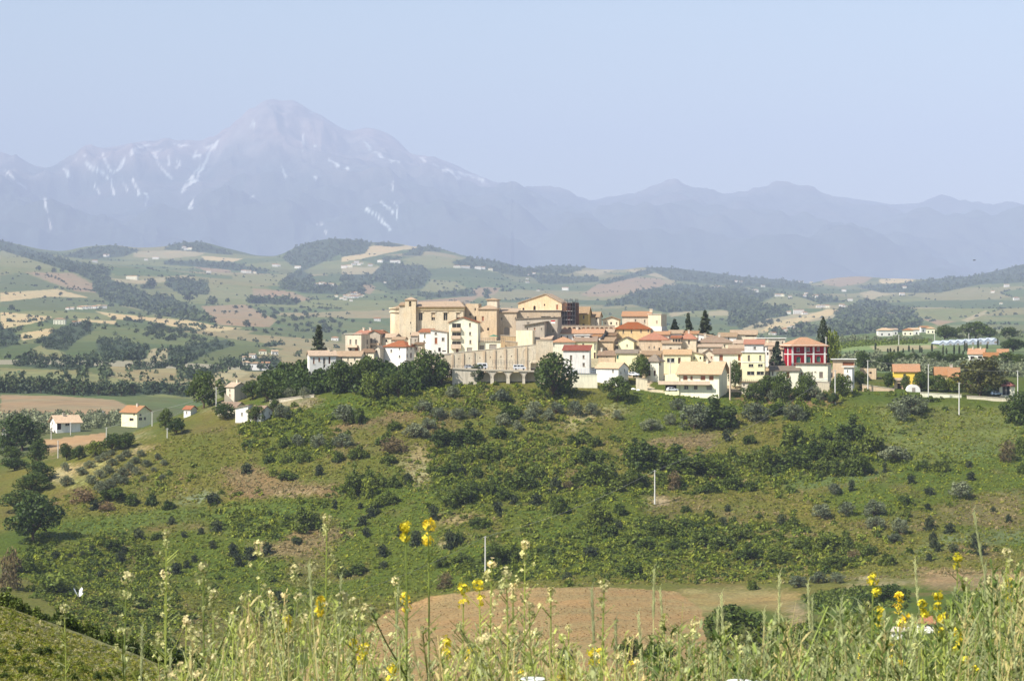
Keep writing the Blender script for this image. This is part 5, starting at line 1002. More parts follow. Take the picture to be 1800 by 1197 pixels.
house('house', 'small pale house next to the deep yellow tower house', 1037, 1053, 1058, 556, 576, 20, 'gx', 7, 'dirty_white', 'tan', z3((1000, 345, 1018, 372, 'w'), (935, 420, 955, 435, 'w'), (990, 420, 1010, 435, 'w')), D=978)
house('house', 'tan gabled house behind the arcade wall', 1060, 1088, 1092, 562, 578, 8, 'gy', 5, 'buff', 'tan', (), D=980)
house('house', 'long tan house with two red roof levels on the village top', 1094, 1143, 1150, 556, 580, 6, 'gx', 8, 'tan', 'orange', z3((1412, 330, 1430, 345, 'k'), (1510, 330, 1527, 345, 'k'), (1412, 365, 1430, 390, 'h'), (1510, 372, 1525, 398, 'h')), D=972, chim=((1143, 5),))
house('castle_tower', 'square brick tower with white plastered foot on the village top', 1140, 1162, 1173, 553, 588, 28, 'flat', 0, 'tan', 'slab', z3((1640, 380, 1650, 410, 'h')), D=966, cat='tower', o=.35)
house('tower_foot', 'white plastered foot of the square brick tower', 1144, 1163, 1174, 574, 590, 28, 'none', 0, 'white', 'slab', (), D=964.5, cat='tower')
house('house', 'long orange yellow house with red hip roof and four windows', 1080, 1143, 1147, 578, 598, 5, 'hip', 11, 'orange', 'red', z3((1285, 475, 1300, 515, 'h'), (1370, 475, 1385, 512, 'h'), (1470, 470, 1486, 505, 'h'), (1547, 465, 1562, 500, 'h')), D=958, dep=10)
house('house', 'low white house under a long faded red roof below the arcade', 983, 1060, 1066, 586, 598, 8, 'gx', 7, 'white', 'orange', (), D=950, chim=((1013, 4),))
house('house', 'cream block with red hip roof at its left end', 970, 1010, 1012, 601, 633, 3, 'hip', 8, 'cream', 'orange', z3((625, 735, 645, 775, 'k'), (555, 620, 565, 650, 'w')), D=936)
house('house', 'white upper storey with flat roof between the red roofs', 1011, 1036, 1040, 590, 602, 10, 'flat', 0, 'white', 'white', z3((848, 548, 880, 575, 'w')), D=940)
house('house', 'cream house wing with dark doorway right of the white gable', 1010, 1048, 1052, 600, 634, 6, 'gx', 8, 'pale_yellow', 'brown', z3((860, 620, 880, 640, 'w'), (980, 715, 1008, 780, 'd'), (985, 620, 1010, 690, 'a')), D=937)
house('house', 'white house with slanting dark red roof above the blue railing', 990, 1036, 1040, 616, 656, 8, 'sy', 8, 'white', 'dark_red', z3((730, 745, 755, 800, 'h'), (862, 745, 885, 780, 'h'), (862, 825, 888, 862, 'h'), (725, 850, 750, 890, 'h')), dep=8, D=914)
house('house', 'rough brick house between cream and yellow walls', 1048, 1078, 1083, 600, 619, 12, 'sy', 6, 'brick', 'tan', z3((1105, 665, 1120, 690, 'h')), D=944)
house('house', 'narrow dark walled house beside the orange yellow one', 1066, 1081, 1086, 590, 604, 20, 'sy', 5, 'stone', 'brown', (), D=952)
house('house', 'small yellow gabled house with a single window', 1087, 1114, 1120, 600, 617, 14, 'gy', 7, 'pale_yellow', 'grey', z3((1325, 630, 1340, 656, 'w')), D=945)
house('house', 'brick cottage with uneven brown roof above the white cottage', 1052, 1081, 1086, 624, 640, 14, 'gx', 7, 'brick', 'brown', z3((1110, 760, 1125, 770, 'k')), D=925, chim=((1056, 3),))
house('house', 'cream house with dark brown roof and green shutter', 1083, 1120, 1124, 621, 656, 6, 'gx', 6, 'pale_yellow', 'grey', z3((1220, 745, 1245, 785, 'v'), (1290, 745, 1310, 752, 'k'), (1340, 745, 1360, 752, 'k')), D=922)
house('cottage', 'white cottage with sand coloured roof over the dark tree', 1049, 1087, 1106, 647, 676, 34, 'gx', 9, 'white', 'sand', z3((1175, 895, 1192, 927, 'w'), (1305, 890, 1317, 922, 'w'), (1172, 978, 1195, 998, 'k'), (1262, 915, 1275, 945, 'w')), D=902)
house('cottage', 'pale cottage with mottled grey hip roof by the village track', 1136, 1158, 1168, 634, 662, 28, 'hip', 10, 'cream', 'grey', z3((1545, 905, 1580, 962, 'd'), (1610, 905, 1632, 962, 'd'), (1548, 825, 1572, 862, 'k'), (1662, 820, 1690, 850, 'h')), D=911)
house('house', 'brick house with broad red roof behind the mottled cottage', 1123, 1174, 1180, 597, 624, 8, 'hip', 11, 'brick', 'red', z4((632, 460, 652, 487, 'w'), (533, 530, 548, 555, 'w'), (585, 545, 600, 580, 'k'), (480, 530, 495, 555, 'h')), D=945)
house('house', 'low stone house with rubble coloured roof above the mottled cottage', 1127, 1160, 1166, 624, 642, 14, 'sy', 6, 'stone', 'tan', (), D=928)
house('house', 'tan house with dark loggia under the red pyramid roof', 1164, 1197, 1200, 604, 626, 6, 'sy', 5, 'tan', 'tan', z4((700, 545, 725, 570, 'h'), (790, 550, 820, 570, 'h'), (720, 462, 818, 500, 'k')), D=939)
house('loggia', 'dark open loggia with posts on top of the tan house', 1180, 1196, 1199, 594, 603, 10, 'sy', 3, 'tan', 'red', z4((735, 455, 755, 498, 'k'), (760, 455, 785, 498, 'k'), (790, 455, 815, 498, 'k')), D=941, base=.5, cat='loggia')
house('house', 'tan house with red pyramid roof and white chimney', 1195, 1224, 1228, 595, 622, 8, 'hip', 10, 'tan', 'red', z4((895, 465, 916, 507, 'h'), (845, 550, 870, 565, 'h')), D=942, chim=((1210, 3),))
house('house', 'wide house under weathered brown hip roof with white vents', 1225, 1288, 1293, 602, 622, 6, 'hip', 11, 'buff', 'brown', (), D=944, chim=((1239, 4), (1264, 4)))
house('house', 'low brick terrace house with red door below the weathered roof', 1228, 1268, 1272, 610, 632, 8, 'sy', 4, 'tan', 'tan', z4((1108, 553, 1130, 580, 'h'), (1190, 552, 1250, 572, 's')), D=936)
house('house', 'yellow house with tan roof and a pale blind window', 1167, 1214, 1218, 623, 648, 6, 'gx', 8, 'pale_yellow', 'sand', z4((675, 655, 755, 700, 'a'), (790, 650, 820, 712, 'd')), D=921)
house('house', 'cream lean to joined to the yellow house above the villa', 1216, 1236, 1239, 623, 648, 10, 'sr', 4, 'pale_yellow', 'tan', (), D=923)
house('house', 'grey gabled cottage between yellow house and shuttered house', 1234, 1256, 1260, 622, 648, 12, 'gy', 7, 'tan', 'brown', (), D=925)
house('house', 'cream house with brown shutters behind the villa', 1255, 1306, 1310, 622, 668, 6, 'gx', 8, 'cream', 'brown', z4((1225, 620, 1265, 682, 's'), (1420, 615, 1450, 680, 's'), (1420, 700, 1455, 740, 's'), (1420, 780, 1455, 820, 's')), D=911)
house('apartment_house', 'tall pale yellow four storey house with bare flat roof', 1305, 1344, 1349, 620, 672, 8, 'flat', 0, 'pale_yellow', 'white', z4((1525, 625, 1550, 685, 'w'), (1645, 625, 1668, 682, 'w'), (1535, 718, 1585, 748, 'w'), (1632, 718, 1682, 744, 'w'), (1518, 795, 1596, 832, 'w'), (1618, 795, 1695, 830, 'w')), D=904, bands=((636.5, 1, m_trim, .12),))
house('house', 'white house with small bright red roof and dark terrace', 1309, 1342, 1346, 605, 622, 8, 'sy', 7, 'white', 'red', z4((1585, 535, 1612, 562, 'w'), (1690, 530, 1712, 575, 'k')), D=922)
house('house', 'white house with dark doorway under long tan roofs', 1263, 1294, 1297, 592, 606, 8, 'sy', 6, 'white', 'tan', z4((1315, 430, 1330, 460, 'w'), (1400, 398, 1450, 412, 'k')), D=957)
house('house', 'long low house under tan tiles at the back of the village', 1285, 1330, 1334, 588, 602, 6, 'gx', 7, 'buff', 'tan', z4((1500, 420, 1640, 432, 'k')), D=962)
house('house', 'low white flat roofed house behind the red roofed terrace', 1330, 1380, 1384, 596, 612, 6, 'flat', 0, 'dirty_white', 'white', (), D=950)
house('house', 'buff house filling the middle of the village below long tan roofs', 1290, 1312, 1316, 604, 626, 10, 'sy', 5, 'buff', 'tan', z4((1395, 480, 1415, 520, 'k')), D=938)
house('house', 'low buff house with plain wall beside the brown shutters', 1282, 1308, 1312, 612, 632, 8, 'gx', 5, 'dirty_white', 'tan', (), D=930)
# --- more of the close-packed houses in the middle
FILL = [('small brick house squeezed behind the slanting dark red roof', 1040, 1060, 1065, 607, 628, 12, 'sy', 5, 'brick', 'tan', 934), ('stone house with tan roof below the narrow dark walled house', 1062, 1086, 1090, 612, 631, 10, 'gx', 5, 'stone', 'tan', 930),
 ('cream house beside the small yellow gable', 1120, 1136, 1141, 606, 627, 14, 'gy', 5, 'cream', 'tan', 936), ('tan house above the rubble coloured roof', 1140, 1164, 1169, 612, 634, 12, 'gx', 5, 'tan', 'brown', 933), ('little white house under the arcade at its right end', 1036, 1055, 1060, 592, 607, 12, 'sy', 4, 'white', 'orange', 946),
 ('buff house between the arcade and the orange yellow house', 1058, 1078, 1082, 584, 601, 10, 'gx', 5, 'buff', 'tan', 955), ('tan cottage behind the small yellow gable', 1104, 1123, 1128, 597, 614, 14, 'sy', 4, 'tan', 'tan', 949), ('white walled house behind the weathered brown hip roof', 1240, 1262, 1266, 598, 616, 12, 'gx', 5, 'white', 'tan', 951),
 ('buff house below the white foot of the brick tower', 1150, 1176, 1180, 588, 604, 8, 'gx', 5, 'buff', 'orange', 955), ('white house in front of the shortest fir', 1176, 1199, 1204, 586, 600, 10, 'gx', 5, 'white', 'tan', 956), ('cream house in front of the slender fir', 1202, 1226, 1230, 587, 602, 8, 'sy', 4, 'cream', 'orange', 955),
 ('tan house on the stepped terrace beside the tall wall', 948, 968, 972, 596, 613, 12, 'sy', 5, 'tan', 'tan', 941), ('white house beside the broad conifer above the annexe', 1345, 1364, 1369, 607, 626, 14, 'gx', 5, 'white', 'tan', 941), ('cream wing joining the shuttered house to the tall pale yellow one', 1296, 1310, 1314, 630, 652, 14, 'sy', 3, 'cream', 'tan', 916),
 ('tan house under the church apse among red roofs', 690, 710, 715, 597, 613, 12, 'gx', 4, 'buff', 'tan', 946), ('low tan wing right of the white house with red hip roof', 728, 742, 746, 606, 622, 16, 'sy', 3, 'tan', 'brown', 938), ('white house below the tallest fir', 1228, 1250, 1254, 590, 604, 10, 'sr', 3, 'white', 'sand', 954), ('buff house at the back under the long tan tiles', 1312, 1336, 1340, 604, 618, 8, 'gx', 4, 'buff', 'tan', 944), ('pale house beside the crimson house behind the conifer', 1352, 1376, 1380, 614, 634, 8, 'gx', 4, 'dirty_white', 'tan', 932)]
for lab, xl, xc, xr, yt, yb, a_, rf, ri, wm_, rm_, D_ in FILL:
    if xl in (1040, 1062, 1104, 1120, 1140): continue      # would hide the walls of the houses behind
    ws = []; nx = max(2, int((xc - xl) / 8))
    for i in range(nx):
        for yy in ((yt + 4.5,) if yb - yt < 17 else (yt + 4.5, yt + 12.5)): ws.append((xl + (xc - xl) * (i + .5) / nx - 1.4, yy, 2.8, 4.6, 'wksh'[(i + int(xl)) % 3 if (i + int(yy)) % 3 else 3]))
    house('house', lab, xl, xc, xr, yt, yb, a_, rf, ri, wm_, rm_, ws, D=D_, chim=((xl + 4, 2.5),) if int(xl) % 2 else ())
# the villa on the brow
v = house('villa', 'low villa with wide sand coloured roof and long balcony', 1196, 1264, 1283, 655, 689, 18, 'gx', 18, 'cream', 'sand', z4((850, 840, 897, 888, 's'), (925, 845, 950, 886, 's'), (1030, 840, 1080, 886, 's'), (1118, 840, 1165, 886, 's'), (860, 945, 905, 985, 'w'), (960, 945, 1000, 985, 'h'), (1090, 945, 1150, 992, 'g')), D=890, o=1.2, chim=((1238, 4),))
_, L1, L2, Hh, s, fx = HOUSES[-1]
mb = MB(); zb = (689 - 675) * s; mb.box((-2 - 26 * s, -2.2, zb - .3), (L1 - 14 * s, -.005, zb)); mb.box((-2 - 26 * s, -2.2, zb + .002), (L1 - 14 * s, -2.08, zb + 1.0)); mb.build('balcony', WM['pinkish'], parent=v)
mb = MB(); mb.box((-26 * s, -.5, -3), (-.02, 6, (689 - 659) * s)); mb.build('annexe_wall', WM['pale_yellow'], parent=v)
mb = MB(); mb.box((-25 * s, -.56, 0.2), (-1.0, -.505, zb - .5)); mb.build('garage_opening', m_dark, parent=v)
house('chimney_wall', 'tall narrow pinkish masonry pier at the villa corner', 1282, 1283.6, 1285, 637, 686, 40, 'flat', 0, 'pinkish', 'slab', (), D=888, cat='pier', o=.05)
# crimson house
rh = house('crimson_house', 'crimson house with white pilasters and orange hip roof', 1378, 1391, 1455, 607, 640, -14, 'hip', 13, 'crimson', 'orange', z5((960, 485, 995, 525, 'a'), (1070, 485, 1105, 525, 'a'), (1180, 480, 1212, 522, 'a'), (958, 578, 1006, 645, 'v', True), (1065, 578, 1115, 645, 'v', True), (1176, 575, 1222, 640, 'v', True), (835, 490, 850, 545, 'k'), (868, 490, 885, 545, 'k')), D=925, o=.9, bands=((606.2, 2.4, m_trim, .35), (622, 1.4, m_trim, .1)))
_, L1, L2, Hh, s, fx = HOUSES[-1]
for x in (1391.6, 1414.5, 1429.6, 1450):
    u = (x - 1391) / 64 * L1; mb = MB(); mb.box((max(u, 0.02), -.16, -2), (u + 3.2 * s, -.008, Hh - 2.4 * s - .01)); mb.build('pilaster', m_trim, parent=rh)
for v_ in (3.0, 7.5): mb = MB(); mb.box((-.14, v_, -2), (-.006, v_ + .6, Hh - 2.4 * s - .01)); mb.build('pilaster', m_trim, parent=rh)
house('house', 'cream house with flat eaves below the crimson house', 1400, 1455, 1467, 641, 672, 14, 'flat', 0, 'cream', 'brown', z5((1200, 740, 1240, 802, 'h'), (1122, 740, 1136, 775, 'h'), (1150, 735, 1170, 745, 'h'), (1010, 745, 1030, 800, 's')), D=908, o=.6, bands=((667, .8, m_trim, .1),))
house('house', 'low annexe with grey metal roof beside the broad conifer', 1355, 1404, 1409, 652, 670, 8, 'sy', 7, 'cream', 'grey', z5((855, 740, 888, 800, 's'), (700, 735, 720, 780, 'w')), D=906)
house('garage', 'low white garage at the foot of the tall pale yellow house', 1304, 1336, 1340, 673, 684, 8, 'flat', 0, 'dirty_white', 'brown', z5((450, 875, 465, 890, 'w'), (400, 870, 415, 890, 'k')), D=895, cat='garage')
house('house', 'brick house under a white slab roof right of the crimson house', 1465, 1502, 1506, 633, 646, 6, 'flat', 0, 'pinkish', 'white', z5((1290, 610, 1340, 640, 'k'), (1445, 635, 1570, 672, 's')), D=922, o=.8)
house('house', 'white house with projecting slab roof behind the tall pole', 1484, 1498, 1504, 646, 680, 20, 'flat', 0, 'white', 'white', (), D=900, o=.7)
house('ruined_wall_house', 'roofless brick house ruin behind the street trees', 1512, 1540, 1545, 648, 680, 10, 'none', 0, 'brick', 'tan', z6((170, 680, 195, 700, 'k')), D=930, cat='ruin')
# the road to the right
yh = house('house', 'bright yellow house with orange gable roof and porch', 1572, 1616, 1621, 653, 687, 6, 'gx', 12, 'bright_yellow', 'orange', z6((528, 703, 557, 745, 'h'), (648, 698, 677, 740, 'h'), (480, 790, 515, 870, 'k')), D=915)
house('porch', 'small tiled porch against the bright yellow house', 1572, 1588, 1591, 669, 686, 10, 'sy', 3, 'pinkish', 'tan', z6((465, 800, 510, 870, 'k')), D=909, cat='porch')
house('house', 'long house with orange roof half hidden by street trees', 1645, 1672, 1676, 659, 684, 6, 'gx', 13, 'dirty_white', 'orange', (), D=930, chim=((1673, 5),))
house('house', 'yellow end of a house under orange roof beside the oak', 1668, 1686, 1690, 661, 684, 8, 'gx', 14, 'bright_yellow', 'orange', z6((1040, 740, 1065, 775, 'h')), D=927)
house('house', 'white house with bright orange roof on the plain near cypresses', 1703, 1730, 1737, 622, 636, 16, 'gx', 9, 'white', 'orange', z6((1240, 518, 1280, 550, 'k'), (1315, 515, 1355, 540, 'k')), D=1240, chim=((1710, 2), (1723, 2)))
house('house', 'second orange roofed house joined to the white one on the plain', 1730, 1754, 1758, 628, 638, 10, 'gx', 8, 'dirty_white', 'orange', z6((1400, 530, 1430, 560, 'k')), D=1230)
house('house', 'small orange roofed house behind the pair on the plain', 1754, 1772, 1776, 620, 630, 12, 'gx', 6, 'dirty_white', 'orange', (), D=1270)
house('garage', 'pale garage with red hip roof at the end of the road', 1758, 1784, 1788, 678, 698, 8, 'hip', 7, 'cream', 'dark_red', z6((1570, 830, 1650, 925, 'a')), D=898, cat='garage')
# the spur to the left
house('farmhouse', 'old pale farmhouse with outside stair on the spur', 396, 412, 431, 680, 708, 40, 'gx', 7, 'dirty_white', 'tan', z1(), D=hit(412, 708, 840, 960), chim=((408, 3),))
house('barn', 'low barn under brown tiles in front of the old farmhouse', 381, 414, 428, 716, 730, 20, 'gx', 8, 'buff', 'brown', (), D=hit(410, 728, 830, 950), cat='barn')
house('farmhouse', 'white farmhouse with tall blank left wall', 413, 436, 442, 717, 744, 14, 'sl', 5, 'white', 'tan', W1(320, 570, (620, 930, 637, 960, 'w')), D=hit(436, 742, 820, 940))
house('farmhouse', 'white gabled farmhouse wing with brown roof', 437, 459, 477, 723, 744, 40, 'gx', 9, 'white', 'brown', W1(320, 570, (708, 915, 725, 960, 'w'), (905, 918, 917, 950, 'w'), (765, 925, 780, 955, 'w')), D=hit(459, 742, 820, 940))
house('cottage', 'little white cottage with bright red roof below the big tree', 322, 335, 344, 719, 730, 30, 'gx', 5, 'white', 'red', (), D=925)
house('house', 'white house with broad tan roof in the valley', 82, 100, 138, 742, 760, -28, 'gx', 11, 'white', 'sand', W1(0, 640, (520, 600, 535, 640, 'w'), (600, 620, 640, 690, 'k'), (680, 620, 720, 650, 'w')), D=1105, o=.9, chim=((115, 3),))
house('house', 'yellow house with red roof and large gable in the valley', 209, 241, 262, 724, 742, 42, 'gx', 10, 'pale_yellow', 'orange', W1(0, 640, (1395, 520, 1415, 540, 'w'), (1465, 525, 1485, 545, 'w'), (1460, 560, 1490, 590, 'w'), (1350, 570, 1400, 600, 'k'), (1505, 560, 1525, 590, 'w')), D=1150, o=.8, chim=((230, 3),))
house('house', 'white gable wall half hidden by trees at the valley edge', 3, 11, 14, 756, 780, 12, 'gy', 4, 'white', 'tan', (), D=1060)
house('cottage', 'white cottage with red roof seen through the foreground weeds', 1614, 1642, 1660, 1095, 1113, 30, 'gx', 9, 'white', 'red', (), D=hit(1635, 1113, 440, 760))
house('shed', 'low white shed beside the cottage in the valley bottom', 1568, 1590, 1598, 1110, 1124, 20, 'sy', 3, 'white', 'slab', (), D=hit(1580, 1124, 440, 760), cat='shed')
# ------------------------------------------------------------------ walls, bridge, road furniture
def wall_block(name, label, cat, xl, xr, yt0, yt1, yb, D, wm, th=0.8, rz=0.0, base=5.0, cop=True):
    """free-standing or retaining wall whose top runs from yt0 to yt1"""
    s = D / F; e = empty(name, P(xl, yb, D), rz); L = (xr - xl) * s; h0, h1 = (yb - yt0) * s, (yb - yt1) * s; tag(e, label, cat)
    mb = MB(); v = [(0, 0, -base), (L, 0, -base), (L, 0, h1), (0, 0, h0), (0, th, -base), (L, th, -base), (L, th, h1), (0, th, h0)]
    for q in ((0, 1, 2, 3), (5, 4, 7, 6), (1, 5, 6, 2), (4, 0, 3, 7), (3, 2, 6, 7)): mb.poly([v[i] for i in q])
    mb.build('masonry', WM[wm], parent=e)
    if cop:
        mb = MB(); mb.slab([(-.1, -.12, h0 + .22), (L + .1, -.12, h1 + .22), (L + .1, th + .1, h1 + .22), (-.1, th + .1, h0 + .22)], .2); mb.build('coping', RM['slab'], parent=e)
    return e, L, s
rw, L, s = wall_block('retaining_wall', 'great tan retaining wall with a blind arch above the road', 'wall', 768, 942, 624, 606, 640, 921, 'church', 1.5)
cx0 = (919 - 768) * s; n = 12; r = 8.2 * s; zc_ = (640 - 621) * s; mb = MB()
for i in range(n):
    t0, t1 = math.pi * i / n, math.pi * (i + 1) / n; c = cx0 + r
    A0, A1 = [(c - q * math.cos(t), -.1, zc_ + q * math.sin(t)) for q in (r, r + .5) for t in (t0,)], [(c - q * math.cos(t1), -.1, zc_ + q * math.sin(t1)) for q in (r, r + .5)]
    mb.poly([A0[0], A1[0], A1[1], A0[1]]); mb.poly([A0[1], A1[1], (A1[1][0], 0, A1[1][2]), (A0[1][0], 0, A0[1][2])]); mb.poly([A1[0], A0[0], (A0[0][0], 0, A0[0][2]), (A1[0][0], 0, A1[0][2])])
for q in (cx0 - .5, cx0 + 2 * r): mb.box((q, -.1, zc_ - 2.2), (q + .5, -.002, zc_))
mb.build('blind_arch', WM['tan'], parent=rw)
for i in range(9):
    u = (i + .4) * L / 9.4; hh_ = (640 - (624 - 18 * u / L)) * s; mb = MB(); mb.box((u, -.28, -4), (u + .7, -.003, hh_ - .25)); mb.build('buttress', WM['brick'], parent=rw)
    mb = MB(); mb.box((u + 2.4, -.015, hh_ * .45), (u + 2.75, -.003, hh_ * .45 + .4)); mb.build('drain_hole', m_dark, parent=rw)
wall_block('retaining_wall', 'tall tan wall behind the steps right of the blind arch', 'wall', 942, 972, 598, 600, 632, 926, 'church', 1.5)
wall_block('terrace_wall', 'plain tan terrace wall below the white village houses', 'wall', 728, 792, 622, 624, 640, 916, 'church', 1.2)
wall_block('terrace_wall', 'crumbling upper terrace wall with plants beneath the brick hall', 'wall', 880, 912, 590, 592, 606, 945, 'stone', 1.2)
wall_block('terrace_wall', 'rough stone terrace wall under the bare buff block', 'wall', 888, 910, 600, 602, 612, 934, 'stone', 1.2)
wall_block('garden_wall', 'pale garden wall under the blue railing', 'wall', 1003, 1050, 656, 658, 670, 899, 'cream', .6)
wall_block('garden_wall', 'long tan wall below the trees on the spur terrace', 'wall', 474, 552, 704, 694, 716, 898, 'buff', .6)
wall_block('roadside_wall', 'low pale roadside wall in front of the street trees', 'wall', 1618, 1690, 690, 694, 702, 893, 'cream', .4)
wall_block('roadside_wall', 'low pale wall under the garage at the road end', 'wall', 1700, 1782, 696, 701, 708, 891, 'buff', .4)
wall_block('roadside_wall', 'short brick wall between the ruin and the yellow house', 'wall', 1516, 1572, 676, 684, 690, 901, 'pinkish', .4)
wall_block('garden_wall', 'buff wall in front of the cream house terrace', 'wall', 1425, 1458, 671, 672, 686, 898, 'buff', .5)
wall_block('garden_wall', 'buff boundary wall beside the curving track', 'wall', 1118, 1138, 664, 668, 676, 900, 'buff', .5)
# arcade wall under the deep yellow house
aw, L, s = wall_block('arcade_wall', 'brick parapet wall with a row of small arches', 'wall', 987, 1081, 573, 573, 584, 962, 'brick', .8)
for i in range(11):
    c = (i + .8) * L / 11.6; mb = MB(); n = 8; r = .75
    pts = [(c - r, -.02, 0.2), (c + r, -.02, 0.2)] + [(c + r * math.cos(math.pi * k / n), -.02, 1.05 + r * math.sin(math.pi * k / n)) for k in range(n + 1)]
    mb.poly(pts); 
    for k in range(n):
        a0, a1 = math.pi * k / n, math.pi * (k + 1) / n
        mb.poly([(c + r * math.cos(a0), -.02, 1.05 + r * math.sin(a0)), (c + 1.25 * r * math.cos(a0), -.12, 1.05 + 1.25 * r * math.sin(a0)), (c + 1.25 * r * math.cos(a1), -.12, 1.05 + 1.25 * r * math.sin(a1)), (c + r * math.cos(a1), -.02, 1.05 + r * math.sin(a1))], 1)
    mb.build('niche', m_dark if i in (1, 2, 3, 8) else WM['dark_brick'], WM['tan'], parent=aw)  # flat panels: the shade inside the niches is put into their dark colour
# arched bridge carrying the road
def bridge():
    D = 904.0; s = D / F; x0, x1 = 795, 966; e = empty('bridge', P(x0, 672, D)); tag(e, 'pale road bridge on round arches below the retaining wall', 'bridge')
    top = lambda x: 651.5 - 3.2 * max(0, 1 - (x - 795) / 60.0) + 2.2 * (x - 860) / 90.0 * (x > 860)
    arches = [(839, 862), (868, 890), (896, 918), (923, 945)]; X = lambda x: (x - x0) * s; Zz = lambda y: (672 - y) * s
    mb = MB(); dp = 8.0; cuts = [x0] + [q for a in arches for q in a] + [x1]
    for i in range(0, len(cuts), 2):
        a, b = cuts[i], cuts[i + 1]
        mb.poly([(X(a), 0, -4), (X(b), 0, -4), (X(b), 0, Zz(top(b))), (X(a), 0, Zz(top(a)))]); mb.poly([(X(b), dp, -4), (X(a), dp, -4), (X(a), dp, Zz(top(a))), (X(b), dp, Zz(top(b)))])
        mb.poly([(X(a), dp, -4), (X(a), 0, -4), (X(a), 0, Zz(664)), (X(a), dp, Zz(664))]); mb.poly([(X(b), 0, -4), (X(b), dp, -4), (X(b), dp, Zz(664)), (X(b), 0, Zz(664))])
    n = 12
    for a, b in arches:
        c, r = (a + b) / 2, (b - a) / 2; zs = 664
        for k in range(n):
            t0, t1 = math.pi * k / n, math.pi * (k + 1) / n; p0 = (X(c - r * math.cos(t0)), Zz(zs) + r * s * math.sin(t0)); p1 = (X(c - r * math.cos(t1)), Zz(zs) + r * s * math.sin(t1))
            xa, xb = c - r * math.cos(t0), c - r * math.cos(t1)
            mb.poly([(p0[0], 0, p0[1]), (p1[0], 0, p1[1]), (p1[0], 0, Zz(top(xb))), (p0[0], 0, Zz(top(xa)))]); mb.poly([(p0[0], 0, p0[1]), (p0[0], dp, p0[1]), (p1[0], dp, p1[1]), (p1[0], 0, p1[1])])
    mb.build('masonry', WM['dirty_white'], parent=e)
    for a, b in arches:                    # back walls in the arches and ring stones
        mb = MB(); mb.box((X(a) + .02, 3.5, -4), (X(b) - .02, 3.9, Zz(655))); mb.build('arch_wall', WM['buff'], parent=e)
        c, r = (a + b) / 2, (b - a) / 2; mb = MB()
        for k in range(n):
            t0, t1 = math.pi * k / n + .02, math.pi * (k + 1) / n - .02; q = [(X(c - f_ * r * math.cos(t)), -.1, Zz(664) + f_ * r * s * math.sin(t)) for f_, t in ((1.0, t0), (1.0, t1), (1.16, t1), (1.16, t0))]
            mb.poly(q); mb.poly([q[3], q[2], (q[2][0], 0, q[2][2]), (q[3][0], 0, q[3][2])]); mb.poly([q[1], q[0], (q[0][0], 0, q[0][2]), (q[1][0], 0, q[1][2])])
        mb.build('arch_ring', WM['grey'], parent=e)
    xs = np.linspace(x0, x1, 20); mb = MB(); rb = MB(); db = MB()
    for i in range(19):
        a, b = xs[i], xs[i + 1]
        db.slab([(X(a), .02, Zz(top(a)) + .12), (X(b), .02, Zz(top(b)) + .12), (X(b), dp, Zz(top(b)) + .12), (X(a), dp, Zz(top(a)) + .12)], .3)
        mb.slab([(X(a), -.35, Zz(top(a)) + .5), (X(b), -.35, Zz(top(b)) + .5), (X(b), .0, Zz(top(b)) + .5), (X(a), .0, Zz(top(a)) + .5)], .55)
        rb.tube([(X(a), -.2, Zz(top(a)) + 1.25), (X(b), -.2, Zz(top(b)) + 1.25)], .05, .05, 4); rb.tube([(X(a), -.2, Zz(top(a)) + .5), (X(a), -.2, Zz(top(a)) + 1.25)], .05, .05, 4)
    db.build('deck', plain_mat('asphalt', (96, 92, 88), .9, .1), parent=e); mb.build('parapet', RM['slab'], parent=e); rb.build('railing', m_rail, parent=e)
bridge()
# road shelter
D = 912; s = D / F; sh = empty('shelter', P(931, 651, D)); tag(sh, 'arched brick roadside shelter with pale vault', 'shelter')
mb = MB(); w_ = 17 * s; h_ = 18 * s
mb.box((0, 0, -1), (1.6 * s, 3, h_ * .7)); mb.box((w_ - 1.6 * s, 0, -1), (w_, 3, h_ * .7)); mb.box((1.6 * s, 2.6, -1), (w_ - 1.6 * s, 3, h_ * .7)); n = 10; c = w_ / 2; r = w_ / 2 - 1.6 * s
for k in range(n):
    t0, t1 = math.pi * k / n, math.pi * (k + 1) / n
    q = lambda t, f_: (c - f_ * math.cos(t), h_ * .7 + min(f_, w_ / 2) * .55 * math.sin(t))
    a, b_ = q(t0, r), q(t1, r); A_, B_ = q(t0, w_ / 2), q(t1, w_ / 2)
    for y_ in (0, 3): mb.poly([(a[0], y_, a[1]), (b_[0], y_, b_[1]), (B_[0], y_, B_[1]), (A_[0], y_, A_[1])])
    mb.poly([(a[0], 0, a[1]), (a[0], 3, a[1]), (b_[0], 3, b_[1]), (b_[0], 0, b_[1])]); mb.poly([(A_[0], 3, A_[1]), (A_[0], 0, A_[1]), (B_[0], 0, B_[1]), (B_[0], 3, B_[1])])
mb.build('vault', WM['buff'], parent=sh); mb = MB(); mb.box((1.8 * s, 1.9, .0), (w_ - 1.8 * s, 2.3, .5)); mb.build('bench', m_door, parent=sh)
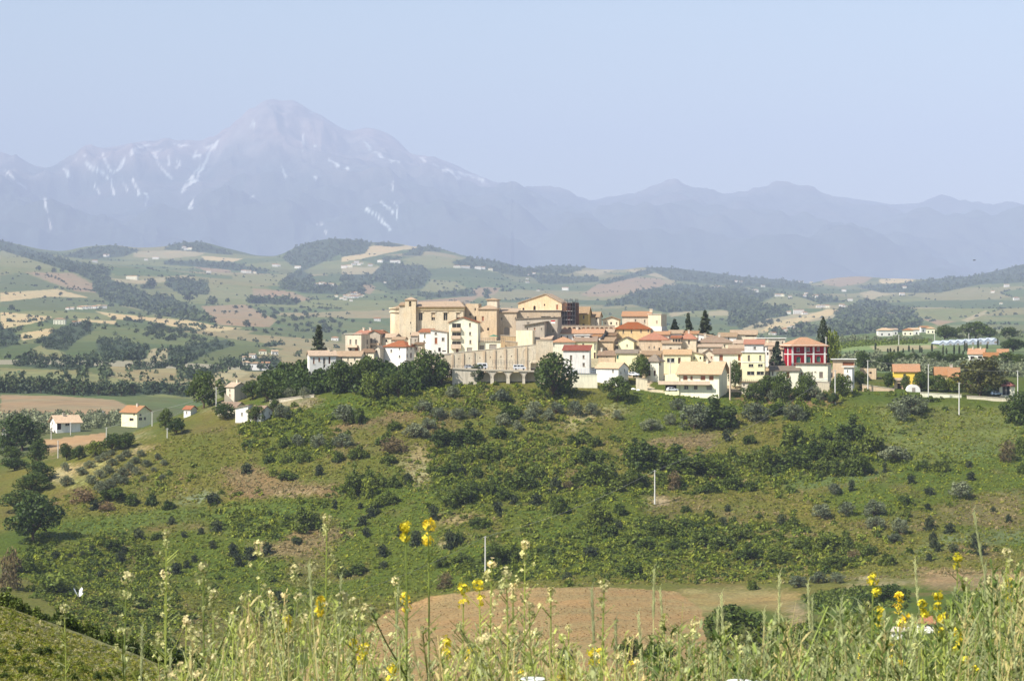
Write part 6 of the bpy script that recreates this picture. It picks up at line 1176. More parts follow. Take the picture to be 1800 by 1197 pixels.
# railings
def railing(name, label, xl, xr, yt0, yt1, yb0, yb1, D, mat, n):
    s = D / F; e = empty(name, P(xl, yb0, D)); tag(e, label, 'railing'); L = (xr - xl) * s; dz = (yb0 - yb1) * s; h = (yb0 - yt0) * s
    for i in range(n + 1): mb = MB(); t = i / n; mb.tube([(L * t, 0, dz * t - .4), (L * t, 0, dz * t + h)], .05, .05, 4, cap=True); mb.build('post', mat, parent=e)
    mb = MB()
    for q in (1.0, .6, .25): mb.tube([(0, 0, h * q), (L, 0, h * q + dz)], .035, .035, 4)
    mb.build('rail', mat, parent=e)
m_bluerail = plain_mat('pale_blue_paint', (178, 196, 212), .5, .4, .06)
railing('railing', 'pale blue railing above the garden wall', 1004, 1048, 648, 648, 656, 657, 898.6, m_bluerail, 12)
railing('railing', 'terrace railing on top of the garage block', 844, 888, 594, 594, 600.5, 600.5, 930, m_rail, 14)
railing('railing', 'iron fence in front of the tall pale yellow house', 1304, 1344, 667, 667, 673, 673, 899, m_rail, 12)
railing('railing', 'thin roadside railing along the foot of the retaining wall', 866, 936, 633, 634, 640, 641, 916, m_rail, 14)
# scaffolding on the hall's end
D = 968; s = D / F; sc = empty('scaffold', P(988, 573, D), R(-14)); tag(sc, 'dark scaffolding tower with netting and red boards on the hall end', 'scaffold')
m_net = plain_mat('dark_netting', (48, 46, 48), .9, .05, .3, 1.2); m_redb = plain_mat('red_boards', (78, 48, 46), .8, .2, .3, 1.0); m_steel = plain_mat('scaffold_steel', (84, 80, 80), .5, .5, .1, 2, .6)
w_, h_, dp = 24 * s, 44 * s, 4.2
for i in range(6):
    for j in range(3): mb = MB(); mb.tube([(w_ * i / 5, dp * j / 2, -3), (w_ * i / 5, dp * j / 2, h_ + (.8 if i % 2 else 0))], .09, .09, 5, cap=True); mb.build('standard', m_steel, parent=sc)
for k in range(6):
    z = .6 + (h_ - 1) * k / 5.2; mb = MB()
    for j in range(3): mb.tube([(-.2, dp * j / 2 - .12, z), (w_ + .2, dp * j / 2 - .12, z)], .07, .07, 4)
    for i in range(6): mb.tube([(w_ * i / 5 - .12, -.2, z), (w_ * i / 5 - .12, dp + .2, z)], .07, .07, 4)
    mb.build('ledger', m_steel, parent=sc)
    mb = MB(); mb.box((w_ * .3, .15, z + .1), (w_ * .75, dp - .2, z + .18)); mb.build('platform', m_trim if k % 2 else m_redb, parent=sc)
for u0, u1, z0, z1_ in ((.0, .36, .03, .58), (.72, 1.0, .08, .95), (.62, .8, .0, .4)): mb = MB(); mb.box((w_ * u0, .3, h_ * z0), (w_ * u1, .36, h_ * z1_)); mb.build('netting', m_net, parent=sc)
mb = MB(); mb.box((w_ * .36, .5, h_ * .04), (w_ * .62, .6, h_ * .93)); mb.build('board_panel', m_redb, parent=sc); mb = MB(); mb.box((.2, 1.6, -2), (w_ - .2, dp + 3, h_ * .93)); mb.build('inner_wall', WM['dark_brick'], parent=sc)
# red and white banner on the grey house
D = 946.5; s = D / F; bn = empty('banner', P(968.5, 563, D), R(-14)); tag(bn, 'small red and white banner hung on the grey house wall', 'banner')
mb = MB(); mb.box((0, -.06, -1.2), (7.5 * s, -.02, -.55)); mb.build('white_field', m_trim, parent=bn); mb = MB(); mb.box((0, -.07, -.54), (7.5 * s, -.02, 0)); mb.build('red_field', plain_mat('red_cloth', (176, 48, 46), .8, .1), parent=bn)
# parasol on the terrace
D = 932; s = D / F; pr = empty('parasol', P(868, 600, D)); tag(pr, 'green parasol open on the garage terrace', 'parasol')
mb = MB(); mb.lathe([(1.9, 1.75), (1.3, 2.05), (.05, 2.5)], 8); mb.build('canopy', plain_mat('green_cloth', (84, 120, 96), .8, .1, .1), parent=pr); mb = MB(); mb.tube([(0, 0, -.3), (0, 0, 2.5)], .04, .04, 5); mb.build('pole', m_rail, parent=pr)
# vehicles
m_wpaint = plain_mat('white_paint', (226, 226, 224), .3, .5, .04); m_tyre = plain_mat('tyre_rubber', (34, 34, 34), .9, .1)
def vehicle(name, label, cat, x, y, D, L, Wd, prof, wins_, rz=0.0, mat=None, wheels=(.2, .8)):
    e = empty(name, P(x, y, D), rz); tag(e, label, cat); mb = MB(); n = len(prof)
    f_ = [(px * L - L / 2, -Wd / 2, pz) for px, pz in prof]; bk = [(px * L - L / 2, Wd / 2, pz) for px, pz in prof]
    mb.poly(f_); mb.poly(bk[::-1])
    for i in range(n): j = (i + 1) % n; mb.poly([f_[j], f_[i], bk[i], bk[j]])
    body = mb.mesh('body', mat or m_wpaint); o = link('body', body, e); bv = o.modifiers.new('bevel', 'BEVEL'); bv.width = .07; bv.segments = 2
    for px0, px1, z0, z1_, sl in wins_:
        mb = MB()
        for sg in (-1, 1): mb.poly([(px0 * L - L / 2, sg * (Wd / 2 + .006), z0), (px1 * L - L / 2, sg * (Wd / 2 + .006), z0), ((px1 - sl) * L - L / 2, sg * (Wd / 2 + .006), z1_), (px0 * L - L / 2 + .03, sg * (Wd / 2 + .006), z1_)][::-sg])
        mb.build('side_window', m_pane, parent=e)
    for wx in wheels:
        for sg in (-1, 1):
            mb = MB(); c = (wx * L - L / 2, sg * (Wd / 2 - .1), .32); ring0 = [(c[0] + .32 * math.cos(t), c[1] - .1, c[2] + .32 * math.sin(t)) for t in np.linspace(0, 2 * math.pi, 13)[:-1]]; ring1 = [(p[0], p[1] + .24, p[2]) for p in ring0]
            mb.poly(ring0); mb.poly(ring1[::-1])
            for i in range(12): mb.poly([ring0[(i + 1) % 12], ring0[i], ring1[i], ring1[(i + 1) % 12]])
            mb.build('wheel', m_tyre, parent=e)
    return e
VAN = [(0, .35), (0, 1.5), (.03, 1.95), (.7, 1.98), (.8, 1.75), (.88, 1.15), (.99, .95), (1, .4)]; CAR = [(0, .35), (.01, .9), (.12, 1.38), (.25, 1.46), (.55, 1.44), (.72, .98), (.97, .82), (1, .4)]
def road_z(x): return 651.0 + 1.3 * (x - 860) / 90.0
vehicle('van', 'white van driving on the arched bridge', 'van', 913.5, 650.4, 908, 4.6, 1.85, VAN, ((.05, .28, 1.2, 1.75, 0), (.32, .52, 1.2, 1.75, 0), (.56, .86, 1.2, 1.72, .08)))
vehicle('van', 'white box van parked against the retaining wall', 'van', 848, 649.0, 910, 3.6, 1.9, [(0, .35), (0, 2.2), (.96, 2.2), (1, 1.2), (1, .4)], ((.1, .45, 1.1, 1.9, 0), (.5, .9, 1.1, 1.9, .03)))
vehicle('car', 'pale car parked beside the box van on the bridge road', 'car', 826, 648.2, 911, 4.0, 1.7, CAR, ((.14, .34, .95, 1.36, 0), (.37, .66, .95, 1.36, .1)), mat=plain_mat('silver_paint', (176, 178, 180), .3, .5, .05))
vehicle('car', 'white car parked under the round tree by the track', 'car', 1114, 661, 905, 4.1, 1.7, CAR, ((.14, .34, .95, 1.36, 0), (.37, .66, .95, 1.36, .1)), R(-20))
vehicle('car', 'white car parked in the shade beneath the villa', 'car', 1182, 688, 887.5, 4.0, 1.7, CAR, ((.14, .34, .95, 1.36, 0), (.37, .66, .95, 1.36, .1)), R(10))
vehicle('car', 'pale blue car in the shade of the huge oak', 'car', 1752, 695, 897, 4.0, 1.7, CAR, ((.14, .34, .95, 1.36, 0), (.37, .66, .95, 1.36, .1)), mat=plain_mat('pale_blue_car', (150, 168, 190), .3, .5, .05))
# white garden parasols left of the track, and the white tunnel cover by the road
for i, (x, y, r, lab) in enumerate([(1113, 692, 1.15, 'larger white garden parasol on the grass below the track'), (1122, 694, .8, 'smaller white garden parasol beside the larger one')]):
    D = hit(x, y, 860, 900); e = empty('parasol', (D * (x - 900) / F, D, ground(D * (x - 900) / F, D))); tag(e, lab, 'parasol')
    mb = MB(); mb.lathe([(r, 1.5), (r * .7, 1.75), (.05, 2.0)], 8); mb.build('canopy', m_trim, parent=e); mb = MB(); mb.tube([(0, 0, -.3), (0, 0, 2.0)], .04, .04, 5); mb.build('pole', m_rail, parent=e)
D = 903; s = D / F; e = empty('tunnel_cover', P(1594, 690, D)); tag(e, 'white rounded tunnel cover beside the street trees', 'cover'); mb = MB(); n = 12; w_ = 24 * s; h_ = 14 * s
pr_ = [(w_ / 2 - w_ / 2 * math.cos(math.pi * k / n), h_ * math.sin(math.pi * k / n) ** .7) for k in range(n + 1)]
for k in range(n): mb.poly([(pr_[k][0], 0, pr_[k][1]), (pr_[k][0], 5, pr_[k][1]), (pr_[k + 1][0], 5, pr_[k + 1][1]), (pr_[k + 1][0], 0, pr_[k + 1][1])])
mb.poly([(p_[0], 0, p_[1]) for p_ in pr_][::-1]); mb.poly([(p_[0], 5, p_[1]) for p_ in pr_]); mb.build('sheet', m_trim, parent=e); mb = MB(); mb.box((w_ * .38, -.05, 0), (w_ * .62, -.006, h_ * .62)); mb.build('flap', m_gar, parent=e)
# poles (x, top, foot, label)
m_pole = plain_mat('concrete_pole', (206, 202, 192), .8, .2, .1)
POLES = [(853, 942, 1007, 'pale concrete pole just above the ploughed field', 1), (1151, 826, 888, 'pale concrete pole in the middle of the hillside beside bare earth', 1), (1468, 650, 710, 'tall pale pole on the brow beside the white house', 1), (1686, 672, 729, 'tall pale pole on the grass below the road', 1),
 (1632, 640, 691, 'concrete pole between the street trees', 0), (1525.5, 633, 674, 'pale pole beside the roofless brick ruin', 0), (1789, 651, 694, 'pole at the road end beside the pale garage', 0), (267.5, 723, 749, 'pale pole beside the yellow valley house', 0), (187, 751, 775, 'pole at the corner of the ploughed patch', 0), (90, 746, 773, 'pole in front of the white valley house', 0), (102, 774, 805, 'pole behind the tree on the ploughed patch edge', 0), (380, 680, 724, 'tall pole beside the big round tree on the spur', 0), (294, 752, 770, 'short pole on the spur above the olive rows', 0), (124, 742, 765, 'thin lamp pole beside the white valley house', 0),
 (1580, 588, 606, 'far pole on the plain before the hamlet', 2), (1643, 587, 603, 'far pole on the plain left of the greenhouses', 2), (1703, 586, 600, 'far pole standing above the greenhouses', 2), (1769, 582, 595, 'far pole beyond the right end of the greenhouses', 2), (181, 722, 735, 'pale pole in the olives before the large brown field', 2), (1452, 592, 628, 'lamp post with curved head beside the crimson house', 0), (1178, 630, 664, 'pole beside the villa in front of the yellow house', 0)]
ptop = {}
for x, yt, yb, lab, kd in POLES:
    D = hit(x, yb, 600, 1100 if kd < 2 else 2300, 700)
    if 600 < x < 1800 and yb < 712 and kd == 0: D = 890 + max(0, 690 - yb) * .8 - 3
    s = D / F; e = empty('utility_pole', P(x, yb, D)); tag(e, lab, 'pole'); h = (yb - yt) * s; mb = MB(); r = .17 if kd == 0 else .2 if kd == 1 else .22
    mb.tube([(0, 0, -2), (0, 0, h)], r * 1.25, r * .8, 8, cap=True); mb.build('shaft', m_pole, parent=e, smooth=False)
    mb = MB(); mb.box((-.5, -.06, h - .5), (.5, .06, h - .4)); mb.build('crossarm', m_rail, parent=e)
    for q in (-.42, .42): mb = MB(); mb.lathe([(.03, 0), (.06, .05), (.05, .14), (.02, .2)], 6, 0, (q, 0, h - .4)); mb.build('insulator', m_trim, parent=e)
    ptop[x] = P(x, yt + .4, D)
def cable(label, p, q, sag, r=.028, n=24):
    p, q = Vector(p), Vector(q); pts = []
    for i in range(n + 1): t = i / n; c = p.lerp(q, t); c.z -= sag * 4 * t * (1 - t); pts.append(c - p)
    mb = MB(); mb.tube(pts, r, r, 4); o = mb.build('power_cable', plain_mat('cable', (150, 148, 142), .6, .3, .05) if 'cable' not in bpy.data.materials else bpy.data.materials['cable'], loc=p); tag(o, label, 'cable')
cable('overhead cable between the field pole and the mid hillside pole', ptop[853], ptop[1151], 2.0); cable('overhead cable from the mid hillside pole up to the village brow', ptop[1151], ptop[1468], 3.0)
cable('overhead cable falling from the field pole to the valley weeds', ptop[853], P(600, 1048, 640), 1.2); cable('overhead cable over the valley from the spur pole', ptop[267.5], P(505, 636, 950), 2.0, .045); cable('overhead cable from the spur pole down to the ploughed patch', ptop[267.5], ptop[187], .6, .04)
cable('overhead cable along the road between the street poles', ptop[1525.5], ptop[1632], .7); cable('overhead cable from the street trees to the road end pole', ptop[1632], ptop[1789], .9); cable('overhead cable from the round tree pole to the valley', ptop[380], P(230, 770, 1000), 1.2); cable('overhead cable rising from the spur to the wooded slope', ptop[380], P(545, 650, 935), 1.5)
# greenhouses on the plain
m_poly = plain_mat('greenhouse_film', (178, 184, 192), .45, .5, .05)
for i in range(8):
    x = 1651 + i * 13.2; D = 1540.0 + 8 * i; s = D / F; yb = 609 - i * .75; e = empty('greenhouse', P(x, yb, D)); tag(e, 'pale film greenhouse bay in a row on the plain', 'greenhouse', 'greenhouses in a row'); w_ = 13 * s; h1, h2 = 4.5 * s, 9.5 * s; dp = 30
    mb = MB(); mb.poly([(0, 0, -3), (w_, 0, -3), (w_, 0, h1), (w_ / 2, 0, h2), (0, 0, h1)]); mb.poly([(0, dp, -3), (0, dp, h1), (w_ / 2, dp, h2), (w_, dp, h1), (w_, dp, -3)]); mb.build('end_wall', m_poly, parent=e)
    mb = MB(); mb.slab([(-.1, -.2, h1), (w_ / 2, -.2, h2), (w_ / 2, dp, h2), (-.1, dp, h1)], .1); mb.slab([(w_ / 2, -.2, h2), (w_ + .1, -.2, h1), (w_ + .1, dp, h1), (w_ / 2, dp, h2)], .1); mb.build('roof', m_poly, parent=e)
    mb = MB(); mb.box((w_ * .35, -.1, 0), (w_ * .65, -.02, h1 * .9)); mb.build('door', m_gar, parent=e)
# outside stair of the old farmhouse
D = hit(412, 708, 840, 960) - 1; s = D / F; e = empty('stair', P(399, 706, D)); tag(e, 'outside stair climbing the old farmhouse wall', 'stair')
for i in range(10): mb = MB(); mb.box((8 * s - i * .28, -.3, -1), (8 * s - i * .28 + .278, .9, .3 + i * .3)); mb.build('step', WM['grey'], parent=e)
# ------------------------------------------------------------------ far woods, trees and houses
rg6 = np.random.default_rng(66)
near_w = [WOODS[i] for i in (7, 8, 9, 10, 11, 12, 13, 14)]
DROP = (15, 16, 17); far_w = [p for i, p in enumerate(WOODS) if i not in (7, 8, 9, 10, 11, 12, 13, 14) + DROP]
pts = scatter(far_w, 4000, (2300, 7150), 61, 240); pts[:, 2] -= 1.0
stuff_cloud('forest', pts, 12 + 10 * rg6.random(len(pts)), 30, 0.27, m_far, 'dark woods covering parts of the far hills', 'woods', 0.85, 62)
pts = scatter(near_w, 480, (1060, 3600), 63, 240); pts[:, 2] -= 0.6
stuff_cloud('forest', pts, 5 + 5 * rg6.random(len(pts)), 60, 0.19, m_far, 'dark copses and hedgerows in the near valley', 'woods', 0.95, 64)
# hedge lines and thin scrub between the parcels
REG = [[(0, 560), (0, 690), (330, 700), (540, 640), (600, 600), (640, 520), (300, 480), (120, 500)], [(640, 470), (860, 480), (1050, 500), (1100, 560), (640, 540)], [(1000, 500), (1430, 505), (1440, 590), (1250, 600), (1000, 560)], [(1440, 500), (1800, 480), (1800, 580), (1440, 580)], [(0, 440), (480, 460), (600, 500), (300, 480), (0, 540)]]
pts = scatter(REG, 1000, (1500, 6800), 65, 200); kk = fbm(pts[:, 0] / 160, pts[:, 1] / 160, 3, 66) > 0.02; pts = pts[kk]
stuff_cloud('shrubbery', pts, 4.5 + 6 * rg6.random(len(pts)) ** 2, 26, 0.3, m_far, 'scattered hedges and scrub over the far farmland', 'scrub', 0.8, 67)
# hedgerows along the edges of the parcels
yy_ = rg6.uniform(2300, 6700, 90000); xx_ = rg6.uniform(-60, 1860, 90000); Yh = gd(yy_); Xh = Yh * (xx_ - 900) / F
c1, ed, c2 = cells(xx_ * 0 + yy_ * (xx_ - 900) / F, yy_); kk = (ed < 5.0) & (((c1 * 31 + c2 * 31) % 100) < 62); Xh, Yh = Xh[kk], Yh[kk]
pts = np.stack([Xh, Yh, H(Xh, Yh) - .5], 1)[:2600]
stuff_cloud('hedgerow', pts, 5 + 6 * rg6.random(len(pts)), 16, 0.36, m_far, 'thin dark hedgerows between the far fields', 'hedgerow', 0.7, 69)
# olive grove and vineyard on the plain to the right
pts = scatter([[(1450, 624), (1640, 630), (1700, 640), (1800, 645), (1800, 668), (1640, 664), (1560, 655), (1470, 640)], [(1450, 594), (1640, 597), (1640, 601), (1450, 602)], [(1640, 580), (1800, 577), (1800, 596), (1660, 595)]], 420, (1000, 2300), 71, 200)
stuff_cloud('shrubbery', pts, 3 + 2.6 * rg6.random(len(pts)), 80, 0.17, m_olive, 'grey green olive groves and scrub on the plain beyond the road', 'scrub', 0.8, 72)
pts = scatter([zc(0, 640, 5.987, [(30, 560), (500, 500), (900, 480), (1270, 470), (1560, 600), (1250, 650), (900, 690), (650, 720), (380, 730), (60, 640)])], 190, (1060, 1330), 73)
stuff_cloud('shrubbery', pts, 3.4 + 2.6 * rg6.random(len(pts)), 110, 0.16, m_olive, 'olive trees massed round the two valley houses', 'scrub', 0.75, 74)
rows_pts = []
for r_ in range(15):
    x = 1452 + np.linspace(0, 190, 34) ; D = 1560 + r_ * 12.0; Xr = D * (x - 900) / F; rows_pts.append(np.stack([Xr, np.full(34, D) + 0.15 * (x - 1450), H(Xr, np.full(34, D))], 1))
rp = np.concatenate(rows_pts); stuff_cloud('vineyard', rp, np.full(len(rp), 2.0), 8, .5, m_leaf_l, 'rows of vines on the plain beyond the crimson house', 'vineyard', .9, 75)

def far_tree(x, y, wpx, hpx, label, group, Yr, kind='F', nm='broadleaf_tree'):
    return plant(nm, kind, x, y, wpx, hpx, label, 'tree', group, Yr=Yr + (700,) if False else Yr)
_hit0 = hit
for X, Yb, W in [(25, 868, 90), (75, 872, 80), (160, 868, 70), (215, 872, 90), (265, 872, 80), (330, 880, 70), (390, 885, 110), (440, 888, 80), (520, 885, 70), (580, 888, 70), (640, 888, 80), (700, 885, 70), (805, 872, 60), (895, 880, 70), (960, 895, 60)]:
    far_tree(X / 3, 400 + Yb / 3, W / 3 * 1.1, W / 3 * (.8 + .3 * rg6.random()), 'blue green tree in the hedge line behind the large brown field', 'trees in the valley hedge line', (1250, 2600))
for X, Yb, W in [(285, 240, 32), (330, 236, 28), (380, 240, 44), (205, 228, 30), (320, 360, 24), (60, 438, 36), (1120, 408, 56), (1200, 396, 26), (1385, 400, 42), (1330, 402, 56), (835, 486, 38), (670, 496, 34), (1020, 595, 40), (1300, 526, 44), (255, 490, 26), (100, 552, 34), (830, 528, 26), (1560, 402, 40), (600, 490, 30), (740, 480, 26), (1000, 392, 70), (800, 318, 60), (460, 540, 60), (160, 830, 50)]:
    far_tree(X / 3, 400 + Yb / 3, W / 3, W / 3 * .9, 'lone rounded tree standing on far field edge', 'lone trees on the far hills', (1400, 6900))
for p_, n_, lab in ([A((1180, 430), (1450, 400), (1800, 440), (1800, 560), (1500, 540)), 55, 'small dot like olive tree on the pale slope beyond the fir'], [A((820, 520), (1000, 540), (980, 600), (830, 600), (700, 560)), 30, 'small olive tree on the slope above the tan square field'], [Cc((560, 470), (720, 420), (1000, 480), (1400, 440), (1500, 520), (1000, 500)), 24, 'small orchard tree on the slope above the church'], [E((300, 420), (560, 350), (640, 380), (420, 450)), 16, 'small orchard tree on the pale knoll behind the firs']):
    for q in scatter([p_], n_, (1900, 6900), 80 + n_, 200):
        i = _cnt[0] = _cnt[0] + 1; cr, tr = PT['F'][i % 3]; sz = 7 + 5 * rg6.random(); e = empty('olive_tree', (q[0], q[1], q[2] - .4), i * 2.4); e.scale = (sz * 1.15, sz * 1.15, sz * .85)
        link('crown', cr, e); link('trunk', tr, e); tag(e, lab, 'tree', 'orchard trees on the far slopes: ' + lab.split(' on ')[1])
# cypress row, plain
for X, yt, yb in [(232, 375, 475), (363, 435, 475), (390, 430, 475), (430, 445, 478), (470, 412, 478), (525, 435, 480), (585, 402, 468), (625, 430, 480), (700, 402, 480), (720, 425, 482), (827, 385, 470), (945, 405, 500), (980, 430, 495), (1060, 398, 500), (1115, 408, 500), (1155, 460, 510), (1172, 365, 470), (1195, 380, 465), (1312, 342, 435), (1408, 385, 440), (1520, 328, 400)]:
    plant('cypress_tree', 'c', 1500 + X / 5.987, 540 + yb / 5.987, 3.4, (yb - yt) / 5.987 * 1.1, 'thin dark cypress in the row across the plain', 'tree', 'cypresses in a row on the plain', Yr=(1150, 1900))
for X, yb, W, Hh in [(960, 340, 220, 150), (1290, 330, 330, 190), (1050, 330, 140, 120), (1640, 330, 220, 120), (1440, 325, 160, 110), (1680, 470, 260, 150), (1600, 610, 300, 140), (1750, 620, 150, 130), (860, 600, 220, 140), (640, 600, 170, 120), (500, 600, 180, 130), (400, 590, 140, 120), (1130, 600, 180, 110), (1020, 600, 150, 120)]:
    plant('broadleaf_tree', 't', 1500 + X / 5.987, 540 + yb / 5.987, W / 5.987, Hh / 5.987, 'dark broad tree among groves on the plain beyond the road', 'tree', 'broad trees on the plain', Yr=(1000, 2300))

# far houses: walls, roof, one row of openings; seen from two to seven kilometres
FHM = [WM['white'], WM['white'], WM['cream'], WM['white']]; FHR = [RM['tan'], RM['sand'], RM['orange']]
def far_house(x, y, wpx, label, group, Yr, k=0, cat='house'):
    i = _cnt[0] = _cnt[0] + 1; Y = hit(x, y, Yr[0], Yr[1], 600); s = Y / F; L = max(wpx * 1.15 * s, 7.0); dp = min(L * .7, 11); h = min(max(L * .45, 4.5), 11.0)
    X = Y * (x - 900) / F; e = empty('house' if cat == 'house' else cat, (X - L / 2, Y, ground(X, Y) - .3), R(-14 + (i * 37) % 29)); tag(e, label, cat, group)
    mb = MB(); mb.box((0, 0, -5), (L, dp, h)); r_ = dp * .2
    if i % 2: mb.poly([(L, 0, h), (L, dp, h), (L, dp / 2, h + r_)]); mb.poly([(0, dp, h), (0, 0, h), (0, dp / 2, h + r_)])
    mb.build('wall', FHM[(i * 7 + k) % 4 if k < 9 else 0], parent=e); rb = MB()
    for p_ in roof_polys('gx' if i % 2 else 'hip', L, dp, h, r_, .5): rb.slab([(a, b_, c + .25) for a, b_, c in p_], .25)
    rb.build('roof', FHR[(i * 5 + k) % 3], parent=e)
    n_ = max(2, int(L / 4.5))
    for q in range(n_):
        for zz_ in ((1.0,) if h < 5.5 else (1.0, 4.0)): wb = MB(); u = (q + .5) * L / n_; wb.box((u - .55, -.06, zz_), (u + .55, -.004, zz_ + 1.5)); wb.build('window', m_pane, parent=e)
    return e
def fh(tr, lst, group, label, Yr):
    for q in lst: far_house(*tr(q[0], q[1]), q[2] if len(q) > 2 else 6, label, group, Yr)
ta = lambda X, Y: (X / 3, 400 + Y / 3)
tb = lambda X, Y: (900 + X / 2, 300 + Y / 2)
tc_ = lambda X, Y: (600 + X / 4.5, 400 + Y / 4.5)
te = lambda X, Y: (1240 + X / 4.5, 480 + Y / 4.5)
fh(ta, [(560, 155, 9)], None, 'lone orange walled house on the wooded skyline hill', (4000, 7050)); fh(ta, [(970, 112, 7), (985, 120, 9), (1003, 118, 7)], 'houses on the wooded knoll', 'pale house in cluster on the wooded skyline knoll', (4000, 7050))
fh(ta, [(820, 168, 10), (770, 175, 6), (500, 186, 8)], 'houses below the knoll', 'small white house on the ridge below the wooded knoll', (3500, 7000)); fh(ta, [(695, 275, 18)], None, 'long white farm shed on a far tan field', (3000, 7000)); fh(ta, [(1100, 240, 7), (1285, 240, 9), (1310, 242, 9), (1340, 243, 6), (1450, 208, 9), (1470, 206, 6), (1570, 217, 10)], 'houses along the far ridge road', 'pale house along the far ridge road', (3500, 7000))
fh(ta, [(420, 432, 9), (445, 430, 9), (470, 428, 8), (495, 428, 8), (520, 427, 10), (548, 427, 9), (355, 434, 6), (380, 433, 6)], 'white farm hamlet', 'white house of the farm hamlet under the green rise', (2500, 5500)); fh(ta, [(312, 512, 18)], None, 'larger white farmhouse beside a dark copse', (2300, 5000)); fh(ta, [(395, 512, 8), (410, 510, 7)], 'small houses beside the copse', 'small white house beyond the dark copse', (2300, 5000))
fh(ta, [(1300, 706, 13), (1385, 670, 12), (1450, 672, 10), (1345, 740, 16), (1400, 738, 12), (1300, 735, 7), (1330, 690, 6)], 'hamlet below the slim conifer', 'white house in the hamlet left of the slim conifer', (1500, 3500)); fh(ta, [(1765, 597, 11)], None, 'solitary white house right of the tall fir', (2000, 4000))
fh(lambda X, Y: (500 + X / 5.987, 490 + Y / 5.987), [(640, 195, 7), (680, 182, 7), (718, 170, 7), (745, 168, 8), (775, 180, 7), (800, 195, 7), (600, 220, 6), (640, 228, 6), (715, 205, 8), (545, 195, 6), (700, 240, 5), (760, 205, 7), (670, 205, 6), (820, 185, 5)], 'white hill hamlet', 'bright white house of the hill hamlet beyond the church', (3000, 6500)); fh(lambda X, Y: (500 + X / 5.987, 490 + Y / 5.987), [(975, 448, 10)], None, 'single white house in green fields left of the church', (2300, 5000)); fh(lambda X, Y: (500 + X / 5.987, 490 + Y / 5.987), [(340, 78, 8), (390, 72, 9), (440, 80, 9), (490, 84, 9), (535, 82, 6)], 'pale terrace on far hill', 'pale house in the long terrace above the hill hamlet', (3500, 7000))
fh(tc_, [(20, 322, 9), (60, 318, 11), (120, 285, 8), (100, 300, 7), (140, 300, 6), (160, 290, 5), (230, 308, 7)], 'houses under the wooded skyline', 'small house under the great wooded skyline hill', (4000, 7000)); fh(tc_, [(305, 278, 8)], None, 'red roofed house under the pale skyline field', (4000, 7000)); fh(tc_, [(425, 282, 16)], None, 'long white shed under the pale skyline field', (4000, 7000)); fh(tc_, [(915, 322, 11), (985, 325, 13), (1080, 330, 10), (1120, 330, 7), (1180, 342, 7)], 'row of houses above the church', 'white house in a row on the hill above the church', (4000, 7000)); fh(tc_, [(1475, 440, 5), (1485, 380, 4), (1525, 372, 5), (1560, 505, 5), (1770, 498, 10), (345, 440, 4), (1470, 412, 4)], 'scattered houses behind the gabled hall', 'tiny white house scattered beyond the gabled hall', (3000, 7000))
fh(te, [(85, 118, 8), (110, 120, 7), (395, 155, 10)], 'white houses on the dark wooded hill', 'white house on the dark wooded hill beyond the firs', (3500, 7000)); fh(te, [(575, 188, 8), (605, 186, 7), (670, 196, 6), (785, 188, 6), (800, 170, 5), (850, 200, 9), (880, 190, 6)], 'ridge hamlet', 'house of the ridge hamlet with small trees', (3000, 7000)); fh(te, [(900, 275, 8), (940, 272, 7), (965, 275, 8), (1080, 268, 8), (1100, 270, 6), (1170, 312, 7), (1190, 315, 5)], 'houses above the tan slope', 'white house above the long tan slope behind the crimson house', (3000, 6500))
fh(te, [(740, 325, 16), (790, 330, 8), (655, 325, 8)], 'large farm', 'large pale farm building beside a wheat strip', (3000, 6500)); fh(te, [(1420, 338, 8), (1450, 335, 8), (1480, 335, 7)], 'three white houses in the wood', 'white house of three in the dark far wood', (3000, 6500)); fh(te, [(1145, 222, 8), (1575, 122, 7), (1560, 178, 8), (1095, 148, 7), (755, 75, 8), (840, 68, 5), (460, 112, 6), (240, 75, 6), (280, 78, 5)], 'scattered houses on the right hills', 'tiny white house scattered on the right hand hills', (3500, 7000))
fh(te, [(520, 488, 6), (545, 490, 6), (580, 480, 5), (600, 470, 5), (640, 455, 6), (660, 440, 6), (690, 450, 6), (700, 470, 6), (720, 455, 6), (740, 480, 7), (650, 475, 6), (680, 430, 5), (710, 435, 5), (620, 460, 5)], 'clustered far village', 'small house of the clustered village behind the crimson house', (2500, 6500))
fh(te, [(1425, 500, 22), (1490, 490, 12), (1600, 495, 16), (1650, 490, 16), (1700, 455, 16), (1740, 470, 9), (1780, 480, 10)], 'hamlet on the plain', 'tan house of the hamlet at the far edge of the plain', (1700, 2350)); fh(tb, [(1740, 410, 8), (1775, 456, 9), (1690, 430, 6), (1720, 470, 5)], 'houses on the right slope', 'small pale house on the far right slope', (3500, 7000))
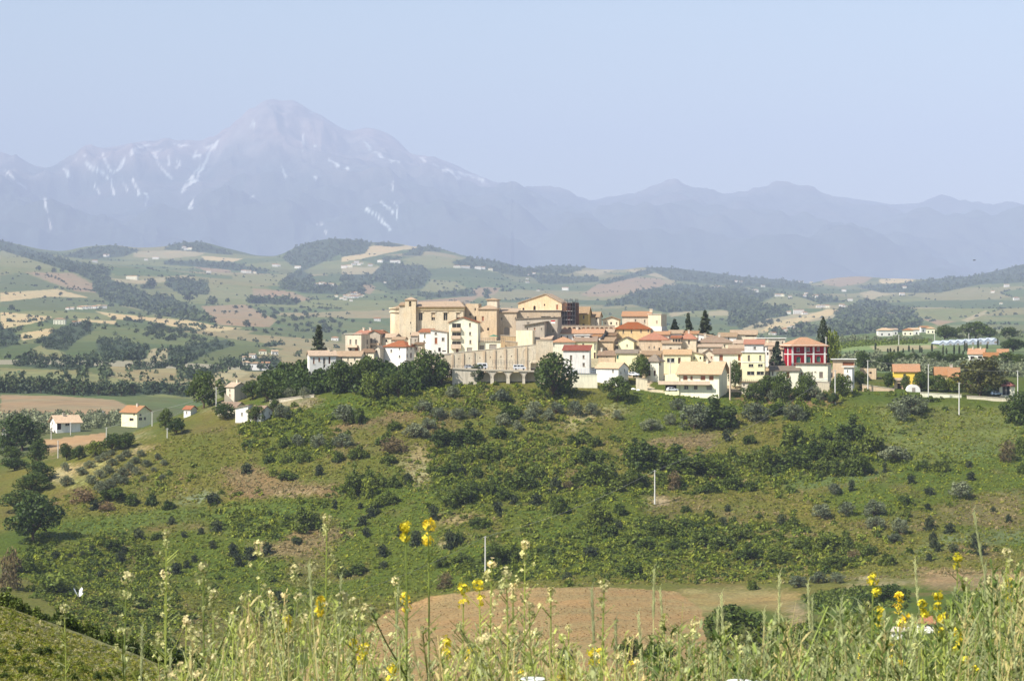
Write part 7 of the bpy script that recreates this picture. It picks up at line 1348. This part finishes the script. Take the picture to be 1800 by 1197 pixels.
# ------------------------------------------------------------------ vineyard bank, valley hedge, foreground weeds
for i, (X, Yb) in enumerate([(20, 900), (90, 880), (150, 940), (60, 960), (200, 900), (260, 960), (320, 950), (330, 990), (250, 900), (440, 1000), (420, 960), (560, 1030), (600, 1010), (510, 1035), (20, 1030), (100, 1035), (200, 1010), (160, 990), (300, 1035), (380, 1035), (640, 1038), (720, 1036), (0, 950), (120, 1000)]):
    plant('vine', 'd' if i % 3 else 'l', X / 3, 850 + Yb / 3, 17 + 9 * ((i * 7) % 5) / 4, 13 + 8 * ((i * 3) % 5) / 4, 'low leafy vine on the dry sloping vineyard bank', 'vine', 'vines on the dry bank', Yr=(84, 152))
rg7 = np.random.default_rng(77)
for i in range(24):
    x = -40 + i * 16.5 + 6 * rg7.random(); yc = np.interp(x, [-50, 0, 100, 200, 300, 400], [1050, 1066, 1097, 1135, 1168, 1200]); D = 156 + 10 * rg7.random(); X = D * (x - 900) / F; hh = 1.9 + 1.5 * rg7.random(); Zt = CZ - (yc - 22 - 26 * rg7.random() - HY) / F * D; z = ground(X, D); hh = max(Zt - z, 1.2)
    o_ = link('hedge_bush', PB['d'][i % 6], None, (X, D, z - .1), i * 1.7, (hh * .95, hh * .95, hh)); tag(o_, 'dark green bush in the hedge behind the dry vineyard bank', 'bush', 'hedge bushes behind the dry bank')
plant('broadleaf_tree', 't', 1300, 1148, 126, 84, 'large dark spreading tree beside the ploughed field', 'tree', Yr=(435, 760))
for x, y, wd, h, lab in [(1105, 1172, 50, 52, 'small dark tree at the right end of the ploughed field'), (1160, 1178, 60, 50, 'low dark tree beside the small one at the field end'), (990, 1185, 44, 50, 'dark tree at the near edge of the ploughed field'), (1420, 1140, 70, 50, 'dark tree between the large tree and the shed'), (1520, 1085, 46, 42, 'rounded tree above the low white shed'), (1560, 1060, 60, 34, 'dark bush tree on the sandy bank above the shed'), (1690, 1110, 60, 60, 'dark tree beside the white cottage in the valley bottom')]:
    plant('broadleaf_tree', 't', x, y, wd, h, lab, 'tree', Yr=(435, 760))
pts = scatter([zc(1200, 850, 3, [(620, 600), (900, 550), (1200, 560), (1180, 660), (700, 680)])], 420, (440, 760), 78)
stuff_cloud('vineyard', pts, np.full(len(pts), 1.5), 14, .4, m_leaf, 'green vine rows in the valley bottom', 'vineyard', .8, 79)

pts = scatter([[(-20, 1062), (60, 1082), (180, 1128), (345, 1188), (345, 1215), (-20, 1215)]], 6500, (80, 152), 781, 120)
gn_stuff('grass', pts, .09 + .2 * np.random.default_rng(9).random(len(pts)) ** 2, [tuft_mesh(760 + i, 12, mt_, 1.2, 0.4, 1.9) for i, mt_ in enumerate((m_tp, m_tb, m_tg, m_tb))], 'dry pale grass on the vineyard bank', 'grass', 782)
pts = scatter([FIELD[1:-1]], 6000, (440, 715), 783, 140)
gn_stuff('clods', pts, .12 + .25 * np.random.default_rng(8).random(len(pts)) ** 2, [tuft_mesh(780 + i, 9, plain_mat('soil_clod_%d' % i, c_, .95, .1, .15), .7, 0.7, 1.1) for i, c_ in enumerate(((152, 122, 80), (140, 112, 74), (164, 134, 90)))], 'small earth clods on the ploughed field', 'soil', 784)
# weeds on the bank in front of the camera
def weed_leaf(name, rgb, trans=.3): return leaf_mat(name, rgb, .22, trans, (1.1, 1.05, .9))
m_wg = weed_leaf('weed_green', (146, 158, 80)); m_ws = weed_leaf('weed_straw', (176, 164, 112)); m_wgrey = weed_leaf('weed_grey', (160, 166, 116)); m_fy = weed_leaf('petal_yellow', (236, 212, 58), .35); m_fc = weed_leaf('petal_cream', (214, 204, 152), .35)
m_bud = weed_leaf('bud_pale', (190, 190, 130), .35); m_wd = weed_leaf('weed_dark', (96, 114, 54)); m_spike = weed_leaf('grass_spike', (176, 182, 134)); m_fw = weed_leaf('petal_white', (240, 240, 238), .3)
def blade(mb, p, d, L, w_, m=0, droop=.3):
    """a narrow leaf: two quads bending"""
    d = Vector(d).normalized(); sd_ = d.cross(Vector((0, 0, 1)));  sd_ = sd_.normalized() if sd_.length > 1e-3 else Vector((1, 0, 0)); p = Vector(p); a = p + d * (L * .5); q = a + (d + Vector((0, 0, -droop))).normalized() * (L * .5)
    mb.poly([p - sd_ * w_ * .25, p + sd_ * w_ * .25, a + sd_ * w_ * .5, a - sd_ * w_ * .5], m); mb.poly([a - sd_ * w_ * .5, a + sd_ * w_ * .5, q], m)
def rdir(r_, up=.4):
    a = r_.random() * 6.283; return Vector((math.cos(a), math.sin(a), up))
def bloom(mb, c, r_, n, rad, size, m):
    for i in range(n):
        v = Vector((r_.normalvariate(0, 1), r_.normalvariate(0, 1), r_.normalvariate(.3, 1))).normalized(); p = Vector(c) + Vector((v.x * rad, v.y * rad, v.z * rad * 1.1)) * (.45 + .6 * r_.random())
        a = v.cross(Vector((.3, .5, .8))).normalized(); b_ = v.cross(a); s = size * (.7 + .6 * r_.random())
        for q in range(4):
            t = q * math.pi / 2 + r_.random() * .3; u = a * math.cos(t) + b_ * math.sin(t); w_ = v.cross(u)
            mb.poly([p, p + u * s * .6 + w_ * s * .4 + v * s * .15, p + u * s + v * s * .2, p + u * s * .6 - w_ * s * .4 + v * s * .15], m)
def curve_pts(p0, p1, bend, n=9):
    out = []
    for i in range(n): t = i / (n - 1); c = Vector(p0).lerp(Vector(p1), t); out.append(c + Vector(bend) * (4 * t * (1 - t)))
    return out
def weed(x, y, kind, seed, D=None, label=None, group=None, big=1.0):
    """a stalk whose tip the photograph shows at (x, y)"""
    r_ = random.Random(seed); D = D or 4.6 + 1.7 * r_.random(); tip = P(x, y, D); dx = (r_.random() - .5) * .3
    fx_, fy_ = tip.x + dx, D + (r_.random() - .5) * .1; foot = Vector((fx_, fy_, ground(fx_, fy_) - .02)); Lh = (tip - foot).length
    e = empty('flowering_weed', foot); tag(e, label, 'weed', group); T = tip - foot; pts = curve_pts((0, 0, 0), T, (dx * -.35, 0, 0)); st = MB(); lf = MB(); fl = MB()
    st.tube(pts, .0034, .0014, 5); at = lambda t: pts[min(int(t * 8), 7)].lerp(pts[min(int(t * 8), 7) + 1], t * 8 - min(int(t * 8), 7))
    n_l = int(26 * Lh)
    for i in range(n_l):
        t = .1 + .78 * r_.random(); L = (.075 - .05 * t) * (.7 + .7 * r_.random()); blade(lf, at(t), rdir(r_, .5), L, L * .2, 0, .5)
    for i in range(int(34 * Lh)):         # slender pods and small buds up the stalk
        t = .45 + .5 * r_.random(); p = at(t); dd = rdir(r_, .9); L = .022 + .02 * r_.random(); st.tube([p, p + dd.normalized() * L], .0013, .0006, 3)
        if r_.random() < .5: bloom(fl, p + dd.normalized() * L, r_, 1, .001, .0042, 1)
    hr = (.0085 if kind == 'y' else .0100) * big * (.75 + .5 * r_.random())
    bloom(fl, T - Vector((0, 0, hr)), r_, 20 if kind == 'y' else 18, hr, .0058 if kind == 'y' else .0050, 0); bloom(fl, T - Vector((r_.normalvariate(0, .004), 0, hr * 3.0)), r_, 10, hr * .9, .006, 0 if kind == 'y' else 1)
    if kind == 'c':
        for q in range(7): bloom(fl, T - Vector((r_.normalvariate(0, .009), r_.normalvariate(0, .009), hr * (3.4 + 1.6 * q))), r_, 4, hr * .7, .0045, 1)
    for i in range(3 + r_.randrange(3)):  # side branches with smaller heads
        t = .4 + .42 * r_.random(); p = at(t); dd = rdir(r_, 1.5).normalized(); L = .1 + .13 * r_.random(); q = p + dd * L; st.tube([p, p + dd * L * .6 + Vector((0, 0, -.005)), q], .0019, .0011, 4)
        for k in range(6): blade(lf, p.lerp(q, .2 + .8 * r_.random()), rdir(r_, .8), .028, .006, 0, .3)
        bloom(fl, q, r_, 7, .0075, .005, 0 if (kind == 'y' and r_.random() < .4) else 1)
    st.build('stem', m_wg, parent=e); lf.build('leaves', m_wg if kind == 'y' else m_wgrey, parent=e)['kind'] = 'stuff'; fl.build('flower_head', m_fy if kind == 'y' else m_fc, m_bud if kind == 'c' else m_wgrey, parent=e)['kind'] = 'stuff'
YEL = [(713, 918), (753, 912), (1683, 972), (1535, 1008), (842, 1018), (815, 1023), (563, 1048), (1582, 1040), (1621, 1054), (1649, 1038), (1546, 1066), (1775, 1018), (1684, 1104), (785, 1118), (827, 1135), (690, 1166), (1040, 1140), (1055, 1141), (988, 1184), (621, 1122), (1565, 1128), (1592, 1074), (712, 1042), (640, 1130), (1658, 1076), (505, 1082)]
CRE = [(292, 930), (575, 903), (455, 948), (223, 1002), (357, 984), (375, 1036), (432, 1042), (517, 990), (548, 986), (600, 1038), (622, 1050), (695, 1012), (923, 950), (865, 982), (890, 996), (968, 1032), (1062, 1018), (1770, 962), (113, 1062), (328, 1082), (902, 1024), (930, 1056), (280, 1108), (1221, 1082), (1168, 1078), (466, 1110), (480, 1060), (640, 1062), (1000, 1098), (1120, 1156), (290, 1000), (1410, 1140), (345, 1100), (1740, 1010)]
for i, (x, y) in enumerate(YEL): weed(x, y, 'y', 200 + i, None, 'weed stalk topped with a bright yellow flower cluster on the foreground bank' if i > 1 else ('taller' if i else 'slightly shorter') + ' of two tall yellow flower stalks side by side', 'yellow flowered weeds on the bank' if i > 1 else 'pair of tall yellow flower stalks', 1.35 if y < 1100 else 1.1)
for i, (x, y) in enumerate(CRE): weed(x, y, 'c', 300 + i, None, 'weed stalk with faded cream flower head on the foreground bank', 'cream headed weeds on the bank', 1.15)
def spike(x, y, seed, lean=0.0, sl=.11):
    r_ = random.Random(seed); D = 4.6 + 1.4 * r_.random(); tip = P(x, y, D); fx_ = tip.x - lean * .5 + .04 * (r_.random() - .5); foot = Vector((fx_, D, ground(fx_, D) - .02)); e = empty('grass_stalk', foot); tag(e, 'tall grass stalk with a slender pale seed spike on the foreground bank', 'grass', 'grass stalks with seed spikes on the bank'); T = tip - foot
    pts = curve_pts((0, 0, 0), T, (lean * .22 * -1, 0, .03), 11); st = MB(); st.tube(pts, .0017, .0007, 5); sp = MB(); n_ = 22; Lt = T.length; f0 = 1 - sl / Lt
    for i in range(n_):
        t = f0 + (1 - f0) * i / n_; k = min(int(t * 10), 9); p = pts[k].lerp(pts[k + 1], t * 10 - k); dd = (pts[k + 1] - pts[k]).normalized(); sd_ = Vector((1, 0, 0)) * (1 if i % 2 else -1); L = .013 * (1 - .4 * i / n_)
        sp.tube([p, p + dd * L * .6 + sd_ * .0022, p + dd * L * 1.3 + sd_ * .0012], .0012, .0004, 4)
        if i % 3 == 0: sp.tube([p + dd * L, p + dd * L * 2.4 + sd_ * .006], .0005, .0003, 3)
    lf = MB()
    for i in range(3): t = .2 + .2 * i; k = int(t * 10); blade(lf, pts[k], (math.cos(seed * 2.1 + i * 2.6) * .5, math.sin(seed * 2.1 + i * 2.6) * .5, 1.2), .22, .007, 0, .9)
    st.build('stem', m_spike, parent=e); sp.build('seed_spike', m_spike, parent=e); lf.build('leaf', m_wgrey, parent=e)
for i, (x, y, ln) in enumerate([(1712, 900, -.16), (1370, 1010, 0.0), (1420, 1026, -.05), (1268, 1046, -.04), (1040, 1034, -.04), (1082, 1090, 0), (1150, 1000, .01), (1343, 1074, -.03), (1732, 992, 0), (1608, 986, -.07), (543, 992, -.05), (1122, 1080, -.06), (1262, 1070, .03), (1428, 1050, 0), (1362, 1080, -.02), (1160, 1036, -.08), (600, 1010, .03), (700, 1030, .04), (250, 1100, 0), (300, 1150, .02), (1195, 1120, 0), (1480, 1050, .05)]): spike(x, y, 400 + i, ln)

# the thick of the weeds: leafy sprigs too many to count
TOPX = [-200, 0, 200, 300, 350, 430, 520, 600, 680, 760, 860, 950, 1050, 1120, 1200, 1300, 1400, 1480, 1540, 1620, 1700, 1760, 1800, 2000]
TOPY = [1260, 1250, 1235, 1195, 1140, 1085, 1060, 1085, 1130, 1140, 1130, 1135, 1150, 1145, 1130, 1130, 1115, 1085, 1085, 1110, 1050, 1020, 1010, 1005]
def thicket(name, n, seed, mats, label, xr=(-150, 1950), dens=None, lw=.0075, ll=.03, per=34, flo=.25):
    r_ = random.Random(seed); mb = MB()
    for i in range(n):
        x = r_.uniform(*xr)
        if r_.random() > np.interp(x, [-200, 250, 380, 600, 1000, 1200, 1500, 2000], dens or [.12, .2, .8, .85, .7, .85, 1, 1]): continue
        D = 3.9 + 3.4 * r_.random(); yt = np.interp(x, TOPX, TOPY) + abs(r_.normalvariate(0, 75)) - 30; tip = P(x, yt, D); fx_ = tip.x + r_.normalvariate(0, .12); foot = Vector((fx_, D + r_.normalvariate(0, .08), 0)); foot.z = ground(foot.x, foot.y) - .02
        if tip.z < foot.z + .15: continue
        pts = curve_pts(foot, tip, (r_.normalvariate(0, .06), 0, .02), 6); m = r_.randrange(len(mats) - 1); mb.tube(pts, .0026, .001, 3, m)
        for k in range(per):
            t = 1 - .62 * r_.random() ** 1.2; q = min(int(t * 5), 4); p = pts[q].lerp(pts[q + 1], t * 5 - q); L = ll * (.6 + .9 * r_.random()); p = p + rdir(r_, .3) * (.05 * r_.random() * (1.15 - t)); blade(mb, p, rdir(r_, .9), L, lw * (.6 + .8 * r_.random()), m, .3)
        if r_.random() < flo: bloom(mb, tip, r_, 6, .008, .0045, len(mats) - 1)
    o_ = mb.build(name, *mats); tag(o_, label, 'weeds', kind='stuff')
thicket('weeds', 620, 501, [m_wgrey, m_wg, m_ws, m_bud], 'tangle of pale green and straw coloured weeds on the foreground bank', (-150, 1950), None, .0045, .024, 46, .3)
thicket('weeds', 300, 503, [m_wgrey, m_wg, m_ws, m_wg, m_fc], 'fine pale weeds standing between the flower stalks', (300, 1130), [1] * 8, .0038, .019, 44, .3)
thicket('weeds', 360, 502, [m_wgrey, m_wd, m_wg, m_bud], 'dense leafy weeds filling the right of the foreground bank', (1120, 1950), [1] * 8, .005, .02, 66, .12)
def blades(n, seed, xr, label):
    r_ = random.Random(seed); mb = MB()
    for i in range(n):
        x = r_.uniform(*xr); D = 4 + 2.8 * r_.random(); yt = np.interp(x, TOPX, TOPY) + r_.normalvariate(30, 40)
        if x < 330 and r_.random() < .8: continue
        tip = P(x, yt, D); ln = r_.normalvariate(0, .09); foot = Vector((tip.x - ln, D, 0)); foot.z = ground(foot.x, D) - .02
        if tip.z < foot.z + .15: continue
        pts = curve_pts(foot, tip, (-ln * .35, 0, .04), 6); m = r_.randrange(3)
        for k in range(5): w0, w1 = .0045 * (1 - k / 5.2), .0045 * (1 - (k + 1) / 5.2); mb.poly([pts[k] - Vector((w0, 0, 0)), pts[k] + Vector((w0, 0, 0)), pts[k + 1] + Vector((w1, 0, 0)), pts[k + 1] - Vector((w1, 0, 0))], m)
    tag(mb.build('grass', m_spike, m_wg, m_ws), label, 'grass', kind='stuff')
blades(420, 503, (-100, 1920), 'thin grass blades standing among the foreground weeds')
# white bindweed flowers at the lower edge
for x, y, lab in ((937, 1196, 'white bindweed flower low among the weeds below the field'), (1299, 1200, 'white bindweed flower low in front of the large dark tree'), (1336, 1203, 'white bindweed flower partly opened beside another low one')):
    D = 4.2; c = P(x, y, D); fz = ground(c.x, D); e = empty('bindweed', (c.x, D, fz)); tag(e, lab, 'flower'); h = c.z - fz; mb = MB()
    mb.lathe([(.002, -.03), (.004, -.015), (.012, -.002), (.02, .004), (.021, .003)], 12, 0, (0, 0, h)); mb.build('petal', m_fw, parent=e, smooth=True); mb = MB(); mb.tube([(0.01, 0, 0), (-.01, 0, h * .5), (0, 0, h - .03)], .0016, .0012, 4); mb.build('stem', m_wg, parent=e)
    mb = MB()
    for i in range(4): blade(mb, (0, 0, h * (.4 + .12 * i)), (math.cos(i * 2.2), math.sin(i * 2.2), .3), .045, .028, 0, .3)
    mb.build('leaves', m_wd, parent=e)
# butterfly over the bank, bird far off
D = 7.5; c = P(138, 1049, D); e = empty('butterfly', c, R(25)); tag(e, 'white butterfly flying above the dry bank', 'butterfly')
mb = MB(); mb.tube([(0, -.011, 0), (0, -.004, .001), (0, .006, .0015), (0, .012, .001)], .0016, .0011, 6, cap=True); mb.build('body', m_dark, parent=e)
for sg in (-1, 1):
    mb = MB(); mb.poly([(0, .003, .001), (sg * .006, .012, .02), (sg * .012, .010, .028), (sg * .014, .002, .024), (sg * .009, -.003, .012)]); mb.poly([(0, .001, .001), (sg * .008, -.003, .011), (sg * .012, -.008, .014), (sg * .008, -.014, .008), (sg * .002, -.009, .002)]); mb.build('wing', m_fw, parent=e)
D = 320; c = P(1713, 458, D); e = empty('bird', c, R(15)); tag(e, 'small dark bird flying against the hazy mountains', 'bird'); mb = MB()
mb.tube([(-.17, 0, 0), (-.1, 0, .01), (0, 0, 0), (.1, 0, .015), (.16, 0, .02), (.19, 0, .015)], .03, .012, 6, cap=True); mb.build('body', m_dark, parent=e, smooth=True)
for sg in (-1, 1): mb = MB(); mb.slab([(-.05, 0, .02), (.06, 0, .02), (.03, sg * .2, .09), (-.03, sg * .34, .05), (-.06, sg * .2, .09)][::sg], .008); mb.build('wing', m_dark, parent=e)
mb = MB(); mb.slab([(-.16, -.015, .012), (-.14, .015, .012), (-.27, .04, .012), (-.27, -.04, .012)], .006); mb.build('tail', m_dark, parent=e)
# ------------------------------------------------------------------ the air: one even, pale haze round everything
zlo = 1e9
for o_ in ('bank_ground', 'slope_ground', 'hill_ground', 'plain_ground', 'hills', 'mountains'):
    me = bpy.data.objects[o_].data; a = np.empty(len(me.vertices) * 3, np.float32); me.vertices.foreach_get('co', a); zlo = min(zlo, float(a[2::3].min()))
    zhi = float(a[2::3].max())
hb = MB(); hb.box((-42000, -400, zlo - 1.0), (42000, 54000, zhi + 25))
hm = bpy.data.materials.new('haze_air'); hm.use_nodes = True; hn = hm.node_tree
hn.nodes.remove(hn.nodes['Principled BSDF'])
pv = hn.nodes.new('ShaderNodeVolumePrincipled'); pv.inputs['Density'].default_value = HAZE_D
pv.inputs['Color'].default_value = HAZE_C + (1,); pv.inputs['Anisotropy'].default_value = HAZE_G
pv.inputs['Density Attribute'].default_value = ''
hn.links.new(pv.outputs[0], hn.nodes['Material Output'].inputs['Volume'])
hz = hb.build('haze', hm); hz['kind'] = 'stuff'; tag(hz, 'thin pale blue summer haze filling the air', 'haze')
